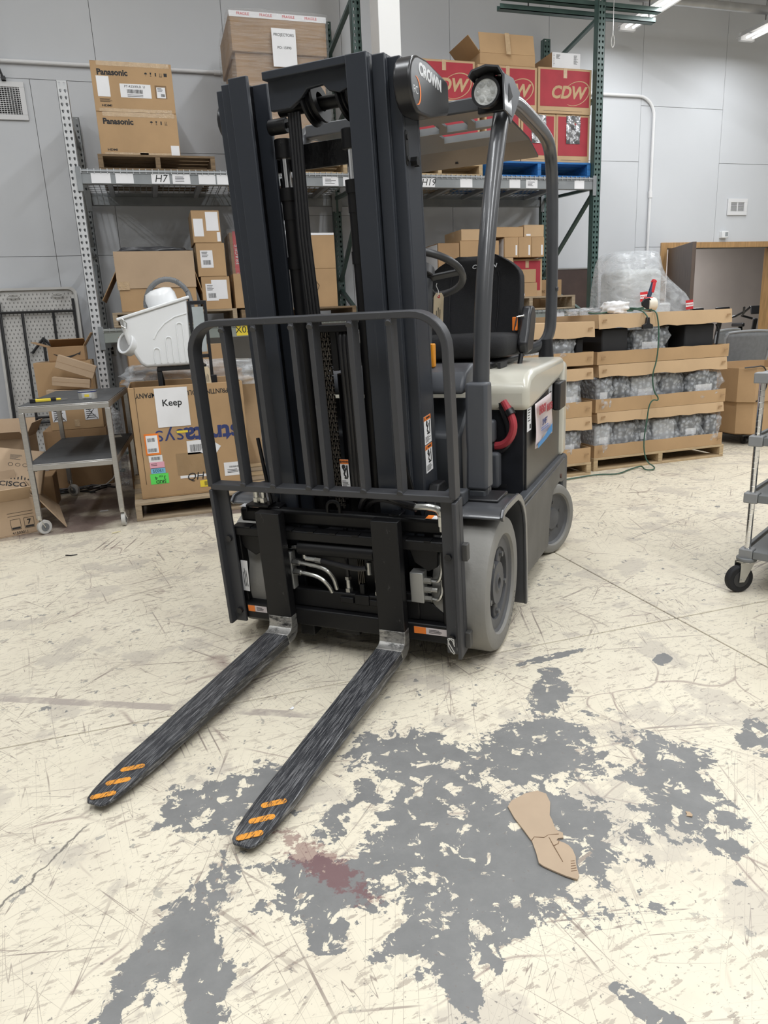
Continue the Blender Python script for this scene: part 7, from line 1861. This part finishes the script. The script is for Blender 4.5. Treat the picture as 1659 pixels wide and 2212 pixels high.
for (t0, t1, sg) in ((TL - 0.008, TL + 0.052, 1), (TR - 0.052, TR + 0.011, -1)):
    b = MB(MM)
    b.box(-0.040, -0.028, t0, t1, -0.005 if sg > 0 else -0.02, 0.55)
    tv = t0 if sg > 0 else t1 - 0.014
    b.box(-0.075 if sg > 0 else -0.075, 0.004, tv, tv + 0.014, -0.005 if sg > 0 else -0.02, 0.55)
    up_ = b.build('backrest_upright', BREST, br, bevel=0.003)
    for v in (0.35, 0.045): MB(MM).cyl((-0.03, (t0 + t1) / 2 + sg * 0.01, v), (-0.016, (t0 + t1) / 2 + sg * 0.01, v), 0.013, n=6).build('bolt', BLACK, up_)
for v in (0.36, 0.03): MB(MM).box(-0.075, -0.045, TR + 0.010, TR + 0.030, v - 0.03, v + 0.03).build('edge_lug', SKIRT, br, bevel=0.003)
MB(MM).tube([(0.006, TR - 0.025 + 0.012 * math.cos(k), 0.03 + 0.03 * math.sin(k * 0.7)) for k in range(14)], 0.002, 5).build('wire_seal', GREYW, br)

# ---------------------------------------------------------------- forks
def fork(tc):
    secs = [((0.0, 0.470), (-0.042, 0.470), 0.05), ((0.0, 0.06), (-0.042, 0.06), 0.05), ((0.001, 0.030), (-0.042, 0.0), 0.05), ((0.006, 0.012), (-0.034, -0.025), 0.05), ((0.018, 0.003), (-0.012, -0.040), 0.05), ((0.040, 0.0), (0.03, -0.042), 0.05),
            ((0.30, 0.0), (0.30, -0.040), 0.05), ((0.60, 0.0), (0.60, -0.032), 0.05), ((0.82, 0.0), (0.82, -0.022), 0.050), ((0.89, 0.0), (0.89, -0.017), 0.047), ((0.945, -0.001), (0.945, -0.014), 0.041), ((0.972, -0.002), (0.972, -0.012), 0.034), ((0.985, -0.004), (0.985, -0.010), 0.022)]
    def part(sl, name, m, parent):
        b = MB(MM); vs = []; fs = []
        for (f0, f1), (b0, b1), hw in sl: vs += [(f0, tc - hw, f1), (f0, tc + hw, f1), (b0, tc + hw, b1), (b0, tc - hw, b1)]
        for i in range(len(sl) - 1):
            for k in range(4): fs.append([4 * i + k, 4 * i + (k + 1) % 4, 4 * i + 4 + (k + 1) % 4, 4 * i + 4 + k])
        n = len(sl); fs += [[0, 1, 2, 3], [4 * n - 4, 4 * n - 1, 4 * n - 2, 4 * n - 3]]
        return b.add(vs, fs).build(name, m, parent, bevel=0.003, smooth=30)
    f = part(secs[5:], 'fork', FORKM, FK)
    part(secs[:2] + [((0.0, 0.055), (-0.042, 0.055), 0.05)], 'shank', FORKB, f)
    part([((0.0, 0.055), (-0.042, 0.055), 0.05)] + secs[2:6], 'heel', worn('heel_bare', (0.016, 0.016, 0.017), (0.42, 0.41, 0.39), 0.34, 0.8, (4, 9, 22), (0.42, 0.56), 2.2, 0.85), f)
    for k, a in enumerate((0.838, 0.896, 0.953)):
        M = MM @ Matrix.Translation((a, tc - 0.001 + 0.006, 0.0)) @ Matrix.Rotation(math.radians(126), 4, 'Z')
        pl_ = [(0.024 * sg + 0.0095 * math.cos(x), 0.0095 * math.sin(x)) for sg, r0 in ((1, -PI / 2), (-1, PI / 2)) for x in [r0 + PI * i / 6 for i in range(7)]]
        MB(M).prism(pl_, -0.0005, 0.0006).build('orange_pad', ORP, f, smooth=0)
    return f
ORP = worn('worn_orange_marking', (0.72, 0.30, 0.04), (0.03, 0.03, 0.032), 0.5, 0.0, (25, 110, 30), (0.54, 0.60), 2.0, 0.95)
fork(0.252); fork(-0.210)

# ---------------------------------------------------------------- things hung on the truck
r = empty('paper_tag', (0, 0, 0)); r.parent = None
def tw(p): return Matrix.Translation((0.713, 2.648, 0)) @ Matrix.Rotation(TH, 4, 'Z') @ Vector(p)
p0 = tw((-0.33, 0.238, 1.262))
r.location = p0; r.rotation_euler = (0, 0, TH)
Mt = frame((0, 0, 0), (0, 1, -0.06), (0, 0.06, 1))
MB(Mt).prism([(-0.021, -0.068), (0.021, -0.068), (0.021, 0.052), (0.012, 0.068), (-0.012, 0.068), (-0.021, 0.052)], 0, 0.0008).build('card', mat('manila_card', (0.68, 0.56, 0.38), 0.7), r, smooth=0)
MB(Mt).lathe([(0.0025, 0.0009), (0.006, 0.0009)], 14, Matrix.Translation((0, 0.054, 0))).build('eyelet', RED, r)
lines_print(r, Mt @ frame((0, -0.01, 0.001), (0, 1, 0), (-1, 0, 0)), 0.08, 0.022, 3)
MB().tube([(0.002, 0, 0.055), (0.004, 0.004, 0.075), (0.008, -0.004, 0.095), (0.01, 0.0, 0.105)], 0.0014, 5).build('string', PAPER, r)
tag(r, 'manila paper tag hanging from the steering wheel', 'tag')
r = empty('plastic_pouch', tw((-0.86, 0.558, 0.66))); r.rotation_euler = (0, 0, TH)
PG = lambda x, z, o_=0.0: frame((x, 0.0 + o_, z), (-1, 0, 0), (0, 0, 1))
pouch = MB().grid(lambda u, v: (0.19 - 0.40 * u, 0.004 + 0.010 * math.sin(u * 7 + v * 3) * (1 - v), 0.19 * v + 0.012 * u * 1.0 - 0.01 * (1 - v)), 14, 8).build('sleeve', mat('pouch_pinkwhite', (0.72, 0.62, 0.63), 0.25, var=0.04), r, solid=0.002, smooth=180, fix=False)
txt('ENERGY', 0.050, PG(0.08, 0.155, 0.017), mat('deep_red_print', (0.35, 0.02, 0.04), 0.5), r, bold=0.05, sx=0.85)
txt('MASTER', 0.045, PG(-0.10, 0.145, 0.017), mat('deep_red_print', (0.35, 0.02, 0.04), 0.5), r, bold=0.05, sx=0.9)
txt('SWIFT', 0.040, PG(0.02, 0.092, 0.017), NAVY, r, bold=0.03, sx=1.1)
lines_print(r, PG(0.02, 0.066, 0.017), 0.18, 0.02, 2, mat('blue_print', (0.04, 0.15, 0.5), 0.5))
MB(PG(0, 0.0, 0.0165)).prism([(-0.18, -0.008), (-0.18, 0.012), (-0.02, 0.024), (0.18, 0.055), (0.18, 0.015), (0.0, 0.0)], 0, 0.0005).build('blue_wave', mat('blue_wave_print', (0.02, 0.25, 0.60), 0.4), r, smooth=0)
tag(r, 'printed plastic pouch hanging on the black battery side of the forklift', 'pouch')
hb = MB().box(-1.38, -1.20, 0.548, 0.585, 0.755, 0.895).build('document_box', BLACK, FK, bevel=0.008)
s = sheet(FK, frame((-0.535 - 0.08, 0.5468, 0.80), (-1, 0, 0), (0, 0, 1)), 0.09, 0.12, PAPER, 'battery_label'); lines_print(s, frame((-0.615, 0.5478, 0.815), (-1, 0, 0), (0, 0, 1)), 0.06, 0.07, 6); bars_print(s, frame((-0.635, 0.5478, 0.758), (-1, 0, 0), (0, 0, 1)), 0.03, 0.02, 8)
s = sheet(FK, frame((-1.13, 0.5468, 0.80), (-1, 0, 0), (0, 0, 1)), 0.10, 0.20, mat('grey_label', (0.5, 0.5, 0.52), 0.4), 'rating_label'); lines_print(s, frame((-1.14, 0.5478, 0.79), (-1, 0, 0), (0, 0, 1)), 0.07, 0.15, 9)
